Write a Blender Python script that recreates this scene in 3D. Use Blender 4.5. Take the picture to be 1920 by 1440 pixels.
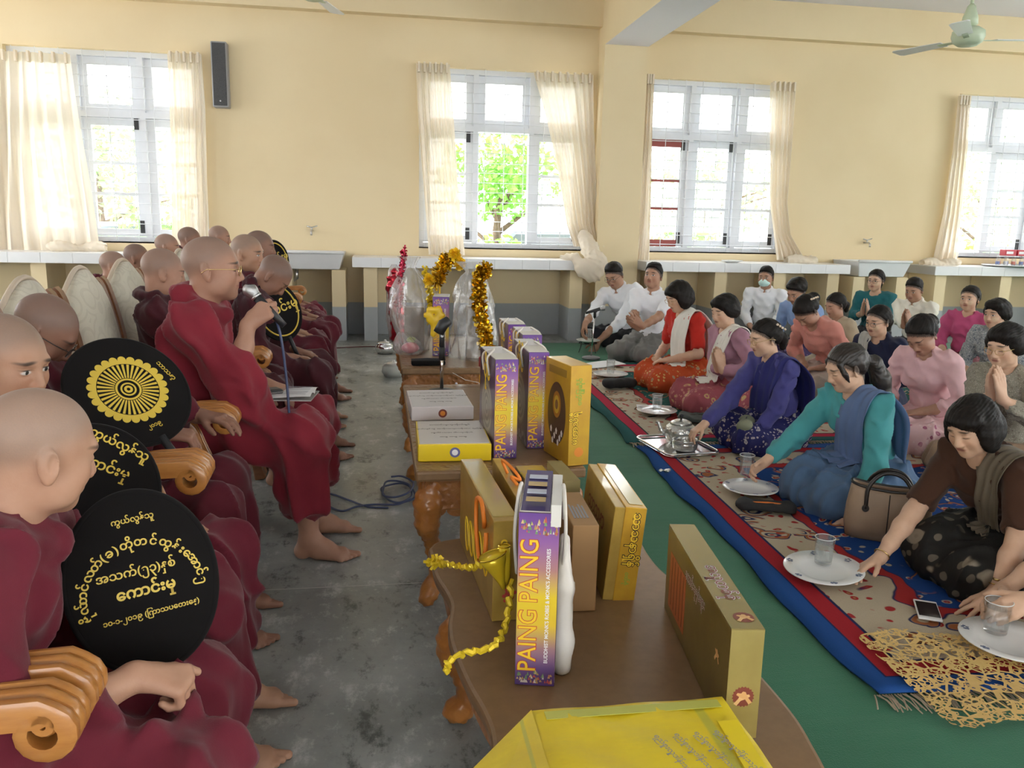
import bpy, bmesh, math, random
import numpy as np
from mathutils import Vector, Matrix

for _o in list(bpy.data.objects):
    bpy.data.objects.remove(_o)
SC = bpy.context.scene
COL = SC.collection
RAD = math.radians
rng = np.random.RandomState(7)
random.seed(7)

# ------------------------------------------------------------------ camera
FPX, CAMH = 1550.0, 1.25
_p, _y, _r = RAD(11.0), RAD(9.2), RAD(1.3)
_fw = np.array([math.sin(_y) * math.cos(_p), math.cos(_y) * math.cos(_p), -math.sin(_p)])
_rt = np.array([math.cos(_y), -math.sin(_y), 0.0])
_up = np.cross(_rt, _fw)
_rt2 = _rt * math.cos(_r) + _up * math.sin(_r)
_up2 = -_rt * math.sin(_r) + _up * math.cos(_r)
CR = np.stack([_rt2, _up2, _fw])
cam_d = bpy.data.cameras.new('camera')
cam_d.sensor_width = 36.0
cam_d.lens = 36.0 * FPX / 1920.0
cam_d.clip_start = 0.05
cam_d.clip_end = 300
cam = bpy.data.objects.new('camera', cam_d)
COL.objects.link(cam)
cam.matrix_world = Matrix(((_rt2[0], _up2[0], -_fw[0], 0), (_rt2[1], _up2[1], -_fw[1], 0),
                           (_rt2[2], _up2[2], -_fw[2], CAMH), (0, 0, 0, 1)))
SC.camera = cam


def pray(px, py):
    return CR.T @ np.array([(px - 960) / FPX, (720 - py) / FPX, 1.0])


def at_y(px, py, y):
    """world point on the plane of depth y that the photograph shows at this pixel"""
    d = pray(px, py)
    return d * (y / d[1]) + np.array([0, 0, CAMH])


def at_z(px, py, z=0.0):
    d = pray(px, py)
    return d * ((z - CAMH) / d[2]) + np.array([0, 0, CAMH])


# ------------------------------------------------------------------ sky and exposure
W = bpy.data.worlds.new('sky')
SC.world = W
W.use_nodes = True
_nt = W.node_tree
_bg = _nt.nodes['Background']
_bg.inputs[0].default_value = (0.93, 0.97, 1.0, 1)
_bg.inputs[1].default_value = 2.0
SC.view_settings.view_transform = 'Standard'
SC.view_settings.look = 'None'
SC.view_settings.gamma = 1.0
SC.view_settings.use_curve_mapping = False
SC.view_settings.exposure = 2.3
SC.cycles.max_bounces = 8
SC.cycles.diffuse_bounces = 5
SC.cycles.transparent_max_bounces = 24
SC.cycles.transmission_bounces = 8
SC.cycles.caustics_reflective = False
SC.cycles.caustics_refractive = False
SC.cycles.sample_clamp_indirect = 6.0
try:
    SC.cycles.use_denoising = True
except Exception:
    pass


# ------------------------------------------------------------------ node helper
class NT:
    def __init__(s, name):
        s.mat = bpy.data.materials.new(name)
        s.mat.use_nodes = True
        s.t = s.mat.node_tree
        s.b = s.t.nodes['Principled BSDF']
        s.out = s.t.nodes['Material Output']

    def node(s, kind, **kw):
        n = s.t.nodes.new('ShaderNode' + kind)
        for k, v in kw.items():
            setattr(n, k, v)
        return n

    def put(s, sock, v):
        if isinstance(v, (int, float)):
            sock.default_value = v
        elif isinstance(v, (tuple, list)):
            sock.default_value = tuple(v) if len(v) == len(sock.default_value) else tuple(v) + (1,)
        else:
            s.t.links.new(v, sock)

    def m(s, op, a, b=0.0, c=0.0):
        n = s.node('Math', operation=op)
        s.put(n.inputs[0], a)
        s.put(n.inputs[1], b)
        s.put(n.inputs[2], c)
        return n.outputs[0]

    def step(s, v, a, b):
        n = s.node('MapRange', interpolation_type='SMOOTHSTEP')
        s.put(n.inputs[0], v)
        n.inputs[1].default_value = a
        n.inputs[2].default_value = b
        return n.outputs[0]

    def mix(s, f, a, b, mode='MIX'):
        n = s.node('Mix', data_type='RGBA', blend_type=mode)
        s.put(n.inputs[0], f)
        s.put(n.inputs[6], a)
        s.put(n.inputs[7], b)
        return n.outputs[2]

    def xyz(s, vec):
        n = s.node('SeparateXYZ')
        s.t.links.new(vec, n.inputs[0])
        return n.outputs

    def co(s, kind='Object'):
        return s.node('TexCoord').outputs[kind]

    def noise(s, scale, detail=3.0, rough=0.55, vec=None, out=0, stretch=None):
        n = s.node('TexNoise')
        n.inputs['Scale'].default_value = scale
        n.inputs['Detail'].default_value = detail
        n.inputs['Roughness'].default_value = rough
        v = vec if vec is not None else s.co()
        if stretch:
            mp = s.node('Mapping')
            mp.inputs['Scale'].default_value = stretch
            s.t.links.new(v, mp.inputs[0])
            v = mp.outputs[0]
        s.t.links.new(v, n.inputs['Vector'])
        return n.outputs[out]

    def voro(s, scale, feature='F1', out='Distance', vec=None, rnd=1.0):
        n = s.node('TexVoronoi', feature=feature)
        n.inputs['Scale'].default_value = scale
        n.inputs['Randomness'].default_value = rnd
        s.t.links.new(vec if vec is not None else s.co(), n.inputs['Vector'])
        return n.outputs[out]

    def bump(s, h, strength=0.3, dist=0.01):
        n = s.node('Bump')
        n.inputs['Strength'].default_value = strength
        n.inputs['Distance'].default_value = dist
        s.t.links.new(h, n.inputs['Height'])
        s.t.links.new(n.outputs[0], s.b.inputs['Normal'])

    def set(s, **kw):
        names = dict(col='Base Color', rough='Roughness', metal='Metallic', spec='Specular IOR Level', sheen='Sheen Weight',
                     sss='Subsurface Weight', alpha='Alpha', trans='Transmission Weight', ior='IOR', coat='Coat Weight',
                     emit='Emission Color', estr='Emission Strength')
        for k, v in kw.items():
            s.put(s.b.inputs[names[k]], v)
        return s


_cache = {}


def mat(name, col, rough=0.6, metal=0.0, var=0.0, vscale=8.0, bump=0.0, bscale=200.0, bdist=0.004, spec=0.5, coat=0.0, stretch=None, col2=None, sheen=0.0):
    if name in _cache:
        return _cache[name]
    n = NT(name)
    n.set(rough=rough, metal=metal, spec=spec, coat=coat, sheen=sheen)
    if var > 0 or col2:
        f = n.noise(vscale, stretch=stretch)
        f = n.step(f, 0.3, 0.7)
        c2 = col2 or tuple(c * (1 - var) for c in col)
        n.set(col=n.mix(f, col, c2))
    else:
        n.set(col=col)
    if bump > 0:
        n.bump(n.noise(bscale, stretch=stretch), bump, bdist)
    _cache[name] = n.mat
    return n.mat


def srgb(r, g, b):
    def f(c):
        c /= 255.0
        return c / 12.92 if c <= 0.04045 else ((c + 0.055) / 1.055) ** 2.4
    return (f(r), f(g), f(b))


# ------------------------------------------------------------------ mesh helpers
class MB:
    """collects polygons of one mesh"""
    def __init__(s):
        s.v = []
        s.f = []

    def add(s, v, f):
        o = len(s.v)
        s.v += [tuple(map(float, p)) for p in v]
        s.f += [tuple(int(i) + o for i in q) for q in f]
        return s

    def box(s, lo, hi, M=None):
        x0, y0, z0 = lo
        x1, y1, z1 = hi
        v = [(x0, y0, z0), (x1, y0, z0), (x1, y1, z0), (x0, y1, z0), (x0, y0, z1), (x1, y0, z1), (x1, y1, z1), (x0, y1, z1)]
        if M is not None:
            v = [tuple(M @ Vector(p)) for p in v]
        return s.add(v, [(0, 3, 2, 1), (4, 5, 6, 7), (0, 1, 5, 4), (1, 2, 6, 5), (2, 3, 7, 6), (3, 0, 4, 7)])

    def tube(s, pts, r, n=8, closed=False, cap=True):
        pts = [np.array(p, float) for p in pts]
        m = len(pts)
        rr = r if isinstance(r, (list, tuple, np.ndarray)) else [r] * m
        v = []
        prev = None
        for i, p in enumerate(pts):
            if closed:
                t = pts[(i + 1) % m] - pts[i - 1]
            else:
                t = pts[min(i + 1, m - 1)] - pts[max(i - 1, 0)]
            t = t / (np.linalg.norm(t) + 1e-9)
            if prev is None:
                a = np.array([0, 0, 1.0]) if abs(t[2]) < 0.9 else np.array([1.0, 0, 0])
            else:
                a = prev
            u = a - t * np.dot(a, t)
            u /= np.linalg.norm(u) + 1e-9
            prev = u
            w = np.cross(t, u)
            for k in range(n):
                an = 2 * math.pi * k / n
                v.append(p + rr[i] * (u * math.cos(an) + w * math.sin(an)))
        f = []
        for i in range(m if closed else m - 1):
            for k in range(n):
                a, b = i * n + k, i * n + (k + 1) % n
                c, d = ((i + 1) % m) * n + (k + 1) % n, ((i + 1) % m) * n + k
                f.append((a, b, c, d))
        if cap and not closed:
            f.append(tuple(range(n - 1, -1, -1)))
            f.append(tuple((m - 1) * n + k for k in range(n)))
        return s.add(v, f)

    def lathe(s, prof, n=24, c=(0, 0, 0), M=None):
        v = []
        for r, z in prof:
            for k in range(n):
                a = 2 * math.pi * k / n
                p = Vector((r * math.cos(a), r * math.sin(a), z))
                if M is not None:
                    p = M @ p
                v.append((p[0] + c[0], p[1] + c[1], p[2] + c[2]))
        f = []
        for i in range(len(prof) - 1):
            for k in range(n):
                f.append((i * n + k, i * n + (k + 1) % n, (i + 1) * n + (k + 1) % n, (i + 1) * n + k))
        if prof[0][0] > 1e-6:
            f.append(tuple(range(n - 1, -1, -1)))
        if prof[-1][0] > 1e-6:
            f.append(tuple((len(prof) - 1) * n + k for k in range(n)))
        return s.add(v, f)

    def prism(s, poly, z0, z1, M=None):
        n = len(poly)
        v = [(x, y, z0) for x, y in poly] + [(x, y, z1) for x, y in poly]
        if M is not None:
            v = [tuple(M @ Vector(p)) for p in v]
        f = [tuple(range(n - 1, -1, -1)), tuple(range(n, 2 * n))]
        f += [(i, (i + 1) % n, n + (i + 1) % n, n + i) for i in range(n)]
        return s.add(v, f)

    def ribbon(s, pts, width, thick, prof=None, axis=(0, 1, 0)):
        """sweep a flat bar (width along axis) along pts; prof = list of (w -1..1, t 0..1) round the section"""
        ax = np.array(axis, float)
        pts = [np.array(p, float) for p in pts]
        m = len(pts)
        if prof is None:
            prof = [(-1, 0), (1, 0), (1, 1), (-1, 1)]
        n = len(prof)
        v = []
        for i, p in enumerate(pts):
            t = pts[min(i + 1, m - 1)] - pts[max(i - 1, 0)]
            t /= np.linalg.norm(t) + 1e-9
            nn = np.cross(t, ax)
            wd = width[i] if isinstance(width, (list, tuple, np.ndarray)) else width
            th = thick[i] if isinstance(thick, (list, tuple, np.ndarray)) else thick
            for a, b in prof:
                v.append(p + ax * (a * wd / 2) + nn * ((b - 0.5) * th))
        f = []
        for i in range(m - 1):
            for k in range(n):
                f.append((i * n + k, (i + 1) * n + k, (i + 1) * n + (k + 1) % n, i * n + (k + 1) % n))
        f.append(tuple(range(n)))
        f.append(tuple((m - 1) * n + k for k in range(n - 1, -1, -1)))
        return s.add(v, f)

    def obj(s, name, m, parent=None, smooth=False, bevel=0.0, auto=None):
        me = bpy.data.meshes.new(name)
        me.from_pydata(s.v, [], s.f)
        me.update()
        if smooth:
            me.polygons.foreach_set('use_smooth', [True] * len(me.polygons))
        o = bpy.data.objects.new(name, me)
        COL.objects.link(o)
        if m is not None:
            me.materials.append(m)
        if parent is not None:
            o.parent = parent
        if smooth and auto:
            md = o.modifiers.new('edges', 'EDGE_SPLIT')
            md.split_angle = RAD(auto)
        if bevel > 0:
            md = o.modifiers.new('bevel', 'BEVEL')
            md.width = bevel
            md.segments = 2
            md.limit_method = 'ANGLE'
        return o


def tag(o, label=None, cat=None, group=None, kind=None):
    if label:
        o['label'] = label
    if cat:
        o['category'] = cat
    if group:
        o['group'] = group
    if kind:
        o['kind'] = kind
    return o


def empty(name, loc=(0, 0, 0), rz=0.0, label=None, cat=None, group=None):
    o = bpy.data.objects.new(name, None)
    o.empty_display_size = 0.1
    COL.objects.link(o)
    o.location = loc
    o.rotation_euler = (0, 0, rz)
    return tag(o, label, cat, group)


def copy_tree(o, parent=None):
    c = o.copy()
    COL.objects.link(c)
    c.parent = parent
    for ch in list(o.children):
        copy_tree(ch, c)
    return c


def np_obj(name, V, Q, m, parent=None, attr=None, smooth=True):
    me = bpy.data.meshes.new(name)
    V = np.asarray(V, np.float32)
    Q = np.asarray(Q, np.int32)
    me.vertices.add(len(V))
    me.vertices.foreach_set('co', V.ravel())
    me.loops.add(Q.size)
    me.loops.foreach_set('vertex_index', Q.ravel())
    me.polygons.add(len(Q))
    me.polygons.foreach_set('loop_start', np.arange(0, Q.size, Q.shape[1], dtype=np.int32))
    me.polygons.foreach_set('use_smooth', np.full(len(Q), smooth))
    me.update(calc_edges=True)
    me.validate()
    if attr is not None:
        a = me.attributes.new('hp', 'FLOAT_VECTOR', 'POINT')
        a.data.foreach_set('vector', np.asarray(attr, np.float32).ravel())
    if m is not None:
        me.materials.append(m)
    o = bpy.data.objects.new(name, me)
    COL.objects.link(o)
    if parent is not None:
        o.parent = parent
    return o


# ------------------------------------------------------------------ implicit surfaces
class SDF:
    def __init__(s, lo, hi, h):
        s.lo = np.array(lo, float)
        s.h = h
        s.n = (np.ceil((np.array(hi, float) - s.lo) / h).astype(int) + 1)
        s.F = np.full(s.n, 1.0, np.float32)
        s.ax = [(s.lo[i] + h * np.arange(s.n[i])).astype(np.float32) for i in range(3)]

    def _g(s, lo, hi, m):
        sl = []
        for i in range(3):
            a = max(0, int((lo[i] - m - s.lo[i]) / s.h))
            b = min(s.n[i], int((hi[i] + m - s.lo[i]) / s.h) + 2)
            if b <= a:
                return None, None
            sl.append(slice(a, b))
        g = (s.ax[0][sl[0]][:, None, None], s.ax[1][sl[1]][None, :, None], s.ax[2][sl[2]][None, None, :])
        return tuple(sl), g

    def _put(s, sl, d, k, sub):
        A = s.F[sl]
        if sub:
            d = -d
            hh = np.maximum(k - np.abs(A - d), 0) / k
            s.F[sl] = np.maximum(A, d) + hh * hh * (k * 0.25)
        else:
            hh = np.maximum(k - np.abs(A - d), 0) / k
            s.F[sl] = np.minimum(A, d) - hh * hh * (k * 0.25)

    def cap(s, a, b, ra, rb=None, k=0.02, sub=False, flat=None):
        rb = ra if rb is None else rb
        a = np.array(a, float)
        b = np.array(b, float)
        r = max(ra, rb)
        sl, g = s._g(np.minimum(a, b) - r, np.maximum(a, b) + r, k + 0.03)
        if sl is None:
            return s
        ba = b - a
        L2 = float(ba @ ba) + 1e-12
        px, py, pz = g[0] - a[0], g[1] - a[1], g[2] - a[2]
        t = np.clip((px * ba[0] + py * ba[1] + pz * ba[2]) / L2, 0, 1)
        d = np.sqrt((px - t * ba[0]) ** 2 + (py - t * ba[1]) ** 2 + (pz - t * ba[2]) ** 2) - (ra + (rb - ra) * t)
        s._put(sl, d.astype(np.float32), k, sub)
        return s

    def chain(s, pts, rs, k=0.02):
        for i in range(len(pts) - 1):
            s.cap(pts[i], pts[i + 1], rs[i], rs[i + 1], k)
        return s

    def ell(s, c, r, k=0.02, M=None, sub=False):
        c = np.array(c, float)
        r = np.array(r, float)
        R = r.max()
        ex = r if M is None else np.array([R, R, R])
        sl, g = s._g(c - ex, c + ex, k + 0.03)
        if sl is None:
            return s
        p = [g[0] - c[0], g[1] - c[1], g[2] - c[2]]
        if M is not None:
            p = [M[0][i] * p[0] + M[1][i] * p[1] + M[2][i] * p[2] for i in range(3)]
        k0 = np.sqrt((p[0] / r[0]) ** 2 + (p[1] / r[1]) ** 2 + (p[2] / r[2]) ** 2)
        k1 = np.sqrt((p[0] / r[0] ** 2) ** 2 + (p[1] / r[1] ** 2) ** 2 + (p[2] / r[2] ** 2) ** 2) + 1e-6
        d = k0 * (k0 - 1.0) / k1
        s._put(sl, d.astype(np.float32), k, sub)
        return s

    def plane(s, n, d0, k=0.01):
        """keep the side where n.p < d0"""
        n = np.array(n, float)
        d = s.ax[0][:, None, None] * n[0] + s.ax[1][None, :, None] * n[1] + s.ax[2][None, None, :] * n[2] - d0
        hh = np.maximum(k - np.abs(s.F - d), 0) / k
        s.F = (np.maximum(s.F, d) + hh * hh * (k * 0.25)).astype(np.float32)
        return s

    def sample(s, P):
        q = (P - s.lo) / s.h
        i = np.clip(np.floor(q).astype(int), 0, s.n - 2)
        t = np.clip(q - i, 0, 1)
        out = 0
        for a in (0, 1):
            for b in (0, 1):
                for c in (0, 1):
                    w = (t[:, 0] if a else 1 - t[:, 0]) * (t[:, 1] if b else 1 - t[:, 1]) * (t[:, 2] if c else 1 - t[:, 2])
                    out = out + w * s.F[i[:, 0] + a, i[:, 1] + b, i[:, 2] + c]
        inside = np.all((q >= 0) & (q <= s.n - 1), axis=1)
        return np.where(inside, out, 1.0)

    def mesh(s):
        F = s.F
        S = F < 0
        cnt = np.zeros(tuple(np.array(S.shape) - 1), np.uint8)
        for a in (0, 1):
            for b in (0, 1):
                for c in (0, 1):
                    cnt += S[a:S.shape[0] - 1 + a, b:S.shape[1] - 1 + b, c:S.shape[2] - 1 + c]
        act = (cnt > 0) & (cnt < 8)
        I = np.argwhere(act)
        if len(I) == 0:
            return np.zeros((0, 3)), np.zeros((0, 4), int)
        ID = np.full(act.shape, -1, np.int32)
        ID[act] = np.arange(len(I))
        acc = np.zeros((len(I), 3))
        num = np.zeros(len(I))
        E = np.eye(3, dtype=int)
        for ax in range(3):
            o1, o2 = [i for i in range(3) if i != ax]
            for a in (0, 1):
                for b in (0, 1):
                    off = E[o1] * a + E[o2] * b
                    p0 = I + off
                    p1 = p0 + E[ax]
                    f0 = F[p0[:, 0], p0[:, 1], p0[:, 2]]
                    f1 = F[p1[:, 0], p1[:, 1], p1[:, 2]]
                    mk = (f0 < 0) != (f1 < 0)
                    t = f0[mk] / (f0[mk] - f1[mk])
                    acc[mk] += off + t[:, None] * E[ax]
                    num[mk] += 1
        V = s.lo + s.h * (I + acc / num[:, None])
        Q = []
        for ax in range(3):
            o1, o2 = (ax + 1) % 3, (ax + 2) % 3
            A = np.swapaxes(S, 0, ax) if ax else S
            sl0 = [slice(None)] * 3
            sl1 = [slice(None)] * 3
            sl0[ax] = slice(0, -1)
            sl1[ax] = slice(1, None)
            ch = S[tuple(sl0)] != S[tuple(sl1)]
            ins = S[tuple(sl0)]
            e = np.argwhere(ch)
            ok = (e[:, o1] > 0) & (e[:, o2] > 0) & (e[:, o1] < S.shape[o1] - 1) & (e[:, o2] < S.shape[o2] - 1)
            e = e[ok]
            fl = ins[e[:, 0], e[:, 1], e[:, 2]]
            c = []
            for a, b in ((1, 1), (0, 1), (0, 0), (1, 0)):
                q = e - E[o1] * a - E[o2] * b
                c.append(ID[q[:, 0], q[:, 1], q[:, 2]])
            q = np.stack(c, 1)
            q[~fl] = q[~fl][:, ::-1]
            Q.append(q)
        Q = np.concatenate(Q)
        Q = Q[(Q >= 0).all(1)]
        return V, Q


def vnormals(V, Q):
    a, b, c, d = (V[Q[:, i]] for i in range(4))
    n = np.cross(c - a, d - b)
    N = np.zeros_like(V)
    for i in range(4):
        np.add.at(N, Q[:, i], n)
    return N / (np.linalg.norm(N, axis=1, keepdims=True) + 1e-9)


def join(parts):
    Vs, Qs, o = [], [], 0
    for V, Q in parts:
        if len(V) == 0:
            continue
        Vs.append(V)
        Qs.append(Q + o)
        o += len(V)
    return np.concatenate(Vs), np.concatenate(Qs)


def unit(v):
    v = np.array(v, float)
    return v / (np.linalg.norm(v) + 1e-9)


def rot(axis, a):
    return np.array(Matrix.Rotation(a, 3, Vector(axis)))


def wob(P, seed, f):
    """smooth pseudo noise of points"""
    r = np.random.RandomState(seed)
    o = 0
    for k in range(4):
        d = r.normal(size=3)
        d /= np.linalg.norm(d)
        o = o + np.sin(P @ (d * f * (1 + 0.5 * k)) + r.rand() * 6.28) / (1 + 0.5 * k)
    return o / 2.2


def folds(V, N, amp, seed, dirs, f):
    """cloth folds: ridged waves along the given direction, bent by noise"""
    w = wob(V, seed, f * 0.22)
    r = np.random.RandomState(seed + 5)
    out = 0
    for k, d in enumerate(dirs):
        ph = V @ (np.array(d, float) * f) + 2.4 * w + r.rand() * 6.28
        m = 0.5 + 0.5 * wob(V, seed + 11 + k, f * 0.16)
        out = out + (1 - 2.0 * np.abs(np.sin(ph * 0.5)) ** 1.35) * np.clip(m, 0, 1.2)
    return V + N * (amp * np.where(out < 0, out * 0.35, out))[:, None]


def catmull(P, n):
    P = [np.array(p, float) for p in P]
    Q = [2 * P[0] - P[1]] + P + [2 * P[-1] - P[-2]]
    out = []
    m = len(P) - 1
    for i in range(n):
        u = i / (n - 1) * m
        k = min(int(u), m - 1)
        t = u - k
        a, b, c, d = Q[k], Q[k + 1], Q[k + 2], Q[k + 3]
        out.append(0.5 * (2 * b + (c - a) * t + (2 * a - 5 * b + 4 * c - d) * t * t + (3 * b - a - 3 * c + d) * t ** 3))
    return np.array(out)
# ================================================================== ROOM
YW = 9.30          # face of the back wall
CEIL = 3.72


def wall_paint(name, dado=0.0):
    n = NT(name)
    z = n.xyz(n.node('NewGeometry').outputs['Position'])[2]
    big = n.step(n.noise(0.8, 4.0), 0.35, 0.7)
    c = n.mix(big, (0.755, 0.625, 0.40), (0.715, 0.58, 0.36))
    c = n.mix(n.m('MULTIPLY', n.step(n.noise(9.0, 5.0), 0.6, 0.8), 0.12), c, (0.70, 0.56, 0.36))
    if dado > 0:
        c = n.mix(n.step(z, dado + 0.004, dado - 0.004), c, n.mix(n.noise(6.0), (0.36, 0.38, 0.39), (0.42, 0.44, 0.45)))
    n.set(col=c, rough=0.75, spec=0.25)
    n.bump(n.noise(60.0, 4.0), 0.08, 0.004)
    return n.mat


M_WALL = wall_paint('cream_wall_paint', 0.355)
M_PLASTER = wall_paint('cream_plaster')
M_CEIL = mat('ceiling_white', (0.78, 0.76, 0.80), 0.85)
M_WHITE = mat('white_gloss_paint', (0.74, 0.76, 0.80), 0.45, var=0.06, vscale=5)
M_REDPAINT = mat('red_oxide_paint', (0.28, 0.05, 0.04), 0.5)
M_TILE = mat('white_glazed_tile', (0.78, 0.79, 0.80), 0.25, var=0.05, vscale=4)
M_GROUT = mat('grey_grout', (0.45, 0.45, 0.45), 0.9)
M_BLACK = mat('black_plastic', (0.02, 0.02, 0.022), 0.45)
M_STEEL = mat('brushed_steel', (0.55, 0.55, 0.55), 0.3, metal=1.0)
M_CHROME = mat('chrome', (0.75, 0.75, 0.75), 0.12, metal=1.0)


def floor_mat():
    n = NT('polished_cement')
    a = n.noise(2.2, 6.0, 0.62)
    b = n.noise(7.5, 7.0, 0.76, stretch=(1.0, 0.6, 1.0))
    c = n.mix(n.step(a, 0.30, 0.70), (0.20, 0.215, 0.205), (0.35, 0.365, 0.345))
    c = n.mix(n.step(b, 0.52, 0.70), c, (0.54, 0.55, 0.53))
    c = n.mix(n.step(b, 0.47, 0.33), c, (0.06, 0.068, 0.064))
    c = n.mix(n.m('MULTIPLY', n.step(n.noise(26.0, 3.0), 0.66, 0.74), 0.5), c, (0.50, 0.50, 0.47))
    n.set(col=c, rough=n.m('ADD', 0.20, n.m('MULTIPLY', a, 0.3)), spec=0.45)
    n.bump(n.noise(90.0, 3.0), 0.06, 0.003)
    return n.mat


tag(MB().box((-6.0, -5.0, -0.12), (10.6, 9.6, 0.0)).obj('floor', floor_mat()), kind='structure')
# the joint between two pours of the cement
tag(MB().box((-1.2, 2.733, 0.0005), (0.9, 2.737, 0.0012)).obj('floor_joint', mat('pale_joint', (0.5, 0.5, 0.48), 0.7), bpy.data.objects['floor']))
tag(MB().box((-6.0, -5.0, CEIL), (10.6, 9.6, CEIL + 0.12)).obj('ceiling', M_CEIL), kind='structure')

WINS = [(-3.65, -1.78), (0.43, 2.30), (2.95, 4.70), (6.79, 8.60)]
WZ0, WZ1 = 0.97, 2.87
b = MB()
xs = [-6.0] + [v for w in WINS for v in w] + [10.6]
for i in range(0, len(xs), 2):
    b.box((xs[i], YW, 0), (xs[i + 1], YW + 0.26, CEIL))
for x0, x1 in WINS:
    b.box((x0, YW, 0), (x1, YW + 0.26, WZ0))
    b.box((x0, YW, WZ1), (x1, YW + 0.26, CEIL))
tag(b.obj('wall_back', M_WALL), kind='structure')
b = MB()
b.box((-6.2, -5.0, 0), (-6.0, 9.56, 0.95))
b.box((-6.2, -5.0, 2.87), (-6.0, 9.56, CEIL))
for y0, y1 in ((-5.0, 3.0), (5.0, 6.4), (8.6, 9.56)):  # unseen window gaps, added here to brighten the back of the room
    b.box((-6.2, y0, 0.95), (-6.0, y1, 2.87))
tag(b.obj('wall_left', M_WALL), kind='structure')
b = MB()
b.box((10.6, -5.0, 0), (10.8, 9.56, 0.95))
b.box((10.6, -5.0, 2.87), (10.8, 9.56, CEIL))
for y0, y1 in ((-5.0, -4.4), (-2.4, -1.2), (0.8, 2.0), (4.0, 5.2), (7.2, 9.56)):
    b.box((10.6, y0, 0.95), (10.8, y1, 2.87))
tag(b.obj('wall_right', M_WALL), kind='structure')
# unseen wall behind the camera, its openings added and sized to tune the light
b = MB()
b.box((-6.0, -5.2, 0), (10.6, -5.0, 1.1))
b.box((-6.0, -5.2, 2.5), (10.6, -5.0, CEIL))
for x0 in (-6.0, -2.9, 0.3, 3.5, 6.7, 10.2):
    b.box((x0, -5.2, 1.1), (x0 + 0.4, -5.0, 2.5))
tag(b.obj('wall_front', M_WALL), kind='structure')
# column with the beam it carries, and the ledge beam along the back wall
tag(MB().box((2.385, 9.05, 0), (2.865, YW, 3.14)).obj('wall_column', M_WALL), kind='structure')
bo = MB()
bo.box((2.385, -5.0, 3.14), (2.865, YW, CEIL))
bb = bo.obj('ceiling_beam', M_PLASTER)
bb.data.materials.append(M_CEIL)
for p in bb.data.polygons:
    if p.normal.z < -0.5:
        p.material_index = 1
tag(bb, kind='structure')
tag(MB().box((-6.0, 9.17, 3.34), (2.385, YW, CEIL)).obj('trim_1', M_PLASTER), kind='structure')
tag(MB().box((2.865, 9.17, 3.34), (10.6, YW, CEIL)).obj('trim_2', M_PLASTER), kind='structure')

# ---- windows
M_GLASS = NT('window_glass')
_tr = M_GLASS.node('BsdfTransparent')
_gl = M_GLASS.node('BsdfGlossy')
_gl.inputs['Roughness'].default_value = 0.02
_ms = M_GLASS.node('MixShader')
_ms.inputs[0].default_value = 0.06
M_GLASS.t.links.new(_tr.outputs[0], _ms.inputs[1])
M_GLASS.t.links.new(_gl.outputs[0], _ms.inputs[2])
M_GLASS.t.links.new(_ms.outputs[0], M_GLASS.out.inputs[0])
M_GLASS = M_GLASS.mat


def frame_box(b, x0, x1, z0, z1, y0, y1, w):
    b.box((x0, y0, z0), (x0 + w, y1, z1))
    b.box((x1 - w, y0, z0), (x1, y1, z1))
    b.box((x0 + w, y0, z0), (x1 - w, y1, z0 + w))
    b.box((x0 + w, y0, z1 - w), (x1 - w, y1, z1))


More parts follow.
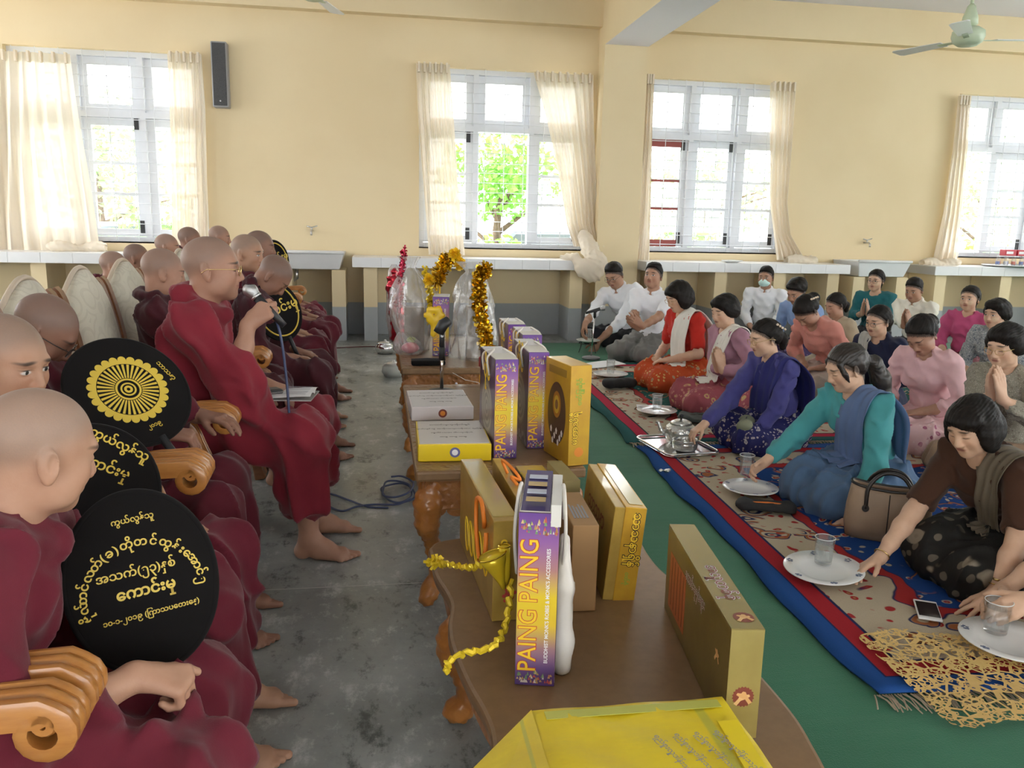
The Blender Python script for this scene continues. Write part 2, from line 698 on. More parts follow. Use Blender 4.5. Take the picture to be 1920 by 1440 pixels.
ZT = 2.255
for wi, (x0, x1) in enumerate(WINS):
    root = empty('window_%d' % (wi + 1), ((x0 + x1) / 2, YW + 0.13, WZ0))
    root['kind'] = 'structure'
    cx, cy = (x0 + x1) / 2, YW + 0.13
    L = lambda bb_, n_, m_, p_=root: bb_.obj(n_, m_, p_)
    hw = (x1 - x0) / 2
    zz0, zz1, zt = 0.0, WZ1 - WZ0, ZT - WZ0
    f = MB()
    frame_box(f, -hw, hw, zz0, zz1, -0.05, 0.05, 0.05)
    L(f, 'window_frame', M_WHITE)
    m1, m2 = -hw / 3, hw / 3
    for mx in (m1, m2):
        L(MB().box((mx - 0.028, -0.05, 0.05), (mx + 0.028, 0.05, zz1 - 0.05)), 'mullion', M_WHITE)
    L(MB().box((-hw + 0.05, -0.055, zt - 0.028), (hw - 0.05, 0.055, zt + 0.028)), 'transom', M_WHITE)
    cols = [(-hw + 0.05, m1 - 0.028), (m1 + 0.028, m2 - 0.028), (m2 + 0.028, hw - 0.05)]
    for ci, (a, c) in enumerate(cols):
        s = MB()
        frame_box(s, a, c, zt + 0.03, zz1 - 0.052, 0.0, 0.04, 0.075)
        so = s.obj('sash', M_WHITE, root)
        MB().box((a + 0.07, 0.018, zt + 0.10), (c - 0.07, 0.022, zz1 - 0.12)).obj('pane', M_GLASS, so)
        if wi == 1 and ci == 1 or wi == 3 and ci == 0:
            # casement swung open, seen edge-on outside the frame
            s = MB()
            W2 = c - a
            Mx = Matrix.Translation((a, 0.05, 0)) @ Matrix.Rotation(RAD(96), 4, 'Z')
            for lo, hi in (((0, -0.02, 0.055), (0.07, 0.02, zt - 0.03)), ((W2 - 0.07, -0.02, 0.055), (W2, 0.02, zt - 0.03)), ((0.07, -0.02, 0.055), (W2 - 0.07, 0.02, 0.125)), ((0.07, -0.02, zt - 0.1), (W2 - 0.07, 0.02, zt - 0.03))):
                s.box(lo, hi, Mx)
            so = s.obj('sash', M_WHITE, root)
            MB().box((0.07, -0.002, 0.12), (W2 - 0.07, 0.002, zt - 0.1), Mx).obj('pane', M_GLASS, so)
            continue
        red = wi == 2 and ci == 0
        s = MB()
        frame_box(s, a, c, 0.055, zt - 0.03, 0.0, 0.04, 0.075)
        so = s.obj('sash', M_WHITE, root)
        hgt = zt - 0.03 - 0.055 - 0.15
        for k in (0.36, 0.66):
            z = 0.13 + hgt * (1 - k)
            MB().box((a + 0.07, -0.002, z - 0.013), (c - 0.07, 0.036, z + 0.013)).obj('glazing_bar', M_REDPAINT if red else M_WHITE, so)
        if red:
            MB().box((a + 0.07, -0.004, 0.052), (c - 0.07, -0.001, 0.132)).obj('bottom_rail', M_REDPAINT, so)
            MB().box((a + 0.07, -0.004, zt - 0.108), (c - 0.07, -0.001, zt - 0.028)).obj('top_rail', M_REDPAINT, so)
        MB().box((a + 0.07, 0.018, 0.13), (c - 0.07, 0.022, zt - 0.1)).obj('pane', M_GLASS, so)
        for zz in (0.09, zt - 0.14):
            MB().box((c - 0.07, -0.006, zz), (c - 0.025, 0.0, zz + 0.13)).obj('hinge', M_BLACK, so)
    g = MB()
    n = int((zz1 - 0.1) / 0.105)
    for k in range(n):
        z = 0.08 + k * 0.105
        g.tube([(-hw + 0.02, -0.085, z), (hw - 0.02, -0.085, z)], 0.0045, 5)
    for k in range(9):
        x = -hw + 0.06 + k * (2 * hw - 0.12) / 8
        g.tube([(x, -0.092, 0.0), (x, -0.092, zz1)], 0.0045, 5)
    go = g.obj('grille', M_WHITE, root)
    MB().box((-hw, -0.13, -0.012), (hw, 0.05, 0.0)).obj('window_sill', M_WHITE, root)

# ---- curtains
def curtain_mat():
    n = NT('cream_voile')
    d = n.b
    n.set(col=n.mix(n.noise(3.0), (0.82, 0.72, 0.58), (0.86, 0.79, 0.68)), rough=0.9, spec=0.1)
    t = n.node('BsdfTranslucent')
    t.inputs[0].default_value = (0.92, 0.85, 0.72, 1)
    tr = n.node('BsdfTransparent')
    m1 = n.node('MixShader')
    m1.inputs[0].default_value = 0.27
    n.t.links.new(d.outputs[0], m1.inputs[1])
    n.t.links.new(t.outputs[0], m1.inputs[2])
    m2 = n.node('MixShader')
    m2.inputs[0].default_value = 0.03
    n.t.links.new(m1.outputs[0], m2.inputs[1])
    n.t.links.new(tr.outputs[0], m2.inputs[2])
    n.t.links.new(m2.outputs[0], n.out.inputs[0])
    return n.mat


M_CURT = curtain_mat()


def curtain(label, rows, pleats, seed, yb=9.20, pool=None):
    """rows: (z, x_left, x_right, forward) from top to bottom"""
    zs = np.array([r[0] for r in rows])[::-1]
    NU, NV = 90, 60
    V = []
    r = np.random.RandomState(seed)
    ph = r.rand(4) * 6.28
    for j in range(NV):
        t = j / (NV - 1)
        z = rows[0][0] + (rows[-1][0] - rows[0][0]) * t
        xl = np.interp(z, zs, [q[1] for q in rows][::-1])
        xr = np.interp(z, zs, [q[2] for q in rows][::-1])
        fw = np.interp(z, zs, [q[3] for q in rows][::-1])
        tight = (xr - xl)
        for i in range(NU):
            u = i / (NU - 1)
            x = xl + (xr - xl) * (u + 0.012 * math.sin(u * 9 + t * 4 + ph[0]))
            a = 0.022 + 0.012 * t
            dep = a * math.sin(u * pleats * 6.283 + 0.9 * math.sin(t * 3.0 + ph[1]) + 2 * t * math.sin(u * 3 + ph[2])) + 0.4 * a * math.sin(u * pleats * 2.7 * 6.283 + ph[3] + t * 2)
            V.append((x, yb - fw + dep, z))
    Q = [(j * NU + i, j * NU + i + 1, (j + 1) * NU + i + 1, (j + 1) * NU + i) for j in range(NV - 1) for i in range(NU - 1)]
    root = empty('curtain', ((rows[0][1] + rows[0][2]) / 2, yb, rows[-1][0]), 0, label, 'curtain', 'cream curtains at the back windows')
    off = np.array(root.location)
    np_obj('panel', np.array(V) - off, Q, M_CURT, root)
    # heading tape with pinch pleats
    x0, x1 = rows[0][1], rows[0][2]
    k = max(3, int(pleats))
    for i in range(k):
        u = (i + 0.5) / k
        MB().box((x0 + (x1 - x0) * u - 0.010, yb - 0.045, rows[0][0] - 0.09), (x0 + (x1 - x0) * u + 0.010, yb + 0.01, rows[0][0] + 0.012), Matrix.Translation(-Vector(root.location))).obj('pinch_pleat', M_CURT, root)
    if pool:
        F = SDF((pool[0] - 0.05, yb - 0.42, 0.5), (pool[1] + 0.05, yb + 0.08, 1.25), 0.012)
        n = 7
        for i in range(n):
            u = i / (n - 1)
            xa = pool[0] + (pool[1] - pool[0]) * u
            zc = pool[2] + 0.02 * math.sin(u * 7 + seed) + pool[3] * math.sin(u * math.pi)
            F.ell((xa, yb - 0.10 - 0.06 * math.sin(u * 5 + seed), zc), (0.09, 0.07, 0.035 + 0.02 * math.sin(u * 9)), 0.05)
        Vp, Qp = F.mesh()
        Vp = folds(Vp, vnormals(Vp, Qp), 0.010, seed, ((0.3, 0.9, 0.4), (0.8, -0.3, 0.5)), 120.0)
        np_obj('gathered_hem', Vp - off, Qp, M_CURT, root)
    return root


def cpx(px0, px1, py, f=0.0):
    a, c = at_y(px0, py, 9.2), at_y(px1, py, 9.2)
    return (0.5 * (a[2] + c[2]), a[0], c[0], f)


curtain('wide cream curtain at the left edge, on the far left window', [cpx(-150, 135, 95), cpx(-150, 148, 220), cpx(-150, 165, 340), cpx(-150, 185, 470)], 12, 1, pool=(-3.25, -2.82, 0.90, 0.01))
curtain('narrow cream curtain beside the black wall speaker', [cpx(313, 378, 100), cpx(318, 384, 200), cpx(322, 386, 330), cpx(324, 390, 468)], 5, 2)
curtain('cream curtain hanging behind the tinsel wrapped gifts', [cpx(780, 843, 120), cpx(785, 850, 230), cpx(795, 858, 350), cpx(803, 872, 478)], 6, 3)
curtain('cream curtain swept to the column with a knotted end', [cpx(1000, 1112, 138), cpx(1024, 1114, 230), cpx(1046, 1118, 330), cpx(1062, 1122, 420), cpx(1072, 1128, 462, 0.12)], 8, 4)
curtain('slim cream curtain right of the column', [cpx(1212, 1226, 142), cpx(1206, 1222, 250), cpx(1190, 1219, 400), cpx(1170, 1216, 494)], 3, 5)
curtain('cream curtain trailing onto the counter above the masked man', [cpx(1446, 1493, 156), cpx(1443, 1486, 260), cpx(1443, 1476, 380), cpx(1450, 1482, 440), cpx(1456, 1512, 488)], 5, 6, pool=(4.72, 5.02, 0.895, 0.0))
curtain('cream curtain bunched at the rightmost window', [cpx(1797, 1818, 182), cpx(1788, 1812, 280), cpx(1772, 1802, 400), cpx(1752, 1792, 494)], 4, 7, pool=(6.42, 6.85, 0.885, 0.0))

_cr = bpy.data.objects['curtain.003']
F = SDF((1.85, 8.45, 0.58), (2.50, 9.25, 1.30), 0.014)
F.chain([(2.24, 9.06, 1.12), (2.27, 8.88, 0.98), (2.29, 8.66, 0.86), (2.24, 8.63, 0.76), (2.14, 8.63, 0.79), (2.06, 8.70, 0.90)], (0.075, 0.085, 0.10, 0.095, 0.075, 0.045), 0.06)
F.chain([(2.07, 8.72, 0.91), (2.0, 8.80, 0.905), (1.93, 8.82, 0.90)], (0.045, 0.035, 0.02), 0.03)
Vp, Qp = F.mesh()
Vp = folds(Vp, vnormals(Vp, Qp), 0.014, 9, ((0.5, 0.3, 0.75), (0.8, -0.3, 0.4)), 110.0)
np_obj('swag', Vp - np.array(_cr.location), Qp, M_CURT, _cr)

# ---- tiled counter along the wall, piers and wash basins
CT = 0.872


def counter(x0, x1, name, ends):
    root = empty('counter', ((x0 + x1) / 2, 9.0, 0), 0, name, 'counter', 'white tiled counters along the back wall')
    cx = (x0 + x1) / 2
    MB().box((x0 - cx, -0.262, CT - 0.10), (x1 - cx, 0.285, CT - 0.004)).obj('slab', M_GROUT, root)
    n = max(1, round((x1 - x0) / 0.30))
    w = (x1 - x0) / n
    t = MB().box((-w / 2 + 0.0015, -0.27, CT - 0.102), (w / 2 - 0.0015, -0.262, CT)).obj('edge_tile', M_TILE, root)
    t.location = (x0 - cx + w / 2, 0, 0)
    tp = MB().box((-w / 2 + 0.0015, -0.262, CT - 0.004), (w / 2 - 0.0015, 0.285, CT)).obj('top_tile', M_TILE, root)
    tp.location = (x0 - cx + w / 2, 0, 0)
    for k in range(1, n):
        for src in (t, tp):
            c = src.copy()
            COL.objects.link(c)
            c.location = (x0 - cx + w * (k + 0.5), 0, 0)
    for px in ends:
        MB().box((px - cx - 0.07, -0.22, 0), (px - cx + 0.07, 0.285, CT - 0.10)).obj('pier', M_WALL, root)
    return root


counter(-5.9, -1.20, 'white tiled counter under the far left window', (-4.6, -3.3, -2.2, -1.35))
counter(-0.28, 2.385, 'white tiled counter behind the gifts, under the second window', (-0.095, 1.05, 2.1))
counter(2.865, 5.27, 'white tiled counter under the window right of the column', (3.05, 3.75, 4.45, 5.1))
counter(6.33, 10.5, 'white tiled counter under the rightmost window', (6.45, 7.3, 8.3, 9.3))
for bi, (x0, x1, lab) in enumerate(((-1.02, -0.36, 'white rectangular wash basin on piers behind the monks'), (5.36, 6.02, 'white wash basin on piers behind the praying people'))):
    root = empty('wash_basin', ((x0 + x1) / 2, 9.0, 0), 0, lab, 'basin')
    hw = (x1 - x0) / 2
    f = MB()
    f.add([(-hw, -0.27, 0.915), (hw, -0.27, 0.915), (hw, 0.285, 0.915), (-hw, 0.285, 0.915),
           (-hw + 0.05, -0.22, 0.74), (hw - 0.05, -0.22, 0.74), (hw - 0.05, 0.28, 0.74), (-hw + 0.05, 0.28, 0.74),
           (-hw + 0.045, -0.225, 0.915), (hw - 0.045, -0.225, 0.915), (hw - 0.045, 0.25, 0.915), (-hw + 0.045, 0.25, 0.915),
           (-hw + 0.09, -0.18, 0.77), (hw - 0.09, -0.18, 0.77), (hw - 0.09, 0.22, 0.77), (-hw + 0.09, 0.22, 0.77)],
          [(0, 1, 5, 4), (1, 2, 6, 5), (2, 3, 7, 6), (3, 0, 4, 7), (4, 5, 6, 7), (0, 8, 9, 1), (1, 9, 10, 2), (2, 10, 11, 3), (3, 11, 8, 0),
           (8, 12, 13, 9), (9, 13, 14, 10), (10, 14, 15, 11), (11, 15, 12, 8), (12, 15, 14, 13)])
    f.obj('bowl', M_TILE, root, bevel=0.008)
    r_ = MB()
    frame_box(r_, -hw - 0.015, hw + 0.015, 0, 0, 0, 0, 0.0) if False else None
    MB().tube([(-hw, -0.275, 0.915), (hw, -0.275, 0.915)], 0.016, 8).obj('rim', M_TILE, root, smooth=True)
    for px in (-hw + 0.06, hw - 0.06):
        MB().box((px - 0.07, -0.22, 0), (px + 0.07, 0.285, 0.735)).obj('pier', M_WALL, root)
    MB().tube([(-hw + 0.16, -0.05, 0.74), (-hw + 0.16, -0.05, 0.64), (-hw + 0.10, -0.02, 0.60), (-hw + 0.10, 0.25, 0.58)], 0.022, 8).obj('drain_pipe', M_STEEL, root, smooth=True)
for i, (px, py, lab) in enumerate(((585, 432, 'small metal tap stub on the wall above the wash basin'), (1622, 455, 'small metal tap stub on the wall right of the masked man'))):
    q = at_y(px, py, 9.28)
    root = empty('wall_tap', (q[0], YW, q[2]), 0, lab, 'tap')
    MB().tube([(0, 0.0, 0), (0, -0.10, 0), (0.0, -0.125, -0.02), (0, -0.128, -0.05)], 0.011, 8).obj('spout', M_STEEL, root, smooth=True)
    MB().tube([(-0.05, -0.06, 0.045), (0.0, -0.06, 0.03), (0.06, -0.06, 0.05)], 0.007, 6).obj('tap_handle', M_STEEL, root, smooth=True)
    MB().tube([(0, -0.06, 0), (0, -0.06, 0.035)], 0.009, 8).obj('stem', M_STEEL, root, smooth=True)

# ---- wall loudspeaker
root = empty('wall_speaker', (-1.585, YW, 2.345), 0, 'tall black column loudspeaker on the wall beside the curtain', 'speaker')
MB().box((-0.078, -0.135, 0.0), (0.078, 0.0, 0.635)).obj('cabinet', mat('grey_speaker_case', (0.30, 0.30, 0.31), 0.5), root, bevel=0.012)
sg = NT('speaker_grille')
sg.set(col=sg.mix(sg.step(sg.voro(240.0), 0.3, 0.45), (0.012, 0.012, 0.013), (0.05, 0.05, 0.052)), rough=0.5)
MB().box((-0.066, -0.142, 0.015), (0.066, -0.134, 0.62)).obj('grille', sg.mat, root, bevel=0.004)
MB().lathe([(0.0, 0), (0.008, 0), (0.008, 0.003), (0, 0.003)], 12, (0.0, -0.143, 0.06), Matrix.Rotation(RAD(90), 3, 'X')).obj('badge', M_STEEL, root)


# ---- ceiling fans
def ceiling_fan(loc, rz, label):
    root = empty('ceiling_fan', loc, rz, label, 'fan')
    gm = mat('pale_green_enamel', (0.50, 0.58, 0.42), 0.4)
    H = CEIL - loc[2]
    MB().tube([(0, 0, 0.10), (0, 0, H)], 0.013, 10).obj('down_rod', gm, root, smooth=True)
    MB().lathe([(0.013, 0.26), (0.03, 0.24), (0.055, 0.16), (0.06, 0.11), (0.02, 0.09)], 20).obj('cup', gm, root, smooth=True)
    MB().lathe([(0.0, -0.045), (0.07, -0.045), (0.105, -0.02), (0.12, 0.02), (0.115, 0.06), (0.07, 0.09), (0.0, 0.09)], 28).obj('motor', gm, root, smooth=True)
    bm = mat('fan_blade', (0.70, 0.71, 0.72), 0.35)
    for k in range(3):
        a = 2 * math.pi * k / 3
        Mr = Matrix.Rotation(a, 4, 'Z') @ Matrix.Rotation(RAD(8), 4, 'X')
        bl = MB()
        bl.prism([(0.20, -0.05), (0.62, -0.07), (0.645, -0.05), (0.645, 0.05), (0.62, 0.065), (0.20, 0.05)], -0.003, 0.003, Mr)
        bo = bl.obj('blade', bm, root, bevel=0.001)
        MB().box((0.09, -0.02, -0.007), (0.25, 0.02, -0.002), Mr).obj('blade_arm', gm, bo)
    MB().lathe([(0.0, H - 0.001), (0.05, H - 0.001), (0.045, H - 0.05), (0.013, H - 0.09)], 20).obj('ceiling_cup', gm, root, smooth=True)


ceiling_fan((4.50, 6.15, 2.72), RAD(-12), 'ceiling fan with a green motor at the top right')
ceiling_fan((-0.52, 7.45, 3.06), RAD(75), 'ceiling fan above the speaking monk, at the top edge')

# ================================================================== OUTSIDE
gm = NT('pale_ground')
gm.set(col=gm.mix(gm.noise(1.5), (0.50, 0.50, 0.44), (0.36, 0.42, 0.24)), rough=0.95)  # ground colour mottled in pale grey and green
tag(MB().box((-40, 9.6, -0.5), (50, 60, -0.3)).obj('garden_ground', gm.mat), kind='structure')


def leaf_mat(name, c1, c2):
    n = NT(name)
    n.set(col=n.mix(n.noise(2.0), c1, c2), rough=0.6)
    t = n.node('BsdfTranslucent')
    t.inputs[0].default_value = (c1[0] * 1.2, c1[1] * 1.3, c1[2], 1)
    m = n.node('MixShader')
    m.inputs[0].default_value = 0.4
    n.t.links.new(n.b.outputs[0], m.inputs[1])
    n.t.links.new(t.outputs[0], m.inputs[2])
    n.t.links.new(m.outputs[0], n.out.inputs[0])
    return n.mat


M_LEAF = leaf_mat('fresh_leaves', (0.16, 0.36, 0.06), (0.26, 0.44, 0.12))
M_LEAF2 = leaf_mat('grey_green_leaves', (0.22, 0.34, 0.16), (0.34, 0.42, 0.22))
M_BARK = mat('bark', (0.16, 0.11, 0.08), 0.9, var=0.4, vscale=12, bump=0.5, bscale=30)


def foliage(name, c, r, n, size, m, parent, seed):
    q = np.random.RandomState(seed)
    d = q.normal(size=(n, 3))
    d /= np.linalg.norm(d, axis=1, keepdims=True)
    p = d * (q.rand(n, 1) ** 0.45) * np.array(r) + np.array(c)
    a = q.normal(size=(n, 3))
    a /= np.linalg.norm(a, axis=1, keepdims=True)
    bq = np.cross(a, q.normal(size=(n, 3)))
    bq /= np.linalg.norm(bq, axis=1, keepdims=True)
    s = size * (0.6 + 0.8 * q.rand(n, 1))
    V = np.stack([p - a * s, p + bq * s * 0.5, p + a * s, p - bq * s * 0.5], 1).reshape(-1, 3)
    Q = np.arange(4 * n).reshape(-1, 4)
    return np_obj(name, V, Q, m, parent, smooth=False)


def tree(loc, h, r, n, label, m, seed, trunk=0.12):
    root = empty('garden_tree', loc, 0, label, 'tree', 'trees in the garden outside')
    MB().tube([(0, 0, 0), (0.05, 0, h * 0.3), (-0.03, 0.05, h * 0.6), (0.02, 0, h * 0.9)], [trunk, trunk * 0.85, trunk * 0.6, trunk * 0.3], 10).obj('trunk', M_BARK, root, smooth=True)
    q = np.random.RandomState(seed)
    br = MB()
    for k in range(6):
        a = q.rand() * 6.28
        z0 = h * (0.45 + 0.07 * k)
        br.tube([(0, 0, z0), (math.cos(a) * r[0] * 0.4, math.sin(a) * r[1] * 0.4, z0 + 0.35), (math.cos(a) * r[0] * 0.8, math.sin(a) * r[1] * 0.8, z0 + 0.55)], [trunk * 0.4, trunk * 0.25, 0.012], 6)
    br.obj('branches', M_BARK, root, smooth=True)
    f = foliage('foliage', (0, 0, h), r, n, 0.075, m, root, seed)
    f['kind'] = 'stuff'


def shrub(loc, r, n, label, m, seed):
    root = empty('garden_shrub', loc, 0, label, 'shrub', 'shrubs in the garden outside')
    MB().tube([(0, 0, 0), (0.02, 0, r[2])], 0.03, 6).obj('stem', M_BARK, root)
    f = foliage('foliage', (0, 0, r[2] * 0.9), r, n, 0.07, m, root, seed)
    f['kind'] = 'stuff'


tree((2.05, 14.5, -0.3), 2.35, (1.15, 0.9, 0.8), 1500, 'tree with a bare trunk seen through the second window', M_LEAF, 1, 0.12)
tree((-5.2, 17.0, -0.3), 2.6, (1.8, 1.2, 1.2), 1500, 'pale tree seen through the far left window', M_LEAF2, 2)
tree((7.2, 18.0, -0.3), 2.3, (1.8, 1.3, 1.0), 1300, 'tree seen through the window right of the column', M_LEAF2, 3)
tree((13.4, 17.0, -0.3), 2.5, (1.7, 1.3, 1.2), 1300, 'tree seen through the rightmost window', M_LEAF2, 4)
shrub((1.75, 12.4, -0.3), (0.55, 0.4, 0.75), 700, 'leafy shrub below the tree at the second window', M_LEAF, 5)
shrub((4.9, 13.0, -0.3), (0.9, 0.5, 1.1), 1000, 'shrub outside the window right of the column', M_LEAF2, 6)
shrub((-3.4, 13.5, -0.3), (0.8, 0.5, 1.2), 900, 'shrub outside the far left window', M_LEAF2, 7)
shrub((10.8, 13.0, -0.3), (0.9, 0.5, 1.2), 900, 'shrub outside the rightmost window', M_LEAF, 8)


def car(loc, rz, label, col):
    root = empty('parked_car', loc, rz, label, 'car', 'cars parked in the garden')
    prof = [(-2.0, 0.25), (-2.05, 0.6), (-1.9, 0.85), (-1.1, 0.95), (-0.6, 1.42), (0.9, 1.45), (1.6, 1.0), (2.0, 0.9), (2.05, 0.5), (2.0, 0.25)]
    MB().prism(prof, -0.8, 0.8, Matrix.Rotation(RAD(90), 4, 'X')).obj('car_body', col, root, bevel=0.06)
    MB().prism([(-0.95, 0.98), (-0.55, 1.36), (0.85, 1.38), (1.35, 1.0)], -0.81, 0.81, Matrix.Rotation(RAD(90), 4, 'X')).obj('side_glass', mat('car_glass', (0.10, 0.13, 0.16), 0.1), root)
    for x in (-1.25, 1.25):
        for y in (-0.72, 0.72):
            MB().lathe([(0.0, -0.1), (0.2, -0.1), (0.32, -0.09), (0.33, 0.09), (0.2, 0.1), (0.0, 0.1)], 20, (x, y, 0.33), Matrix.Rotation(RAD(90), 3, 'X')).obj('wheel', M_BLACK, root, smooth=True)


car((2.9, 15.6, -0.3), RAD(4), 'blue grey car parked behind the tree', mat('blue_car', (0.32, 0.40, 0.52), 0.3))
car((-4.0, 15.0, -0.3), RAD(-3), 'white car parked outside the far left window', mat('white_car', (0.8, 0.8, 0.8), 0.3))
# ================================================================== PEOPLE
def skin(name, tone, scalp=None, lips=(0.32, 0.09, 0.08), brow=(0.02, 0.014, 0.011), eyes='open', thanaka=False, hairline=False):
    if name in _cache:
        return _cache[name]
    n = NT(name)
    at = n.node('Attribute', attribute_name='hp').outputs['Vector']
    x, y, z = n.xyz(at)
    ay = n.m('ABSOLUTE', y)
    front = n.step(x, 0.045, 0.06)

    def blob(cy, cz, ry, rz, soft=0.35, slope=0.0):
        a = n.m('DIVIDE', n.m('SUBTRACT', ay, cy), ry)
        zz = n.m('SUBTRACT', z, cz)
        if slope:
            zz = n.m('SUBTRACT', zz, n.m('MULTIPLY', n.m('SUBTRACT', ay, cy), slope))
        b = n.m('DIVIDE', zz, rz)
        d = n.m('SQRT', n.m('ADD', n.m('MULTIPLY', a, a), n.m('MULTIPLY', b, b)))
        return n.m('MULTIPLY', n.step(d, 1.0 + soft * 0.5, 1.0 - soft), front)
    mott = n.step(n.noise(22.0), 0.3, 0.75)
    c = n.mix(n.m('MULTIPLY', mott, 0.35), tone, tuple(t * k for t, k in zip(tone, (0.80, 0.68, 0.62))))
    # warmer cheeks, nose and ears
    c = n.mix(n.m('MULTIPLY', blob(0.038, -0.03, 0.03, 0.026, 1.2), 0.25), c, (tone[0], tone[1] * 0.62, tone[2] * 0.55))
    if scalp:
        hl = n.m('SUBTRACT', z, n.m('ADD', n.m('MULTIPLY', x, 0.62), 0.018))
        c = n.mix(n.m('MULTIPLY', n.step(hl, -0.030, 0.045), n.m('ADD', 0.50, n.m('MULTIPLY', n.noise(400.0, 1.0), 0.25))), c, scalp)
    if hairline:
        hl = n.m('SUBTRACT', z, n.m('ADD', n.m('MULTIPLY', x, 0.98), -0.004))
        hl = n.m('ADD', hl, n.m('MULTIPLY', n.m('SUBTRACT', n.noise(130.0, 2.0, vec=at), 0.5), 0.03))
        c = n.mix(n.m('MULTIPLY', n.step(hl, -0.020, 0.004), 0.9), c, (0.016, 0.012, 0.010))
    if thanaka:
        c = n.mix(n.m('MULTIPLY', blob(0.042, -0.03, 0.022, 0.024, 0.6), 0.55), c, (0.75, 0.62, 0.42))
    c = n.mix(n.m('MULTIPLY', blob(0.033, 0.030, 0.023, 0.0055, 0.6, -0.12), 0.85), c, brow)
    if eyes == 'open':
        c = n.mix(blob(0.0315, 0.0045, 0.0145, 0.0058, 0.3), c, (0.62, 0.58, 0.54))
        c = n.mix(blob(0.0310, 0.0050, 0.0062, 0.0062, 0.3), c, (0.014, 0.009, 0.007))
        c = n.mix(n.m('MULTIPLY', blob(0.0315, 0.0105, 0.0165, 0.0022, 0.7), 0.9), c, brow)
    else:
        c = n.mix(n.m('MULTIPLY', blob(0.0315, -0.001, 0.0160, 0.0026, 0.6, 0.1), 0.85), c, brow)
    c = n.mix(n.m('MULTIPLY', blob(0.0, -0.0565, 0.0235, 0.0085, 0.5), 0.8), c, lips)
    c = n.mix(n.m('MULTIPLY', blob(0.0, -0.0562, 0.022, 0.0014, 0.6), 0.7), c, (0.07, 0.025, 0.022))
    c = n.mix(n.m('MULTIPLY', blob(0.0075, -0.0425, 0.0042, 0.0026, 0.6), 0.8), c, (0.06, 0.025, 0.02))
    n.set(col=c, rough=0.52, spec=0.4, sss=0.0)
    n.bump(n.noise(260.0), 0.12, 0.002)
    _cache[name] = n.mat
    return n.mat


def head_mesh(c, M, neck, hs, h, fem=False, fat=0.0):
    nb = (np.asarray(M).T @ (np.asarray(neck) - np.asarray(c))) / hs
    lo = np.minimum([-0.15, -0.12, -0.16], nb - 0.09)
    hi = np.maximum([0.15, 0.12, 0.16], nb + 0.09)
    hc = h / hs
    F = SDF(lo, hi, hc)
    w = 0.94 if fem else 1.0
    F.ell((-0.014, 0, 0.036), (0.098, 0.077, 0.086), 0.02)
    F.ell((0.024, 0, -0.012), (0.068, 0.064 * w + 0.006 * fat, 0.086), 0.03)
    F.ell((0.032, 0, -0.066), (0.050, 0.050 * w + 0.012 * fat, 0.040), 0.03)
    F.ell((0.066, 0, -0.092), (0.022, 0.026 * w, 0.019), 0.03)
    for sg in (-1, 1):
        F.ell((0.056, sg * 0.040, -0.026), (0.026, 0.022 + 0.006 * fat, 0.024), 0.025)
        F.ell((0.030, sg * 0.050 * w, -0.062), (0.03, 0.014, 0.025), 0.03)
    F.cap((0.080, -0.034, 0.027), (0.080, 0.034, 0.027), 0.0105, k=0.018)
    for sg in (-1, 1):
        F.ell((0.100, sg * 0.0325, 0.006), (0.016, 0.019, 0.0125), 0.014, sub=True)
        F.ell((0.0755, sg * 0.0315, 0.005), (0.0135, 0.0165, 0.0105), 0.004)
    F.cap((0.088, 0, 0.012), (0.105, 0, -0.028), 0.0075, 0.0115, 0.012)
    for sg in (-1, 1):
        F.ell((0.096, sg * 0.0125, -0.034), (0.0115, 0.0085, 0.0085), 0.008)
    F.cap((0.0885, -0.015, -0.0515), (0.0885, 0.015, -0.0515), 0.0062, k=0.010)
    F.cap((0.0865, -0.013, -0.0625), (0.0865, 0.013, -0.0625), 0.0068, k=0.010)
    F.cap((0.098, -0.024, -0.0568), (0.098, 0.024, -0.0568), 0.0022, k=0.004, sub=True)
    for sg in (-1, 1):
        Me = rot((0, 1, 0), RAD(-12)) @ rot((0, 0, 1), sg * RAD(22))
        F.ell((-0.012, sg * 0.0815, -0.006), (0.019, 0.0075, 0.033), 0.010, M=Me)
        F.ell((-0.006, sg * 0.0890, -0.002), (0.010, 0.0050, 0.019), 0.006, M=Me, sub=True)
        F.ell((-0.005, sg * 0.0790, -0.034), (0.009, 0.0065, 0.010), 0.008)
    r = 0.047 if fem else 0.054
    F.cap((-0.022, 0, -0.05), nb, r + 0.006 * fat, r + 0.008, 0.03)
    V, Q = F.mesh()
    return np.asarray(c) + hs * (V @ np.asarray(M).T), Q, V


def frame(yaw, pitch, roll):
    """head axes: forward, left, up as columns; pitch > 0 looks down, yaw > 0 turns left"""
    return rot((0, 0, 1), RAD(yaw)) @ rot((0, 1, 0), RAD(pitch)) @ rot((1, 0, 0), RAD(roll))


POSE = dict(rest=(0.30, 0.40, 0.30), flat=(0.06, 0.10, 0.06), grip=(0.95, 1.05, 0.6), fist=(1.25, 1.45, 0.9), cup=(0.55, 0.6, 0.35))


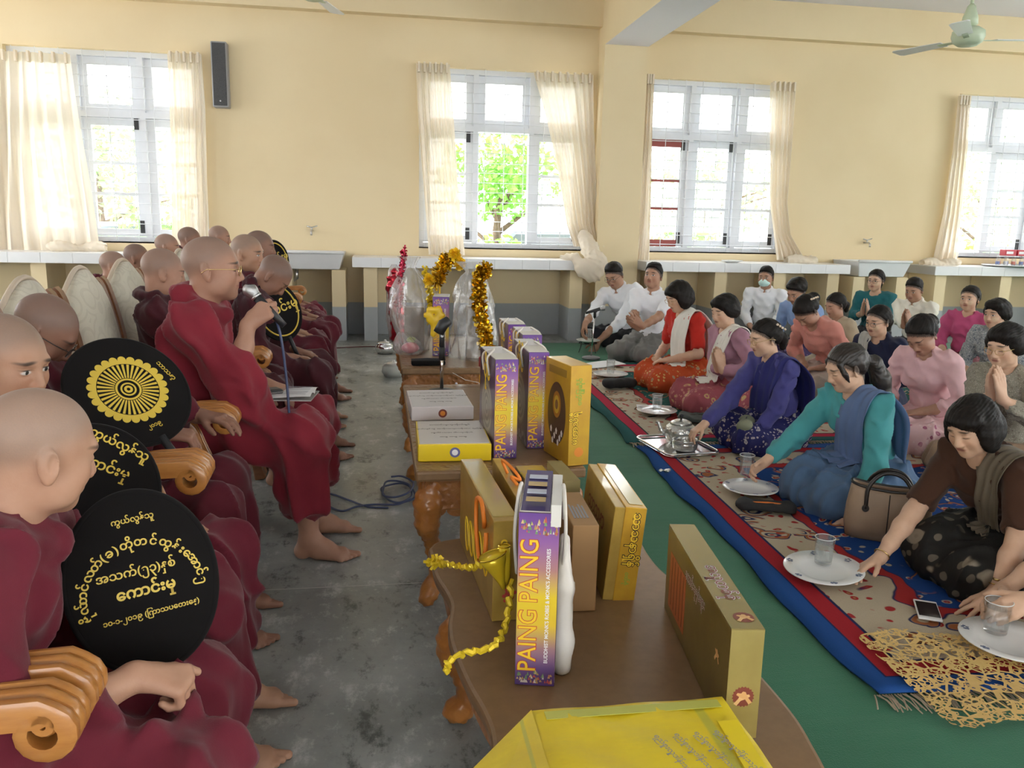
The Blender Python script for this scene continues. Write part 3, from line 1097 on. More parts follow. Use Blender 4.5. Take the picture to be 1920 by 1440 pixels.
def hand(F, w, d, nrm, side, pose='rest', s=1.0, spread=0.0, thumb=None):
    d = unit(d)
    nrm = np.array(nrm, float)
    nrm = unit(nrm - d * (nrm @ d))
    t = np.cross(d, nrm) * (1 if side < 0 else -1)
    cu = POSE[pose]
    w = np.array(w, float)
    offs = (0.0295, 0.0105, -0.0090, -0.0275)
    lens = (0.95, 1.05, 0.98, 0.78)
    F.cap(w - d * 0.01, w + d * 0.03 * s, 0.0225 * s, 0.020 * s, 0.02)
    for i in range(4):
        kn = w + s * (d * (0.088 - 0.006 * abs(i - 1)) + t * offs[i])
        F.cap(w + s * (d * 0.02 + t * offs[i] * 0.55), kn, 0.0150 * s, 0.0125 * s, 0.014)
        p = kn
        dd = unit(d + t * spread * (1.5 - i) * 0.25)
        a = 0.0
        for j, (L, rr) in enumerate(((0.043, 0.0102), (0.027, 0.0092), (0.021, 0.0084))):
            a += cu[j]
            v = dd * math.cos(a) + nrm * math.sin(a)
            q = p + v * L * lens[i] * s
            F.cap(p, q, rr * s, (rr - 0.0010) * s, 0.004)
            p = q
    tb = w + s * (d * 0.028 + t * 0.024 + nrm * 0.006)
    tv = thumb if thumb is not None else (0.62, 0.72, 0.30)
    dirs = [unit(t * tv[0] + d * tv[1] + nrm * tv[2]), unit(t * tv[0] * 0.45 + d * 0.95 + nrm * (tv[2] + 0.15))]
    q = tb + dirs[0] * 0.042 * s
    F.cap(tb, q, 0.0150 * s, 0.0118 * s, 0.012)
    q2 = q + dirs[0] * 0.014 * s + dirs[1] * 0.018 * s
    F.cap(q, q2, 0.0112 * s, 0.0105 * s, 0.004)
    F.cap(q2, q2 + dirs[1] * 0.022 * s, 0.0105 * s, 0.0085 * s, 0.004)


def foot(F, a, ang, out):
    """a = ankle centre 0.085 above the ground, ang = direction of the toes"""
    f = np.array([math.cos(ang), math.sin(ang), 0])
    l = np.array([-math.sin(ang), math.cos(ang), 0]) * out
    z = np.array([0, 0, 1.0])
    a = np.array(a, float)
    F.ell(a - f * 0.028 - z * 0.048, (0.036, 0.033, 0.036), 0.03)
    F.cap(a, a + f * 0.075 - z * 0.036, 0.037, 0.031, 0.03)
    for o, r in ((0.020, 0.023), (-0.002, 0.022), (-0.022, 0.019)):
        F.cap(a + f * 0.03 - z * 0.05, a + f * (0.135 - abs(o) * 0.4) + l * (-o) * 1.2 - z * 0.062, 0.026, r, 0.02)
    for i, (o, L, r) in enumerate(((-0.029, 0.048, 0.0140), (-0.008, 0.044, 0.0102), (0.009, 0.037, 0.0098), (0.023, 0.029, 0.0092), (0.036, 0.020, 0.0088))):
        p = a + f * (0.140 - 0.006 * i) + l * o - z * 0.067
        q = p + f * L + l * o * 0.1 - z * 0.006
        F.cap(p, q, r * 1.02, r, 0.006)


def ik(S, Wp, l1, l2, pole):
    S = np.array(S, float)
    Wp = np.array(Wp, float)
    v = Wp - S
    D = np.linalg.norm(v)
    if D > (l1 + l2) * 0.985:
        k = D / ((l1 + l2) * 0.985)
        l1 *= k
        l2 *= k
    d = v / D
    x = (l1 * l1 - l2 * l2 + D * D) / (2 * D)
    hgt = math.sqrt(max(l1 * l1 - x * x, 1e-6))
    p = np.array(pole, float)
    p = unit(p - d * (p @ d))
    return S + d * x + p * hgt


def arm_mesh(S, E, Wp, hd, h, s=1.0, fat=1.0, cov=0.0):
    P = np.array([S, E, Wp])
    F = SDF(P.min(0) - 0.09 - 0.14 * (np.abs(hd['d']) > -1), P.max(0) + 0.23, h)
    # slimmer where a sleeve covers it
    q = lambda t: (0.72 if t < cov - 0.03 else 1.0)
    rad = lambda t: (0.050 - 0.020 * t if t < 0.5 else (0.040 - 0.004 * (t - 0.5)) if t < 0.66 else 0.039 - 0.0135 * (t - 0.66) / 0.34)
    at = lambda t: (S + (E - S) * t * 2) if t < 0.5 else (E + (Wp - E) * (t - 0.5) * 2)
    T = [0.0, 0.25, 0.5, 0.66, 0.83, 1.0]
    if 0.05 < cov < 0.97:
        T = sorted(T + [max(0.02, cov - 0.05), cov - 0.02])
    for a, b in zip(T[:-1], T[1:]):
        F.cap(at(a), at(b), rad(a) * s * q(a) * (fat if a < 0.8 else 1), rad(b) * s * q(b) * (fat if b < 0.8 else 1), 0.02)
    hand(F, Wp, hd['d'], hd['n'], hd['side'], hd.get('pose', 'rest'), s * hd.get('hs', 1.0), hd.get('spread', 0.0), hd.get('thumb'))
    return F.mesh()


def hair_mesh(style, c, M, hs, h, seed=1):
    hc = h / hs
    F = SDF((-0.27, -0.17, -0.42 if style in ('pony', 'long') else -0.2), (0.16, 0.17, 0.20), hc)
    if style in ('man', 'crop'):
        F.ell((-0.015, 0, 0.039), (0.1030, 0.0815, 0.0900), 0.02)
        F.ell((0.015, 0.008, 0.098), (0.062, 0.062, 0.034), 0.03)
        if style == 'crop':
            F.ell((-0.03, 0, 0.055), (0.105, 0.09, 0.09), 0.03)
            F.ell((0.05, 0.01, 0.085), (0.05, 0.065, 0.035), 0.03)
        F.plane((0.90, 0, -1), -0.014 if style == 'man' else -0.004, 0.016)
        F.ell((0.118, 0, 0.006), (0.06, 0.068, 0.070), 0.015, sub=True)
    else:
        F.ell((-0.018, 0, 0.040), (0.106, 0.0845, 0.092), 0.02)
        F.ell((-0.05, 0, 0.01), (0.070, 0.080, 0.083), 0.03)
        if style == 'bob':
            for sg in (-1, 1):
                F.ell((0.005, sg * 0.078, -0.022), (0.058, 0.028, 0.082), 0.03)
            F.ell((-0.062, 0, -0.035), (0.062, 0.092, 0.085), 0.04)
            F.ell((0.055, 0.02, 0.072), (0.055, 0.072, 0.042), 0.03)
            F.ell((0.120, 0.0, -0.040), (0.085, 0.056, 0.105), 0.015, sub=True)
        elif style == 'shortf':
            for sg in (-1, 1):
                F.ell((-0.005, sg * 0.074, 0.012), (0.050, 0.026, 0.052), 0.03)
            F.ell((-0.050, 0, -0.005), (0.066, 0.088, 0.085), 0.04)
            F.ell((0.048, 0.01, 0.082), (0.055, 0.07, 0.04), 0.03)
            F.ell((0.120, 0.0, -0.030), (0.075, 0.064, 0.092), 0.015, sub=True)
            F.plane((0.35, 0, -1), 0.055, 0.02)
        else:
            F.ell((0.128, 0.0, -0.010), (0.080, 0.066, 0.092), 0.015, sub=True)
            F.plane((1.05, 0, -1), -0.004, 0.02)
            if style == 'bun':
                F.ell((-0.125, 0, 0.0), (0.045, 0.050, 0.048), 0.02)
            elif style == 'tied':
                F.chain([(-0.105, 0, -0.005), (-0.130, 0, -0.04), (-0.118, 0, -0.10)], (0.030, 0.034, 0.022), 0.02)
            elif style == 'pony':
                F.chain([(-0.11, 0, 0.005), (-0.155, 0.0, -0.04), (-0.165, 0.0, -0.14), (-0.15, 0, -0.26), (-0.13, 0, -0.36)], (0.028, 0.040, 0.050, 0.044, 0.018), 0.02)
                for sg in (-1, 1):
                    F.chain([(0.055, sg * 0.058, 0.055), (0.052, sg * 0.074, 0.0), (0.040, sg * 0.072, -0.05)], (0.014, 0.012, 0.004), 0.012)
    V, Q = F.mesh()
    N = vnormals(V, Q)
    a = np.arctan2(V[:, 1], V[:, 2] + 0.02 + 0.3 * V[:, 0])
    V = V + N * (0.0010 * np.sin(a * 60 + 5 * wob(V, seed, 25.0)) + 0.0030 * wob(V, seed + 3, 70.0) + 0.0014 * wob(V, seed + 9, 190.0))[:, None]
    return np.asarray(c) + hs * (V @ np.asarray(M).T), Q


def glasses_obj(c, M, hs, parent, rim, col, w=0.0235, hh=0.017, full=True):
    b = MB()
    T = lambda p: np.asarray(c) + hs * (np.asarray(M) @ np.array(p, float))
    for sg in (-1, 1):
        ring = []
        for k in range(20):
            a = 2 * math.pi * k / 20
            q = 0.5
            cx, cz = math.cos(a), math.sin(a)
            yy = w * math.copysign(abs(cx) ** 0.75, cx)
            zz = hh * math.copysign(abs(cz) ** 0.75, cz)
            ring.append(T((0.1035 - 0.25 * abs(sg * 0.032 + yy) ** 1.0 * 0.25, sg * 0.032 + yy, -0.001 + zz)))
        b.tube(ring, rim * hs, 6, closed=True)
        b.tube([T((0.0985, sg * 0.056, 0.006)), T((0.05, sg * 0.0785, 0.006)), T((-0.01, sg * 0.088, 0.004)), T((-0.03, sg * 0.087, -0.012))], rim * hs, 6)
    b.tube([T((0.101, -0.009, 0.003)), T((0.109, 0, 0.006)), T((0.101, 0.009, 0.003))], rim * hs, 6)
    return b.obj('glasses', col, parent, smooth=True)


def strip(name, fields, pts, wids, nl, nw, off, m, parent, amp=0.006, seed=3, waves=5.0, thick=0.004):
    """a length of cloth laid over the body: pts = centre line, wids = half-width vectors; pushed out of the fields"""
    C = catmull(pts, nl)
    Wd = catmull(wids, nl)
    u = np.linspace(-1, 1, nw)
    V = (C[:, None, :] + Wd[:, None, :] * u[None, :, None]).reshape(-1, 3)
    T = np.gradient(C, axis=0)
    T /= np.linalg.norm(T, axis=1, keepdims=True) + 1e-9
    Nn = np.cross(T, Wd / (np.linalg.norm(Wd, axis=1, keepdims=True) + 1e-9))
    Nr = np.repeat(Nn, nw, 0)
    uu = np.tile(u, nl)
    ll = np.repeat(np.linspace(0, 1, nl), nw)
    wv = np.sin(uu * waves * 2.2 + seed + 1.5 * np.sin(ll * 5 + seed)) * amp
    V0 = V
    for it in range(8):
        d = np.full(len(V), 1.0)
        for F in fields:
            d = np.minimum(d, F.sample(V))
        bad = d < off
        if not bad.any():
            break
        G = np.zeros_like(V)
        e = 0.012
        for ax in range(3):
            dv = np.zeros(3)
            dv[ax] = e
            dp = np.full(len(V), 1.0)
            dm = np.full(len(V), 1.0)
            for F in fields:
                dp = np.minimum(dp, F.sample(V + dv))
                dm = np.minimum(dm, F.sample(V - dv))
            G[:, ax] = dp - dm
        G /= np.linalg.norm(G, axis=1, keepdims=True) + 1e-9
        V = V + G * np.where(bad, np.minimum(off - d, 0.05), 0)[:, None]
        # relax
        A = V.reshape(nl, nw, 3)
        B = A.copy()
        B[1:-1, 1:-1] = 0.5 * A[1:-1, 1:-1] + 0.125 * (A[:-2, 1:-1] + A[2:, 1:-1] + A[1:-1, :-2] + A[1:-1, 2:])
        V = B.reshape(-1, 3)
    V = V + Nr * wv[:, None]
    V[:, 2] = np.maximum(V[:, 2], 0.006)
    Q = []
    for i in range(nl - 1):
        for j in range(nw - 1):
            Q.append((i * nw + j, i * nw + j + 1, (i + 1) * nw + j + 1, (i + 1) * nw + j))
    o = np_obj(name, V, Q, m, parent)
    md = o.modifiers.new('thickness', 'SOLIDIFY')
    md.thickness = thick
    return o


def put_body(parts, hp, m, parent):
    V, Q = join(parts)
    A = np.zeros((len(V), 3), np.float32)
    A[:, 2] = -9
    A[:len(hp)] = hp
    return np_obj('body', V, Q, m, parent, attr=A)


def lay(label, pos, face, fem=True, lean=10, roll=0, head=(0, 10, 0), legs='side', arms=None, pray_at=None, sk=None, hair='tied', hairm=None,
        top=None, sleeve=1.0, skirt=None, g=1.0, res=1.0, cell=1.0, glasses=None, shawl=None, group='people seated on the floor', hs=None, seed=1, mask=None, neckv=0.0, clip=None, hoff=(0, 0, 0), hop=0.0, kk=1.0, collar=False):
    """a person seated on the floor; local axes: +x forward, +y left, z up, origin on the floor under the hips"""
    R = rot((0, 0, 1), RAD(face))
    hs = hs or (0.97 if fem else 1.02)
    th = RAD(lean)
    rl = rot((1, 0, 0), RAD(roll))
    u1 = rl @ np.array([math.sin(th), 0, math.cos(th)])
    u2 = rl @ np.array([math.sin(th * 1.35), 0, math.cos(th * 1.35)])
    fwd = unit(np.array([1, 0, 0]) - u2 * u2[0])
    lft = np.cross(u2, fwd)
    hip = np.array([0, 0, 0.135 + hop])
    waist = hip + u1 * 0.16
    chest = waist + u2 * 0.165
    neck = chest + u2 * 0.165
    hM = frame(*head)
    hc = neck + unit(u2 * 0.6 + np.array([0.12, 0, 0.5])) * 0.095 + hM @ np.array([0.022, 0, 0.045]) * hs + np.array(hoff, float)
    # the head's place in the room fixes scale and seat
    hw_ = np.array(pos, float)
    s = hw_[2] / hc[2]
    P = np.array([hw_[0], hw_[1], 0.0]) - (R @ (hc * s)) * np.array([1, 1, 0])
    print('lay %-60s s %.3f pos %.2f %.2f' % (label[:60], s, P[0], P[1]))
    root = empty('person', tuple(P), RAD(face), label, 'person', group)
    root.scale = (s, s, s)
    loc = lambda w: (R.T @ (np.array(w, float) - P)) / s
    sw = 0.158 if fem else 0.185
    hh = 0.0042 * cell
    V, Q, HP = head_mesh(hc, hM, neck - u2 * 0.05, hs, hh, fem, max(0.0, (g - 1) * 4))
    parts = [(V, Q)]
    # torso under the clothes, one coarse continuous piece
    T = SDF((-0.35, -0.35, 0.0), (0.55, 0.35, 0.95), 0.018)
    T.ell(hip, (0.11 * g, 0.14 * g, 0.10), 0.05)
    T.ell(waist, (0.085 * g, 0.115 * g, 0.12), 0.06)
    T.ell(chest + u2 * 0.02, (0.09 * g, 0.128 * g, 0.14), 0.06)
    T.cap(neck - u2 * 0.055 - lft * sw * 0.8, neck - u2 * 0.055 + lft * sw * 0.8, 0.047, k=0.05)
    T.cap(neck - u2 * 0.06, neck + u2 * 0.02, 0.056, 0.045, 0.05)
    parts.append(T.mesh())
    # arms
    B = SDF((-0.42, -0.62, -0.03), (0.75, 0.62, 0.98), 0.011 * res)
    gm = g
    B.ell(chest + u2 * 0.03, (0.108 * gm, 0.150 * gm, 0.145), 0.05)
    B.ell(waist, (0.102 * gm, 0.132 * gm, 0.14), 0.06)
    B.ell(hip + u1 * 0.01, (0.125 * gm, 0.162 * gm, 0.10), 0.06)
    if fem:
        for sg in (-1, 1):
            B.ell(chest + fwd * 0.062 + lft * sg * 0.062 - u2 * 0.0, (0.055, 0.058, 0.058), 0.05)
    shs = {}
    bands = []
    for sg in (-1, 1):
        Sp = neck - u2 * 0.055 + lft * sg * sw
        if pray_at is not None:
            base = loc(pray_at) if len(pray_at) == 3 and abs(pray_at[0]) + abs(pray_at[1]) > 1.2 else np.array(pray_at, float)
            dd = unit((0.30, 0, 0.95))
            ar = dict(w=base + np.array([0, sg * 0.030, 0]) - dd * 0.0, d=dd + np.array([0, -sg * 0.05, 0]), n=(0, -sg, 0), pose='flat', thumb=(0.35, 0.9, 0.0))
        else:
            ar = dict(w=np.array([0.27, sg * 0.09, 0.245]), d=(0.75, -sg * 0.6, -0.15), n=(0, 0, -1), pose='rest')
            if arms and sg in arms:
                a = dict(arms[sg])
                if a.get('world', True):
                    a['w'] = loc(a['w'])
                    a['d'] = R.T @ np.array(a['d'], float)
                    a['n'] = R.T @ np.array(a['n'], float)
                ar = a
        Wp = np.array(ar['w'], float)
        E = ik(Sp, Wp, 0.265, 0.235, ar.get('pole', (-0.35, sg * 0.75, -1.0)))
        ar['side'] = sg
        if ar.get('band'):
            bands.append((Wp + unit(E - Wp) * 0.025, unit(E - Wp), ar['band']))
        parts.append(arm_mesh(Sp, E, Wp, ar, hh * 1.15, 0.95 if fem else 1.04, 0.95 + (g - 1) * 0.8, sleeve))
        B.cap(neck - u2 * 0.045, Sp, 0.060, 0.062, 0.05)
        B.cap(Sp, E, 0.064 + 0.03 * (g - 1), 0.052 + 0.03 * (g - 1), 0.03)
        if sleeve > 0.5:
            f = (sleeve - 0.5) * 2
            B.cap(E, E + (Wp - E) * f * 0.93, 0.055 + 0.03 * (g - 1), 0.053 - 0.009 * f + 0.02 * (g - 1), 0.02)
        else:
            # a short sleeve: cut the upper arm off above the elbow
            pass
        shs[sg] = (Sp, E, Wp)
    B.ell(neck + fwd * 0.030 + u2 * 0.012, (0.060 + neckv, 0.056, 0.060 + neckv), 0.012, sub=True)
    if sleeve <= 0.5:
        for sg in (-1, 1):
            Sp, E, Wp = shs[sg]
            cut = Sp + (E - Sp) * (sleeve * 2)
            dv = unit(E - Sp)
            B.ell(cut + dv * 0.16, (0.16, 0.10, 0.10), 0.01, M=np.stack([dv, unit(np.cross(dv, (0.3, 0.2, 1))), np.cross(dv, unit(np.cross(dv, (0.3, 0.2, 1))))], 1), sub=True)
    B.plane((0, 0, -1), -0.05, 0.01)
    put_body(parts, HP, sk, root)
    Vb, Qb = B.mesh()
    Vb = folds(Vb, vnormals(Vb, Qb), 0.0140, seed + 20, ((0.6, 0.2, 0.75), (-0.3, 0.7, 0.6)), 95.0)
    np_obj('blouse' if fem else 'shirt', Vb, Qb, top, root)
    # skirt or longyi round the folded legs
    K = SDF((-0.42, -0.62, -0.02), (0.78, 0.62, 0.50), 0.0125 * res)
    K.ell(hip - np.array([0.01, 0, 0.02]), (0.155 * g * kk, 0.178 * g * kk, 0.125), 0.05)
    if legs == 'cross':
        for sg in (-1, 1):
            kn = np.array([0.30, sg * 0.28, 0.115])
            K.cap(hip + np.array([0, sg * 0.08, -0.02]), kn, 0.105 * g * kk, 0.082 * kk, 0.06)
            K.cap(kn, (0.27, -sg * 0.06, 0.075), 0.080, 0.060, 0.05)
        K.ell((0.20, 0, 0.09), (0.17, 0.22, 0.08), 0.06)
    elif legs == 'kneel':
        for sg in (-1, 1):
            kn = np.array([0.40, sg * 0.15, 0.10])
            K.cap(hip + np.array([0, sg * 0.08, 0.0]), kn, 0.105 * g * kk, 0.085 * kk, 0.05)
            K.cap(kn, (-0.05, sg * 0.12, 0.055), 0.075, 0.05, 0.05)
    else:
        sd = -1 if legs == 'side_r' else 1
        k1, k2 = np.array([0.40, sd * 0.20, 0.10]), np.array([0.36, sd * -0.06, 0.125])
        K.cap(hip + np.array([0, 0.08 * sd, -0.02]), k1, 0.110 * g * kk, 0.088 * kk, 0.10)
        K.cap(hip + np.array([0, -0.08 * sd, 0.0]), k2, 0.110 * g * kk, 0.090 * kk, 0.10)
        K.cap(k1, (0.10, -sd * 0.20, 0.065), 0.082, 0.060, 0.10)
        K.cap(k2, (0.02, -sd * 0.32, 0.065), 0.085, 0.062, 0.10)
        K.cap((0.10, -sd * 0.20, 0.065), (-0.05, -sd * 0.36, 0.05), 0.06, 0.045, 0.05)
    if legs in ('side', 'side_r'):
        K.ell((0.24, 0.05 * sd, 0.075), (0.21 * kk, 0.22 * kk, 0.080), 0.10)
        K.ell((0.02, -0.20 * sd, 0.05), (0.20, 0.20, 0.055), 0.08)
    elif legs == 'kneel':
        K.ell((0.20, 0, 0.09), (0.20, 0.17, 0.075), 0.10)
    K.plane((0, 0, -1), -0.004, 0.006)
    Vk, Qk = K.mesh()
    Nk = vnormals(Vk, Qk)
    Vk = folds(Vk, Nk, 0.0230, seed + 40, ((0.8, 0.6, 0.1), (0.5, -0.8, 0.2)), 75.0)
    Vk[:, 2] = np.maximum(Vk[:, 2], 0.003)
    np_obj('skirt' if fem else 'longyi', Vk, Qk, skirt, root)
    if hair:
        Vh, Qh = hair_mesh(hair, hc, hM, hs, hh * 1.1, seed)
        np_obj('hair', Vh, Qh, hairm, root)
    for bd in bands:
        ring = []
        a_ = unit(np.cross(bd[1], (0.3, 0.5, 0.8)))
        c_ = np.cross(bd[1], a_)
        for k in range(20):
            t_ = 2 * math.pi * k / 20
            ring.append(bd[0] + 0.0315 * (a_ * math.cos(t_) + c_ * math.sin(t_)))
        bo_ = MB().tube(ring, 0.003, 6, closed=True).obj('bracelet', M_GOLDRIM, root, smooth=True)
        if bd[2] == 'watch':
            bo_.name = 'wrist_watch'
            MB().lathe([(0.0, 0.0), (0.014, 0.0), (0.014, 0.006), (0.0, 0.007)], 18, tuple(bd[0] + np.array([0, 0, 0.031]))).obj('watch_face', M_GOLDRIM, bo_, smooth=True)
    if collar:
        C = SDF(neck - 0.17, neck + 0.17, 0.009)
        q_ = lambda a: neck + u2 * (0.006 - 0.022 * math.cos(a)) + fwd * 0.066 * math.cos(a) + lft * 0.066 * math.sin(a)
        for k in range(12):
            C.cap(q_(RAD(22 + 26.3 * k)), q_(RAD(22 + 26.3 * (k + 1))), 0.016, k=0.012)
        for sg in (-1, 1):
            C.cap(q_(RAD(sg * 22)), q_(RAD(sg * 40)) - u2 * 0.045 + fwd * 0.022, 0.014, 0.010, 0.012)
        Vc, Qc = C.mesh()
        np_obj('collar', Vc, Qc, top, root)
    if clip is not None:
        b = MB()
        for k in range(4):
            p = hc + hs * (hM @ np.array([-0.070 - 0.016 * k, clip * 0.070, 0.085 - 0.016 * k]))
            b.lathe([(0.001, -0.009), (0.008, -0.005), (0.009, 0.002), (0.001, 0.008)], 10, tuple(p))
        b.obj('hair_clip', M_CLIP, root, smooth=True)
    if glasses:
        glasses_obj(hc, hM, hs, root, 0.0014, glasses)
    if mask:
        Fm = SDF((0.0, -0.1, -0.13), (0.14, 0.1, 0.02), 0.006)
        Fm.ell((0.040, 0, -0.052), (0.064, 0.068, 0.050), 0.01)
        Fm.ell((0.080, 0, -0.045), (0.030, 0.03, 0.038), 0.03)
        Vm, Qm = Fm.mesh()
        keep = Vm[:, 0] > 0.028
        Vm = Vm[:, :] + np.where(keep, 0.004, 0.0)[:, None] * np.array([1.0, 0, 0])
        np_obj('face_mask', hc + hs * (Vm @ hM.T), Qm, mask, root)
    if shawl:
        for sh in (shawl if isinstance(shawl, list) else [shawl]):
            strip('shawl', [B, K], sh['pts'](neck, chest, hip, lft, fwd, u2), sh['w'](lft, fwd, u2), sh.get('nl', 60), sh.get('nw', 14), 0.010, sh['m'], root, sh.get('amp', 0.006), seed, sh.get('waves', 5.0))
    return dict(root=root, loc=loc, B=B, K=K, hc=hc, hM=hM, hs=hs, sh=shs)


def shawl_over(side, m, front_len=0.5, back=True, cross=0.0, w=0.075):
    """cloth over one shoulder: down the front to the lap and down the back"""
    def pts(neck, chest, hip, lft, fwd, u2):
        sh = neck - u2 * 0.0 + lft * side * 0.105
        f1 = chest + fwd * 0.13 + lft * side * (0.085 - 0.10 * cross)
        f2 = hip + fwd * 0.16 + u2 * 0.10 + lft * side * (0.09 - 0.24 * cross)
        f3 = hip + np.array([0.30, side * (0.10 - 0.3 * cross), 0.06])
        b1 = chest - fwd * 0.13 + lft * side * 0.10
        b2 = np.array([b1[0] - 0.015, b1[1] * 1.05, hip[2] + 0.10])
        P = [f3, f2, f1, sh + u2 * 0.03, b1, b2] if front_len > 0.4 else [f2, f1, sh + u2 * 0.03, b1, b2]
        return P if back else P[:-1]

    def wd(lft, fwd, u2):
        n = (6 if front_len > 0.4 else 5) - (0 if back else 1)
        a = lft * w
        return [a * 1.25 if i != n - 3 else a for i in range(n)]
    return dict(pts=pts, w=wd, m=m)


def robe_mat(name, col, col2):
    if name in _cache:
        return _cache[name]
    n = NT(name)
    c = n.mix(n.step(n.noise(5.0), 0.3, 0.7), col, col2)
    n.set(col=c, rough=0.85, spec=0.2, sheen=0.15)
    n.bump(n.noise(420.0, 2.0), 0.25, 0.0015)
    _cache[name] = n.mat
    return n.mat


def monk(label, pos, face=0.0, lean=-12, roll=0, head=(0, 8, 0), sk=None, robe=None, arms=None, res=1.0, cell=1.0, glasses=None, seed=1, legs=None, feet=True, hs=1.03, twist=0.0,
         bare_r=False, group='monks seated on the teak chairs', hoff=(0, 0, 0)):
    """a monk on a chair; origin on the floor under the hips, seat surface at 0.44"""
    R = rot((0, 0, 1), RAD(face))
    th = RAD(lean)
    rl = rot((1, 0, 0), RAD(roll))
    u1 = rl @ np.array([math.sin(th), 0, math.cos(th)])
    u2 = rl @ np.array([math.sin(th * 0.8 + RAD(6)), 0, math.cos(th * 0.8 + RAD(6))])
    fwd = unit(np.array([1, 0, 0]) - u2 * u2[0])
    lft = np.cross(u2, fwd)
    hip = np.array([0, 0, 0.52])
    waist = hip + u1 * 0.17
    chest = waist + u2 * 0.17
    neck = chest + u2 * 0.165
    hM = frame(*head)
    hc = neck + unit(u2 * 0.5 + np.array([0.15, 0, 0.5])) * 0.09 + hM @ np.array([0.022, 0, 0.045]) * hs + np.array(hoff, float)
    hw_ = np.array(pos, float)
    zoff = 0.0
    s = hw_[2] / hc[2]
    if s < 0.76:
        s = 0.76
    P = np.array([hw_[0], hw_[1], 0.0]) - (R @ (hc * s)) * np.array([1, 1, 0])
    print('monk %-60s s %.3f zoff %.3f pos %.2f %.2f' % (label[:60], s, zoff, P[0], P[1]))
    root = empty('person', (P[0], P[1], 0.0), RAD(face), label, 'person', group)
    root.scale = (s, s, s)
    loc = lambda w: (R.T @ (np.array(w, float) - P)) / s
    hh = 0.0040 * cell
    V, Q, HP = head_mesh(hc, hM, neck - u2 * 0.06, hs, hh, False, 0.3)
    parts = [(V, Q)]
    T = SDF((-0.45, -0.35, 0.38), (0.6, 0.35, 1.25), 0.02)
    T.ell(hip, (0.12, 0.15, 0.10), 0.05)
    T.ell(waist, (0.10, 0.13, 0.13), 0.06)
    T.ell(chest, (0.10, 0.14, 0.15), 0.06)
    T.cap(neck - u2 * 0.06 - lft * 0.15, neck - u2 * 0.06 + lft * 0.15, 0.05, k=0.05)
    T.cap(neck - u2 * 0.06, neck + u2 * 0.01, 0.06, 0.05, 0.05)
    parts.append(T.mesh())
    B = SDF((-0.55, -0.62, 0.10), (0.85, 0.62, 1.28), 0.0125 * res)
    B.ell(hip, (0.165, 0.195, 0.115), 0.08)
    B.ell(waist, (0.135, 0.165, 0.15), 0.08)
    B.ell(chest + u2 * 0.02, (0.125, 0.168, 0.16), 0.08)
    sw = 0.165
    for sg in (-1, 1):
        Sp = neck - u2 * 0.07 + lft * sg * sw
        ar = dict(w=np.array([0.33, sg * 0.13, 0.625]), d=(0.9, -sg * 0.35, -0.1), n=(0, 0, -1), pose='rest', cover=0.8)
        if arms and sg in arms:
            a = dict(arms[sg])
            if a.get('world', True):
                a['w'] = loc(a['w'])
                a['d'] = R.T @ np.array(a['d'], float)
                a['n'] = R.T @ np.array(a['n'], float)
            ar = a
        ar['side'] = sg
        Wp = np.array(ar['w'], float)
        E = ik(Sp, Wp, 0.285, 0.25, ar.get('pole', (-0.3, sg * 0.6, -1.0)))
        parts.append(arm_mesh(Sp, E, Wp, ar, hh * 1.2, 1.05, 1.0, ar.get('cover', 0.8) - 0.02))
        B.cap(neck - u2 * 0.035, Sp, 0.060, 0.066, 0.06)
        cv = ar.get('cover', 0.8)
        B.cap(Sp, Sp + (E - Sp) * min(1, cv * 2), 0.070, 0.070, 0.05)
        if cv > 0.5:
            B.cap(E, E + (Wp - E) * (cv - 0.5) * 2 * 0.92, 0.078, 0.058, 0.05)
            if ar.get('drape', 1):
                mid = E + (Wp - E) * 0.4
                B.cap(mid, (mid[0] + 0.03, mid[1] * 1.02, max(0.56, mid[2] - 0.16)), 0.055, 0.075, 0.08)
    # collar roll
    for k in range(14):
        a0, a1 = 2 * math.pi * k / 14, 2 * math.pi * (k + 1) / 14
        q = lambda a: neck + u2 * (0.002 - 0.035 * math.cos(a)) + fwd * 0.080 * math.cos(a) + lft * 0.088 * math.sin(a)
        B.cap(q(a0), q(a1), 0.027, k=0.02)
    lg = legs or {}
    fparts = []
    for sg in (-1, 1):
        kn, an, fa = lg.get(sg, ((0.46, sg * 0.16, 0.515), (0.48, sg * 0.14, 0.085), RAD(sg * 8)))
        kn = np.array(kn, float)
        an = np.array(an, float)
        B.cap(hip + np.array([0, sg * 0.09, 0.0]), kn, 0.118, 0.096, 0.08)
        low = kn + (an - kn) * 0.80
        B.cap(kn, low, 0.094, 0.098, 0.07)
        if feet:
            F = SDF(np.minimum(kn, an) - 0.13, np.maximum(kn, an) + 0.26, hh * 1.4)
            F.cap(kn + (an - kn) * 0.35, kn + (an - kn) * 0.55, 0.055, 0.052, 0.02)
            F.cap(kn + (an - kn) * 0.55, an, 0.052, 0.036, 0.02)
            foot(F, an, fa, sg)
            F.plane((0, 0, -1), -0.001, 0.004)
            parts.append(F.mesh())
    kl, kr = (np.array(lg[1][0]), np.array(lg[-1][0])) if lg else (np.array([0.46, 0.16, 0.515]), np.array([0.46, -0.16, 0.515]))
    B.ell((kl + kr) / 2 * np.array([0.72, 1, 0.95]), (0.17, 0.15, 0.075), 0.08)
    B.ell((kl + kr) / 2 * np.array([0.92, 1, 0.66]), (0.05, 0.15, 0.17), 0.08)
    B.plane((0.12, 0.05, -1), -0.155, 0.02)
    put_body(parts, HP, sk, root)
    Vb, Qb = B.mesh()
    N = vnormals(Vb, Qb)
    up = np.clip((Vb[:, 2] - 0.60) / 0.15, 0, 1)
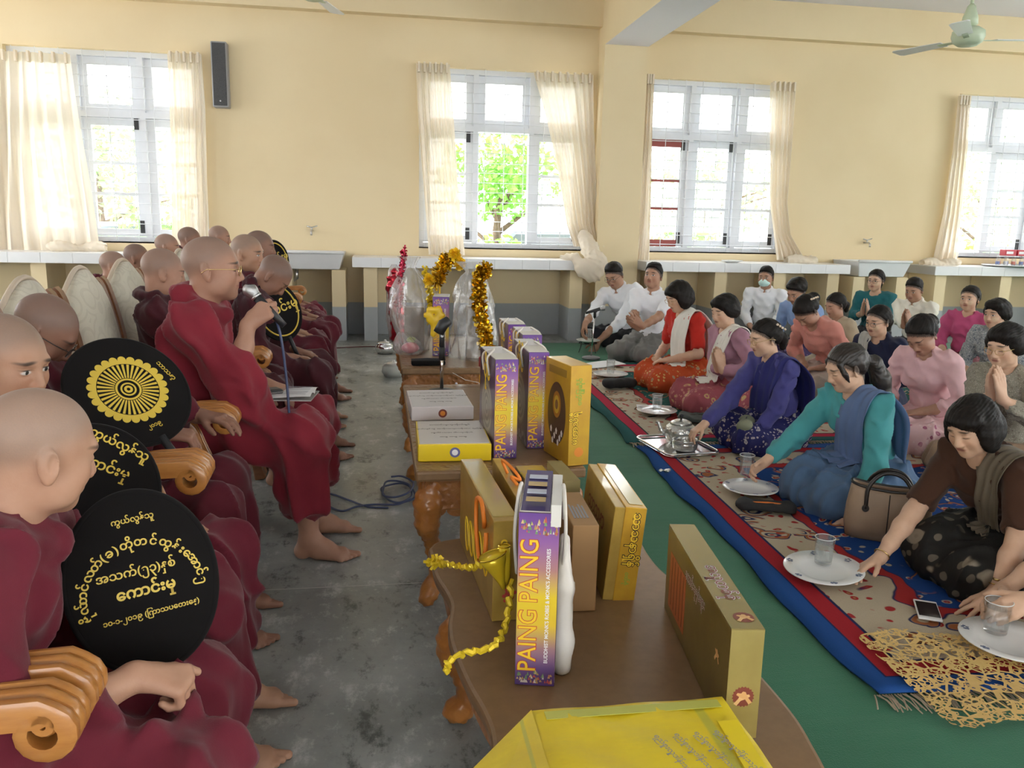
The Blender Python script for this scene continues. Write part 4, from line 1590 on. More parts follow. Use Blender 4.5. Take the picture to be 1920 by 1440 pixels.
    A1 = folds(Vb, N, 0.0250, seed + 20, ((0.45, -0.75, 0.55), (0.9, 0.3, 0.35)), 70.0)
    A2 = folds(Vb, N, 0.0300, seed + 30, ((0.35, 0.95, 0.12), (0.75, -0.55, 0.25)), 62.0)
    Vb = A1 * up[:, None] + A2 * (1 - up)[:, None]
    np_obj('robe', Vb, Qb, robe, root)
    if glasses:
        glasses_obj(hc, hM, hs, root, 0.0015, glasses)
    return dict(root=root, loc=loc, B=B, hc=hc, hM=hM, hs=hs)


M_GOLDRIM = mat('gold_rim', (0.75, 0.55, 0.25), 0.2, metal=1.0)
M_CLIP = mat('clip_pearl', (0.75, 0.6, 0.45), 0.3)
# ================================================================== FURNITURE
def wood(name, c1, c2, rough=0.32, carve=0.0, scale=9.0, stretch=(1, 6, 1), coat=0.25):
    n = NT(name)
    g = n.noise(scale, 5.0, 0.6, stretch=stretch)
    n.set(col=n.mix(n.step(g, 0.3, 0.72), c1, c2), rough=rough, coat=coat, spec=0.5)
    if carve > 0:
        v = n.voro(34.0, out='Distance')
        w = n.noise(70.0, 3.0)
        n.bump(n.m('ADD', n.step(v, 0.1, 0.55), n.m('MULTIPLY', w, 0.5)), carve, 0.012)
    _cache[name] = n.mat
    return n.mat


M_TEAK = wood('polished_teak', (0.50, 0.22, 0.055), (0.40, 0.155, 0.035), stretch=(1.0, 7.0, 7.0))
M_TEAKD = wood('chair_teak', (0.24, 0.105, 0.05), (0.18, 0.075, 0.035), stretch=(1, 7, 7))
M_CARVE = wood('carved_teak', (0.36, 0.15, 0.04), (0.26, 0.10, 0.028), 0.42, 0.5, coat=0.15)
M_TABLE = wood('brown_table_top', (0.25, 0.145, 0.068), (0.21, 0.12, 0.055), 0.42, 0.0, 30.0, (1, 1, 1), coat=0.05)
M_TBORD = wood('table_border', (0.30, 0.17, 0.085), (0.22, 0.12, 0.06), 0.4, 0.6, coat=0.2)
M_LEG = wood('orange_teak', (0.42, 0.165, 0.035), (0.32, 0.115, 0.025), 0.36, 0.16, coat=0.2)


def brocade():
    n = NT('cream_brocade')
    v = n.voro(9.0, out='Distance')
    m = n.step(n.m('SINE', n.m('MULTIPLY', v, 30.0)), 0.2, 0.7)
    n.set(col=n.mix(n.m('MULTIPLY', m, 0.35), (0.62, 0.58, 0.47), (0.47, 0.43, 0.34)), rough=0.75, sheen=0.2)
    n.bump(n.m('ADD', m, n.noise(300.0)), 0.25, 0.003)
    return n.mat


M_BROC = brocade()
M_CREST = mat('pale_crest', (0.55, 0.45, 0.34), 0.4)
FLUTE = [(-1, 0.0), (1, 0.0), (1, 0.68), (0.88, 0.95), (0.60, 1.0), (0.44, 0.90), (0.37, 0.60), (0.30, 0.90), (0.16, 1.0), (-0.16, 1.0), (-0.30, 0.90), (-0.37, 0.60), (-0.44, 0.90), (-0.60, 1.0), (-0.88, 0.95), (-1, 0.68)]


def make_chair(width):
    """local: +x forward, arms at +-width/2; returns the parts as mesh data so copies share it"""
    root = empty('armchair')
    hw = width / 2
    MB().box((-0.34, -hw + 0.05, 0.28), (0.24, hw - 0.05, 0.35)).obj('seat_rail', M_TEAKD, root, bevel=0.01)
    F = SDF((-0.40, -hw, 0.31), (0.32, hw, 0.45), 0.02)
    F.ell((-0.05, 0, 0.365), (0.31, hw - 0.07, 0.045), 0.02)
    F.cap((-0.26, -hw + 0.12, 0.365), (0.18, -hw + 0.12, 0.365), 0.035, k=0.05)
    F.cap((-0.26, hw - 0.12, 0.365), (0.18, hw - 0.12, 0.365), 0.035, k=0.05)
    V, Q = F.mesh()
    np_obj('seat_cushion', V, Q, M_BROC, root)
    for sg in (-1, 1):
        y = sg * (hw - 0.036)
        # fluted armrest ending in a scroll
        pts = [(-0.33, y, 0.570), (-0.20, y, 0.575), (-0.05, y, 0.588), (0.10, y, 0.605), (0.20, y, 0.616), (0.29, y, 0.619)]
        wid = [0.050, 0.054, 0.058, 0.062, 0.066, 0.068]
        th = [0.040] * 6
        for k in range(1, 31):
            a = RAD(90 - 24 * k)
            r = 0.038 * (1 - 0.0315 * k)
            pts.append((0.29 + r * math.cos(a), y, 0.581 + r * math.sin(a) + 0.0010 * k))
            wid.append(0.068)
            th.append(0.026 - 0.0006 * k)
        MB().ribbon(pts, wid, th, FLUTE).obj('armrest', M_TEAK, root, smooth=True, auto=40)
        sp = catmull([(0.12, y, 0.59), (0.17, y, 0.54), (0.19, y, 0.49), (0.22, y, 0.42), (0.27, y, 0.355), (0.275, y, 0.30)], 16)
        MB().ribbon(sp, 0.060, 0.045, FLUTE).obj('arm_support', M_TEAK, root, smooth=True, auto=40)
        lp = catmull([(0.24, y, 0.31), (0.265, y, 0.24), (0.245, y, 0.12), (0.27, y, 0.0)], 10)
        MB().ribbon(lp, [0.06] * 10, [0.065, 0.07, 0.07, 0.06, 0.05, 0.045, 0.04, 0.04, 0.045, 0.055]).obj('leg', M_TEAKD, root, bevel=0.008)
        bp = catmull([(-0.30, y, 0.36), (-0.30, y, 0.22), (-0.34, y, 0.10), (-0.40, y, 0.0)], 8)
        MB().ribbon(bp, 0.05, 0.05).obj('leg', M_TEAKD, root, bevel=0.006)
        st = catmull([(-0.30, y, 0.31), (-0.325, y, 0.50), (-0.355, y, 0.73), (-0.40, y, 0.915), (-0.425, y, 0.955)], 14)
        MB().ribbon(st, 0.05, 0.045, FLUTE).obj('back_stile', M_TEAKD, root, smooth=True, auto=40)
    # padded back with a bowed crest
    V, Q = [], []
    NU, NVv = 22, 16
    for side in (0, 1):
        for j in range(NVv):
            t = j / (NVv - 1)
            for i in range(NU):
                u = -1 + 2 * i / (NU - 1)
                top = 0.925 + 0.095 * (0.5 + 0.5 * math.cos(math.pi * u)) ** 0.65 - 0.02 * u * u
                z = 0.38 + (top - 0.38) * t
                x = -0.30 - 0.09 * t ** 1.6
                puff = 0.030 * (1 - abs(u) ** 6) * (1 - abs(2 * t - 1) ** 8)
                x += (0.014 + puff) if side == 0 else -0.022
                V.append((x, u * (hw - 0.075), z))
    for side in (0, 1):
        o = side * NU * NVv
        for j in range(NVv - 1):
            for i in range(NU - 1):
                q = (o + j * NU + i, o + j * NU + i + 1, o + (j + 1) * NU + i + 1, o + (j + 1) * NU + i)
                Q.append(q if side == 0 else q[::-1])
    n2 = NU * NVv
    for i in range(NU - 1):
        a = (NVv - 1) * NU + i
        Q.append((a, a + 1, n2 + a + 1, n2 + a))
        Q.append((i + 1, i, n2 + i, n2 + i + 1))
    for j in range(NVv - 1):
        a, c = j * NU, (j + 1) * NU
        Q.append((a, c, n2 + c, n2 + a))
        a, c = j * NU + NU - 1, (j + 1) * NU + NU - 1
        Q.append((c, a, n2 + a, n2 + c))
    np_obj('back_cushion', V, Q, M_BROC, root)
    cr = []
    for i in range(21):
        u = -1 + 2 * i / 20
        cr.append((-0.40, u * (hw - 0.03), 0.934 + 0.095 * (0.5 + 0.5 * math.cos(math.pi * u)) ** 0.65 - 0.02 * u * u))
    MB().tube(cr, 0.010, 8).obj('crest_rail', M_CREST, root, smooth=True)
    return root


ARMY = [0.54, 1.10, 1.64, 2.18, 2.80, 3.42, 4.05, 4.78, 5.50, 6.30, 7.12, 7.95]


def row_x(y):
    return -0.750 - 0.040 * (y - 1.0)


chairlab = ['teak armchair at the lower left corner, nearest the camera', 'teak armchair of the monk with the lettered black fan',
            'teak armchair of the second monk from the front', 'teak armchair of the spectacled monk with the gold wheel fan',
            'teak armchair of the monk speaking into the microphone', 'teak armchair just beyond the speaking monk',
            'teak armchair of the monk bowing his head', 'teak armchair of the monk looking at the camera side', 'fourth teak armchair from the far end of the row',
            'third teak armchair from the far end of the row', 'teak armchair last but one before the wash basin']
for i in range(len(ARMY) - 1):
    y0, y1 = ARMY[i], ARMY[i + 1]
    c = make_chair(y1 - y0 - 0.012)
    ym = (y0 + y1) / 2
    c.location = (row_x(ym) + (0.02 if i > 1 else 0.025), ym, 0)
    c.rotation_euler = (0, 0, RAD(2.3))
    tag(c, chairlab[i], 'armchair', 'row of carved teak armchairs')

# ---- tables
def cabriole(root, x, y, h, sx, sy, m, s=1.0):
    F = SDF((-0.13 * s, -0.13 * s, -0.01), (0.13 * s, 0.13 * s, h + 0.02), 0.010)
    P = [(0, 0, h), (0.022 * s, 0.022 * s, h * 0.80), (0.026 * s, 0.026 * s, h * 0.66), (0.0, 0.0, h * 0.42), (-0.010 * s, -0.010 * s, h * 0.26), (0.012 * s, 0.012 * s, h * 0.13), (0.026 * s, 0.026 * s, 0.035)]
    P = [(p[0] * sx, p[1] * sy, p[2]) for p in P]
    F.chain(P, (0.044 * s, 0.042 * s, 0.034 * s, 0.022 * s, 0.019 * s, 0.026 * s, 0.027 * s), 0.03)
    F.plane((0, 0, -1), -0.0, 0.005)
    F.plane((0, 0, 1), h, 0.005)
    V, Q = F.mesh()
    N = vnormals(V, Q)
    V = V + N * (0.0025 * np.sin(V[:, 2] * 190 + 3 * np.sin(V[:, 0] * 80)))[:, None]
    V[:, 2] = np.maximum(V[:, 2], 0)
    o = np_obj('leg', V + np.array([x, y, 0]), Q, m, root)
    return o


def carved_table(x0, x1, y0, y1, h, label):
    root = empty('carved_table', ((x0 + x1) / 2, (y0 + y1) / 2, 0), 0, label, 'table')
    a, c = (x1 - x0) / 2, (y1 - y0) / 2
    MB().box((-a, -c, h - 0.035), (a, c, h - 0.001)).obj('table_top', M_TABLE, root, bevel=0.008)
    bd = MB()
    w = 0.075
    for lo, hi in (((-a, -c), (a, -c + w)), ((-a, c - w), (a, c)), ((-a, -c + w), (-a + w, c - w)), ((a - w, -c + w), (a, c - w))):
        MB().box((lo[0] + 0.006, lo[1] + 0.006, h - 0.002), (hi[0] - 0.006, hi[1] - 0.006, h + 0.0)).obj('border_panel', M_TBORD, root)
    for k, (lo, hi) in enumerate((((-a + 0.03, -c + 0.02), (a - 0.03, -c + 0.045)), ((-a + 0.03, c - 0.045), (a - 0.03, c - 0.02)), ((-a + 0.02, -c + 0.03), (-a + 0.045, c - 0.03)), ((a - 0.045, -c + 0.03), (a - 0.02, c - 0.03)))):
        MB().box((lo[0], lo[1], h - 0.135), (hi[0], hi[1], h - 0.035)).obj('apron', M_CARVE, root, bevel=0.004)
        # scalloped lower edge of the apron
        along = 0 if k < 2 else 1
        n = 7 if along == 0 else 13
        s = MB()
        for q in range(n):
            t0 = lo[along] + (hi[along] - lo[along]) * (q + 0.5) / n
            r = (hi[along] - lo[along]) / n * 0.5
            mid = (lo[1 - along] + hi[1 - along]) / 2
            Mx = Matrix.Translation((t0, mid, h - 0.135) if along == 0 else (mid, t0, h - 0.135)) @ (Matrix.Rotation(RAD(90), 4, 'X') if along == 0 else Matrix.Rotation(RAD(90), 4, 'X') @ Matrix.Rotation(RAD(90), 4, 'Y'))
            pr = [(r * math.cos(math.pi + math.pi * z / 8), 0.7 * r * math.sin(math.pi + math.pi * z / 8)) for z in range(9)]
            s = MB().prism(pr, -0.010, 0.010, Mx)
            s.obj('apron_scallop', M_CARVE, root)
    for sx in (-1, 1):
        for sy in (-1, 1):
            cabriole(root, sx * (a - 0.065), sy * (c - 0.065), h - 0.035, sx, sy, M_LEG, 1.0)
    return root


T2 = 0.48
carved_table(0.105, 0.655, 2.50, 3.92, T2, 'carved teak table holding the white and yellow boxes')
carved_table(0.110, 0.660, 4.36, 5.62, T2, 'carved teak table holding the plastic wrapped gift bundles')
T1 = 0.32
root = empty('coffee_table', (0.46, 1.6, 0), 0, 'low brown coffee table with a wavy edge in the foreground', 'table')
left = [(0.133, 2.27), (0.137, 2.16), (0.141, 2.07), (0.160, 1.97), (0.166, 1.90), (0.152, 1.80), (0.150, 1.72), (0.158, 1.63), (0.172, 1.53), (0.190, 1.44), (0.196, 1.36), (0.182, 1.25), (0.165, 1.12), (0.163, 1.00)]
right = [(0.782, 1.00), (0.768, 1.15), (0.780, 1.24), (0.796, 1.35), (0.796, 1.50), (0.790, 1.62), (0.800, 1.75), (0.795, 1.88), (0.776, 1.98), (0.762, 2.08), (0.764, 2.18), (0.770, 2.27)]
near = [(0.21, 0.955), (0.34, 0.965), (0.47, 0.945), (0.60, 0.965), (0.73, 0.955)]
far = [(0.74, 2.325), (0.62, 2.36), (0.46, 2.40), (0.30, 2.36), (0.17, 2.325)]
outl = [(x - 0.46, y - 1.6) for x, y in left + near + right + far]
cl = catmull([np.array([x, y, 0]) for x, y in outl + outl[:1]], 160)[:-1]
MB().prism([(p[0], p[1]) for p in cl], T1 - 0.034, T1).obj('table_top', M_TABLE, root, bevel=0.01)
MB().prism([(p[0] * 0.90, p[1] * 0.92) for p in cl], T1 - 0.11, T1 - 0.034).obj('apron', M_LEG, root, bevel=0.006)
for sx, x in ((-1, -0.255), (1, 0.265)):
    for sy, y in ((1, 0.29), (-1, -0.50)):
        cabriole(root, x, y, T1 - 0.034, sx, sy * 0.3, M_LEG, 1.05)


# ------------------------------------------------------------------ lettering
def text(body, size, m, parent, M4, bold=0.0, align='CENTER', sx=1.0, name='lettering', ext=0.0):
    cu = bpy.data.curves.new('lettering', 'FONT')
    cu.body = body
    cu.size = size
    cu.offset = bold
    cu.align_x = align
    cu.resolution_u = 3
    cu.extrude = ext
    o = bpy.data.objects.new('lettering', cu)
    me = bpy.data.meshes.new_from_object(o)
    bpy.data.objects.remove(o)
    bpy.data.curves.remove(cu)
    me.transform(Matrix(M4) @ Matrix.Diagonal((sx, 1, 1, 1)))
    me.materials.clear()
    me.materials.append(m)
    q = bpy.data.objects.new(name, me)
    COL.objects.link(q)
    q.parent = parent
    return q


def basis(o, x, y):
    """4x4 with the text's x and y directions and origin"""
    x = Vector(x).normalized()
    y = Vector(y).normalized()
    z = x.cross(y)
    return Matrix(((x[0], y[0], z[0], o[0]), (x[1], y[1], z[1], o[1]), (x[2], y[2], z[2], o[2]), (0, 0, 0, 1)))


M_YTEXT = mat('gold_thread', (0.66, 0.47, 0.06), 0.5)
M_RTEXT = mat('red_print', (0.55, 0.06, 0.05), 0.5)
M_YPRINT = mat('yellow_print', (0.90, 0.60, 0.03), 0.5)
M_WPRINT = mat('white_print', (0.85, 0.85, 0.85), 0.5)
M_DPRINT = mat('dark_print', (0.04, 0.025, 0.01), 0.6)
M_GREY = mat('grey_print', (0.30, 0.30, 0.33), 0.6)
M_GREEN = mat('green_print', (0.28, 0.42, 0.05), 0.6)


# ---- ceremonial fans of the monks
def velvet():
    n = NT('black_velvet')
    n.set(col=(0.008, 0.007, 0.007), rough=0.95, spec=0.15, sheen=0.05)
    n.bump(n.noise(500.0), 0.2, 0.001)
    return n.mat


M_VELVET = velvet()


def monk_fan(c, nrm, up, rx, ry, label, design, handle=0.22, roll=0.0):
    n = unit(nrm)
    u = unit(np.array(up, float) - n * (np.array(up) @ n))
    r = np.cross(u, n)
    if roll:
        r, u = r * math.cos(roll) + u * math.sin(roll), u * math.cos(roll) - r * math.sin(roll)
    M4 = basis((0, 0, 0), r, u)
    root = empty('monk_fan', tuple(c), 0, label, 'fan', 'black ceremonial fans of the monks')
    poly = []
    for k in range(64):
        a = 2 * math.pi * k / 64
        rr = 1.0 + 0.03 * math.cos(2 * a) - 0.02 * math.sin(a)
        poly.append((rx * rr * math.cos(a), ry * rr * math.sin(a)))
    MB().prism(poly, -0.006, 0.006, M4).obj('fan_disc', M_VELVET, root, bevel=0.004)
    MB().tube([tuple(M4 @ Vector((p[0], p[1], 0))) for p in poly], 0.0065, 8, closed=True).obj('fan_rim', M_VELVET, root, smooth=True)
    MB().tube([tuple(M4 @ Vector((0, -ry * 0.92, 0))), tuple(M4 @ Vector((0, -ry - handle, 0)))], 0.011, 10).obj('fan_handle', M_BLACK, root, smooth=True)
    if design == 'words':
        T = lambda s, x, y, sz, b_=0.0: text(s, sz, M_YTEXT, root, M4 @ Matrix.Translation((x, y, 0.0068)), b_)
        T('ကွယ်လွန်သူ', 0.004, 0.100, 0.0135, 0.0003)
        T('အသက်(၅၃)နှစ်', -0.006, 0.010, 0.0195, 0.0004)
        T('ေကာင်းမှု', 0.004, -0.026, 0.0245, 0.0008)
        T('၁၀-၁-၂၀၁၉ (ြကာသပေတးေန့)', 0.006, -0.062, 0.0118, 0.0003)
        cl = ['ဗို', 'လ်', 'တ', 'င်', 'လ', 'တ်', '(', 'ခ', ')', 'တို', 'တ', 'င်', 'ထွ', 'န်', 'း', 'ေ', 'အာ', 'င်', '၅']
        wds = [1.0, .8, .8, .9, .9, .9, .4, .7, .4, 1.1, .9, .9, .9, .7, .4, .6, 1.2, .8, .7]
        tot = sum(wds)
        acc = 0
        for s, wd in zip(cl, wds):
            t = (acc + wd / 2) / tot
            acc += wd
            a = RAD(200 - 208 * t)
            px, py = 0.094 * math.cos(a), -0.022 + 0.086 * math.sin(a)
            text(s, 0.0195, M_YTEXT, root, M4 @ Matrix.Translation((px, py, 0.0068)) @ Matrix.Rotation(a - math.pi / 2, 4, 'Z') @ Matrix.Translation((0, -0.006, 0)), 0.0005)
    elif design == 'wheel':
        g = MB()
        R0 = min(rx, ry) * 0.62
        for k in range(36):
            a = 2 * math.pi * k / 36
            for ra, rb, w in ((0.38, 0.84, 0.022),):
                p, q = ra * R0, rb * R0
                d = Vector((math.cos(a), math.sin(a), 0))
                s = Vector((-d[1], d[0], 0)) * (w * R0)
                v = [d * p - s, d * p + s, d * q + s * 1.6, d * q - s * 1.6]
                g.add([tuple(M4 @ (x + Vector((0, 0, 0.0069)))) for x in v], [(0, 1, 2, 3)])
        go = g.obj('wheel_spokes', M_YTEXT, root)
        go['kind'] = 'stuff'
        for r0, r1 in ((0.86, 0.97), (0.05, 0.12), (0.17, 0.22), (0.30, 0.36)):
            rg = MB()
            vv, ff = [], []
            for k in range(64):
                a = 2 * math.pi * k / 64
                for rr in (r0, r1):
                    vv.append(tuple(M4 @ Vector((rr * R0 * math.cos(a), rr * R0 * math.sin(a), 0.0069))))
            for k in range(64):
                k2 = (k + 1) % 64
                ff.append((2 * k, 2 * k + 1, 2 * k2 + 1, 2 * k2))
            rg.add(vv, ff).obj('wheel_ring', M_YTEXT, root)
        for k in range(26):
            a = 2 * math.pi * k / 26
            vv = []
            for j in range(9):
                t = math.pi * j / 8
                rr = R0 * (0.97 + 0.15 * math.sin(t))
                aa = a + (math.cos(t)) * (math.pi / 26)
                vv.append(tuple(M4 @ Vector((rr * math.cos(aa), rr * math.sin(aa), 0.0069))))
            MB().add(vv, [tuple(range(9))]).obj('wheel_petal', M_YTEXT, root)
        text('သာသနာ့', R0 * 0.20, M_YTEXT, root, M4 @ Matrix.Translation((R0 * 1.25, R0 * 0.1, 0.0069)) @ Matrix.Rotation(RAD(-80), 4, 'Z'), 0.0003)
        text('၂၀၁၉', R0 * 0.16, M_YTEXT, root, M4 @ Matrix.Translation((0, -R0 * 1.36, 0.0069)), 0.0003)
    elif design == 'edge':
        MB().tube([tuple(M4 @ Vector((p[0] * 0.86, p[1] * 0.86, 0.006))) for p in poly], 0.0045, 6, closed=True).obj('gold_border', M_YTEXT, root, smooth=True)
        text('ေကာင်းမှု', ry * 0.42, M_YTEXT, root, M4 @ Matrix.Translation((0, -ry * 0.1, 0.0069)), 0.0008)
    else:
        text('ေကာင်းမှု', 0.030, M_YTEXT, root, M4 @ Matrix.Translation((0.02, 0.05, 0.0068)) @ Matrix.Rotation(RAD(-20), 4, 'Z'), 0.0006)
        text('ကွယ်လွန်သူ', 0.026, M_YTEXT, root, M4 @ Matrix.Translation((0.05, 0.10, 0.0068)) @ Matrix.Rotation(RAD(-25), 4, 'Z'), 0.0006)
    return root
# ================================================================== CARPETS
def green_carpet():
    n = NT('green_carpet')
    c = n.mix(n.step(n.noise(1.2, 4.0), 0.35, 0.7), (0.022, 0.15, 0.075), (0.035, 0.20, 0.105))
    c = n.mix(n.m('MULTIPLY', n.noise(350.0, 2.0), 0.35), c, (0.008, 0.07, 0.035))
    n.set(col=c, rough=0.95, spec=0.1, sheen=0.2)
    n.bump(n.m('ADD', n.noise(300.0, 2.0), n.m('MULTIPLY', n.noise(3.0, 2.0, stretch=(0.4, 3.0, 1.0)), 2.0)), 0.35, 0.006)
    return n.mat


GX, GY = 60, 120
V = []
for j in range(GY):
    for i in range(GX):
        x = 0.84 + (9.6 - 0.84) * (i / (GX - 1)) ** 1.6
        y = 0.3 + (8.6 - 0.3) * j / (GY - 1)
        z = 0.004 + 0.006 * max(0, math.sin(y * 9.0 + 1.2 * math.sin(x * 3)) - 0.6) * max(0, 1 - abs(x - 1.0) / 0.5)
        V.append((x, y, z))
Q = [(j * GX + i, j * GX + i + 1, (j + 1) * GX + i + 1, (j + 1) * GX + i) for j in range(GY - 1) for i in range(GX - 1)]
o = np_obj('green_carpet', V, Q, green_carpet())
md = o.modifiers.new('thickness', 'SOLIDIFY')
md.thickness = 0.004
md.offset = -1
tag(o, 'large green carpet covering the floor on the right side', 'carpet')


def rug_mat(name, W_, L_, outer, second, cream, field, acc):
    """bands from the edge inwards: outer, second, cream border with scrolls, a beaded stripe, the field with flowers"""
    n = NT(name)
    co = n.co()
    x, y, z = n.xyz(co)
    wv = n.noise(2.2, 2.0)
    d = n.m('MINIMUM', n.m('MINIMUM', x, n.m('SUBTRACT', W_, x)), n.m('MINIMUM', y, n.m('SUBTRACT', L_, y)))
    dw = n.m('ADD', d, n.m('MULTIPLY', n.m('SUBTRACT', n.noise(5.0, 1.0), 0.5), 0.22))
    # warped coordinates for the scrolls
    nz = n.node('TexNoise')
    nz.inputs['Scale'].default_value = 5.0
    n.t.links.new(co, nz.inputs['Vector'])
    ad = n.node('VectorMath', operation='MULTIPLY_ADD')
    n.t.links.new(nz.outputs['Color'], ad.inputs[0])
    ad.inputs[1].default_value = (0.16, 0.16, 0.0)
    n.t.links.new(co, ad.inputs[2])
    v1 = n.voro(6.5, vec=ad.outputs[0])
    v2 = n.voro(17.0, vec=ad.outputs[0])
    navy, red, tan, rust = acc
    ring = lambda v, a, b_: n.m('MULTIPLY', n.step(v, a - 0.015, a + 0.015), n.step(v, b_ + 0.015, b_ - 0.015))
    scroll = n.mix(n.step(v2, 0.30, 0.24), cream, red)
    scroll = n.mix(n.step(v2, 0.13, 0.09), scroll, tan)
    scroll = n.mix(ring(v1, 0.26, 0.33), scroll, rust)
    scroll = n.mix(ring(v1, 0.33, 0.37), scroll, navy)
    scroll = n.mix(ring(v1, 0.13, 0.19), scroll, navy)
    scroll = n.mix(n.step(v1, 0.11, 0.07), scroll, red)
    thin = n.step(n.noise(5.0, 1.0), 0.34, 0.40)
    border = n.mix(thin, cream, scroll)
    flower = n.mix(n.step(v2, 0.34, 0.28), field, cream)
    flower = n.mix(n.step(v2, 0.24, 0.18), flower, red)
    flower = n.mix(n.step(v2, 0.10, 0.06), flower, tan)
    flower = n.mix(ring(v1, 0.30, 0.36), flower, rust)
    flower = n.mix(ring(v1, 0.36, 0.39), flower, navy)
    fl = n.mix(n.step(n.noise(3.6, 1.0), 0.46, 0.52), field, flower)
    c = n.mix(n.step(dw, 0.405, 0.412), border, navy)
    c = n.mix(n.step(dw, 0.412, 0.419), c, red)
    c = n.mix(n.step(dw, 0.462, 0.469), c, navy)
    c = n.mix(n.step(dw, 0.469, 0.476), c, fl)
    c = n.mix(n.step(d, 0.172, 0.168), c, navy)
    c = n.mix(n.step(d, 0.160, 0.157), c, second)
    c = n.mix(n.step(d, 0.088, 0.085), c, navy)
    c = n.mix(n.step(d, 0.081, 0.078), c, outer)
    c = n.mix(n.m('MULTIPLY', n.noise(420.0, 1.0), 0.28), c, (0.02, 0.02, 0.02))
    n.set(col=c, rough=0.95, spec=0.08)
    n.bump(n.noise(420.0, 2.0), 0.3, 0.004)
    return n.mat


def rug(label, org, ang, W_, L_, m, zbase, seed, fringe_near):
    root = empty('patterned_rug', (org[0], org[1], 0), ang, label, 'rug', 'patterned rugs on the green carpet')
    nx, ny = 60, 60
    V = []
    for j in range(ny):
        for i in range(nx):
            x, y = W_ * i / (nx - 1), L_ * j / (ny - 1)
            ed = min(x, y, L_ - y)
            x2 = x + (0.012 * math.sin(y * 5 + seed) + 0.006 * math.sin(y * 13 + seed)) * max(0, 1 - x / 0.4)
            V.append((x2, y, zbase + 0.010 * max(0, 1 - ed / 0.15) * max(0, math.sin(y * 8 + x * 3 + seed) * math.sin(x * 5 + 1))))
    Q = [(j * nx + i, j * nx + i + 1, (j + 1) * nx + i + 1, (j + 1) * nx + i) for j in range(ny - 1) for i in range(nx - 1)]
    p = np_obj('pile', V, Q, m, root)
    md = p.modifiers.new('thickness', 'SOLIDIFY')
    md.thickness = 0.006
    md.offset = -1
    f = MB()
    q = np.random.RandomState(seed)
    n = 260
    for k in range(n):
        x = W_ * 0.62 * (k + q.rand()) / n
        L = 0.06 + 0.03 * q.rand()
        y0, s = (0.0, -1) if fringe_near else (L_, 1)
        dx = q.normal() * 0.012
        f.tube([(x, y0, zbase - 0.002), (x + dx * 0.5, y0 + s * L * 0.5, zbase + 0.004 * q.rand()), (x + dx, y0 + s * L, 0.012)], 0.0022, 4)
    fo = f.obj('fringe', mat('tan_fringe', (0.40, 0.33, 0.24), 0.9), root)
    fo['kind'] = 'stuff'
    return root


ACC1 = ((0.025, 0.03, 0.10), (0.42, 0.035, 0.035), (0.42, 0.26, 0.10), (0.38, 0.13, 0.05))
ACC2 = ((0.03, 0.05, 0.05), (0.42, 0.06, 0.06), (0.45, 0.28, 0.12), (0.45, 0.17, 0.06))
rug('blue bordered patterned rug in the right foreground', (1.315, 1.86), RAD(-2.6), 3.0, 2.56,
    rug_mat('blue_rug', 3.0, 2.56, (0.02, 0.085, 0.30), (0.42, 0.025, 0.035), (0.56, 0.47, 0.34), (0.015, 0.06, 0.23), ACC1), 0.016, 2, True)
rug('green bordered patterned rug behind the blue one, under the teapot woman', (1.42, 4.47), RAD(-2.0), 3.6, 2.75,
    rug_mat('green_rug', 3.6, 2.75, (0.03, 0.12, 0.12), (0.50, 0.03, 0.07), (0.58, 0.50, 0.38), (0.02, 0.11, 0.10), ACC2), 0.020, 5, True)

# ---- lace cloth
def lace_mat():
    n = NT('yellow_lace')
    e = n.voro(26.0, 'DISTANCE_TO_EDGE', 'Distance')
    e2 = n.voro(70.0, 'DISTANCE_TO_EDGE', 'Distance')
    big = n.step(n.noise(5.0, 1.0), 0.45, 0.55)
    solid = n.m('MAXIMUM', n.step(e, 0.10, 0.07), n.m('MULTIPLY', n.step(e2, 0.15, 0.11), n.step(n.voro(20.0), 0.58, 0.52)))
    n.set(col=n.mix(n.noise(40.0), (0.62, 0.40, 0.12), (0.72, 0.50, 0.20)), rough=0.9, alpha=solid)
    n.bump(n.noise(300.0), 0.4, 0.003)
    return n.mat


pts = [tuple(at_z(px, py, 0.03)[:2]) for px, py in ((1612, 1192), (1673, 1184), (1734, 1184), (1841, 1193), (1960, 1200), (2060, 1260), (2000, 1335), (1878, 1350), (1826, 1362), (1780, 1350), (1731, 1301), (1707, 1283), (1646, 1231))]
cen = np.mean(np.array(pts), 0)
NA, NRr = 144, 16
ring = catmull([np.array([p[0], p[1], 0]) for p in pts + pts[:1]], NA + 1)[:-1]
V = []
for j in range(NRr + 1):
    t = j / NRr
    for k in range(NA):
        p = np.array([cen[0], cen[1], 0]) + (ring[k] - np.array([cen[0], cen[1], 0])) * t * (1 + 0.035 * t ** 6 * abs(math.sin(k * math.pi / 4.8)))
        V.append((p[0], p[1], 0.030 + 0.007 * math.sin(p[0] * 17 + 3 * p[1]) * math.sin(p[1] * 15) * t))
Q = [(j * NA + k, j * NA + (k + 1) % NA, (j + 1) * NA + (k + 1) % NA, (j + 1) * NA + k) for j in range(NRr) for k in range(NA)]
o = np_obj('lace_cloth', V, Q, lace_mat())
tag(o, 'yellow lace cloth spread over the rug corner at lower right', 'cloth')

# ================================================================== THINGS ON THE FLOOR
M_PORC = NT('white_porcelain')
M_PORC.set(col=(0.82, 0.82, 0.80), rough=0.15, spec=0.6, coat=0.3)
M_PORC = M_PORC.mat
M_SPRIG = mat('blue_sprig', (0.10, 0.13, 0.22), 0.4)


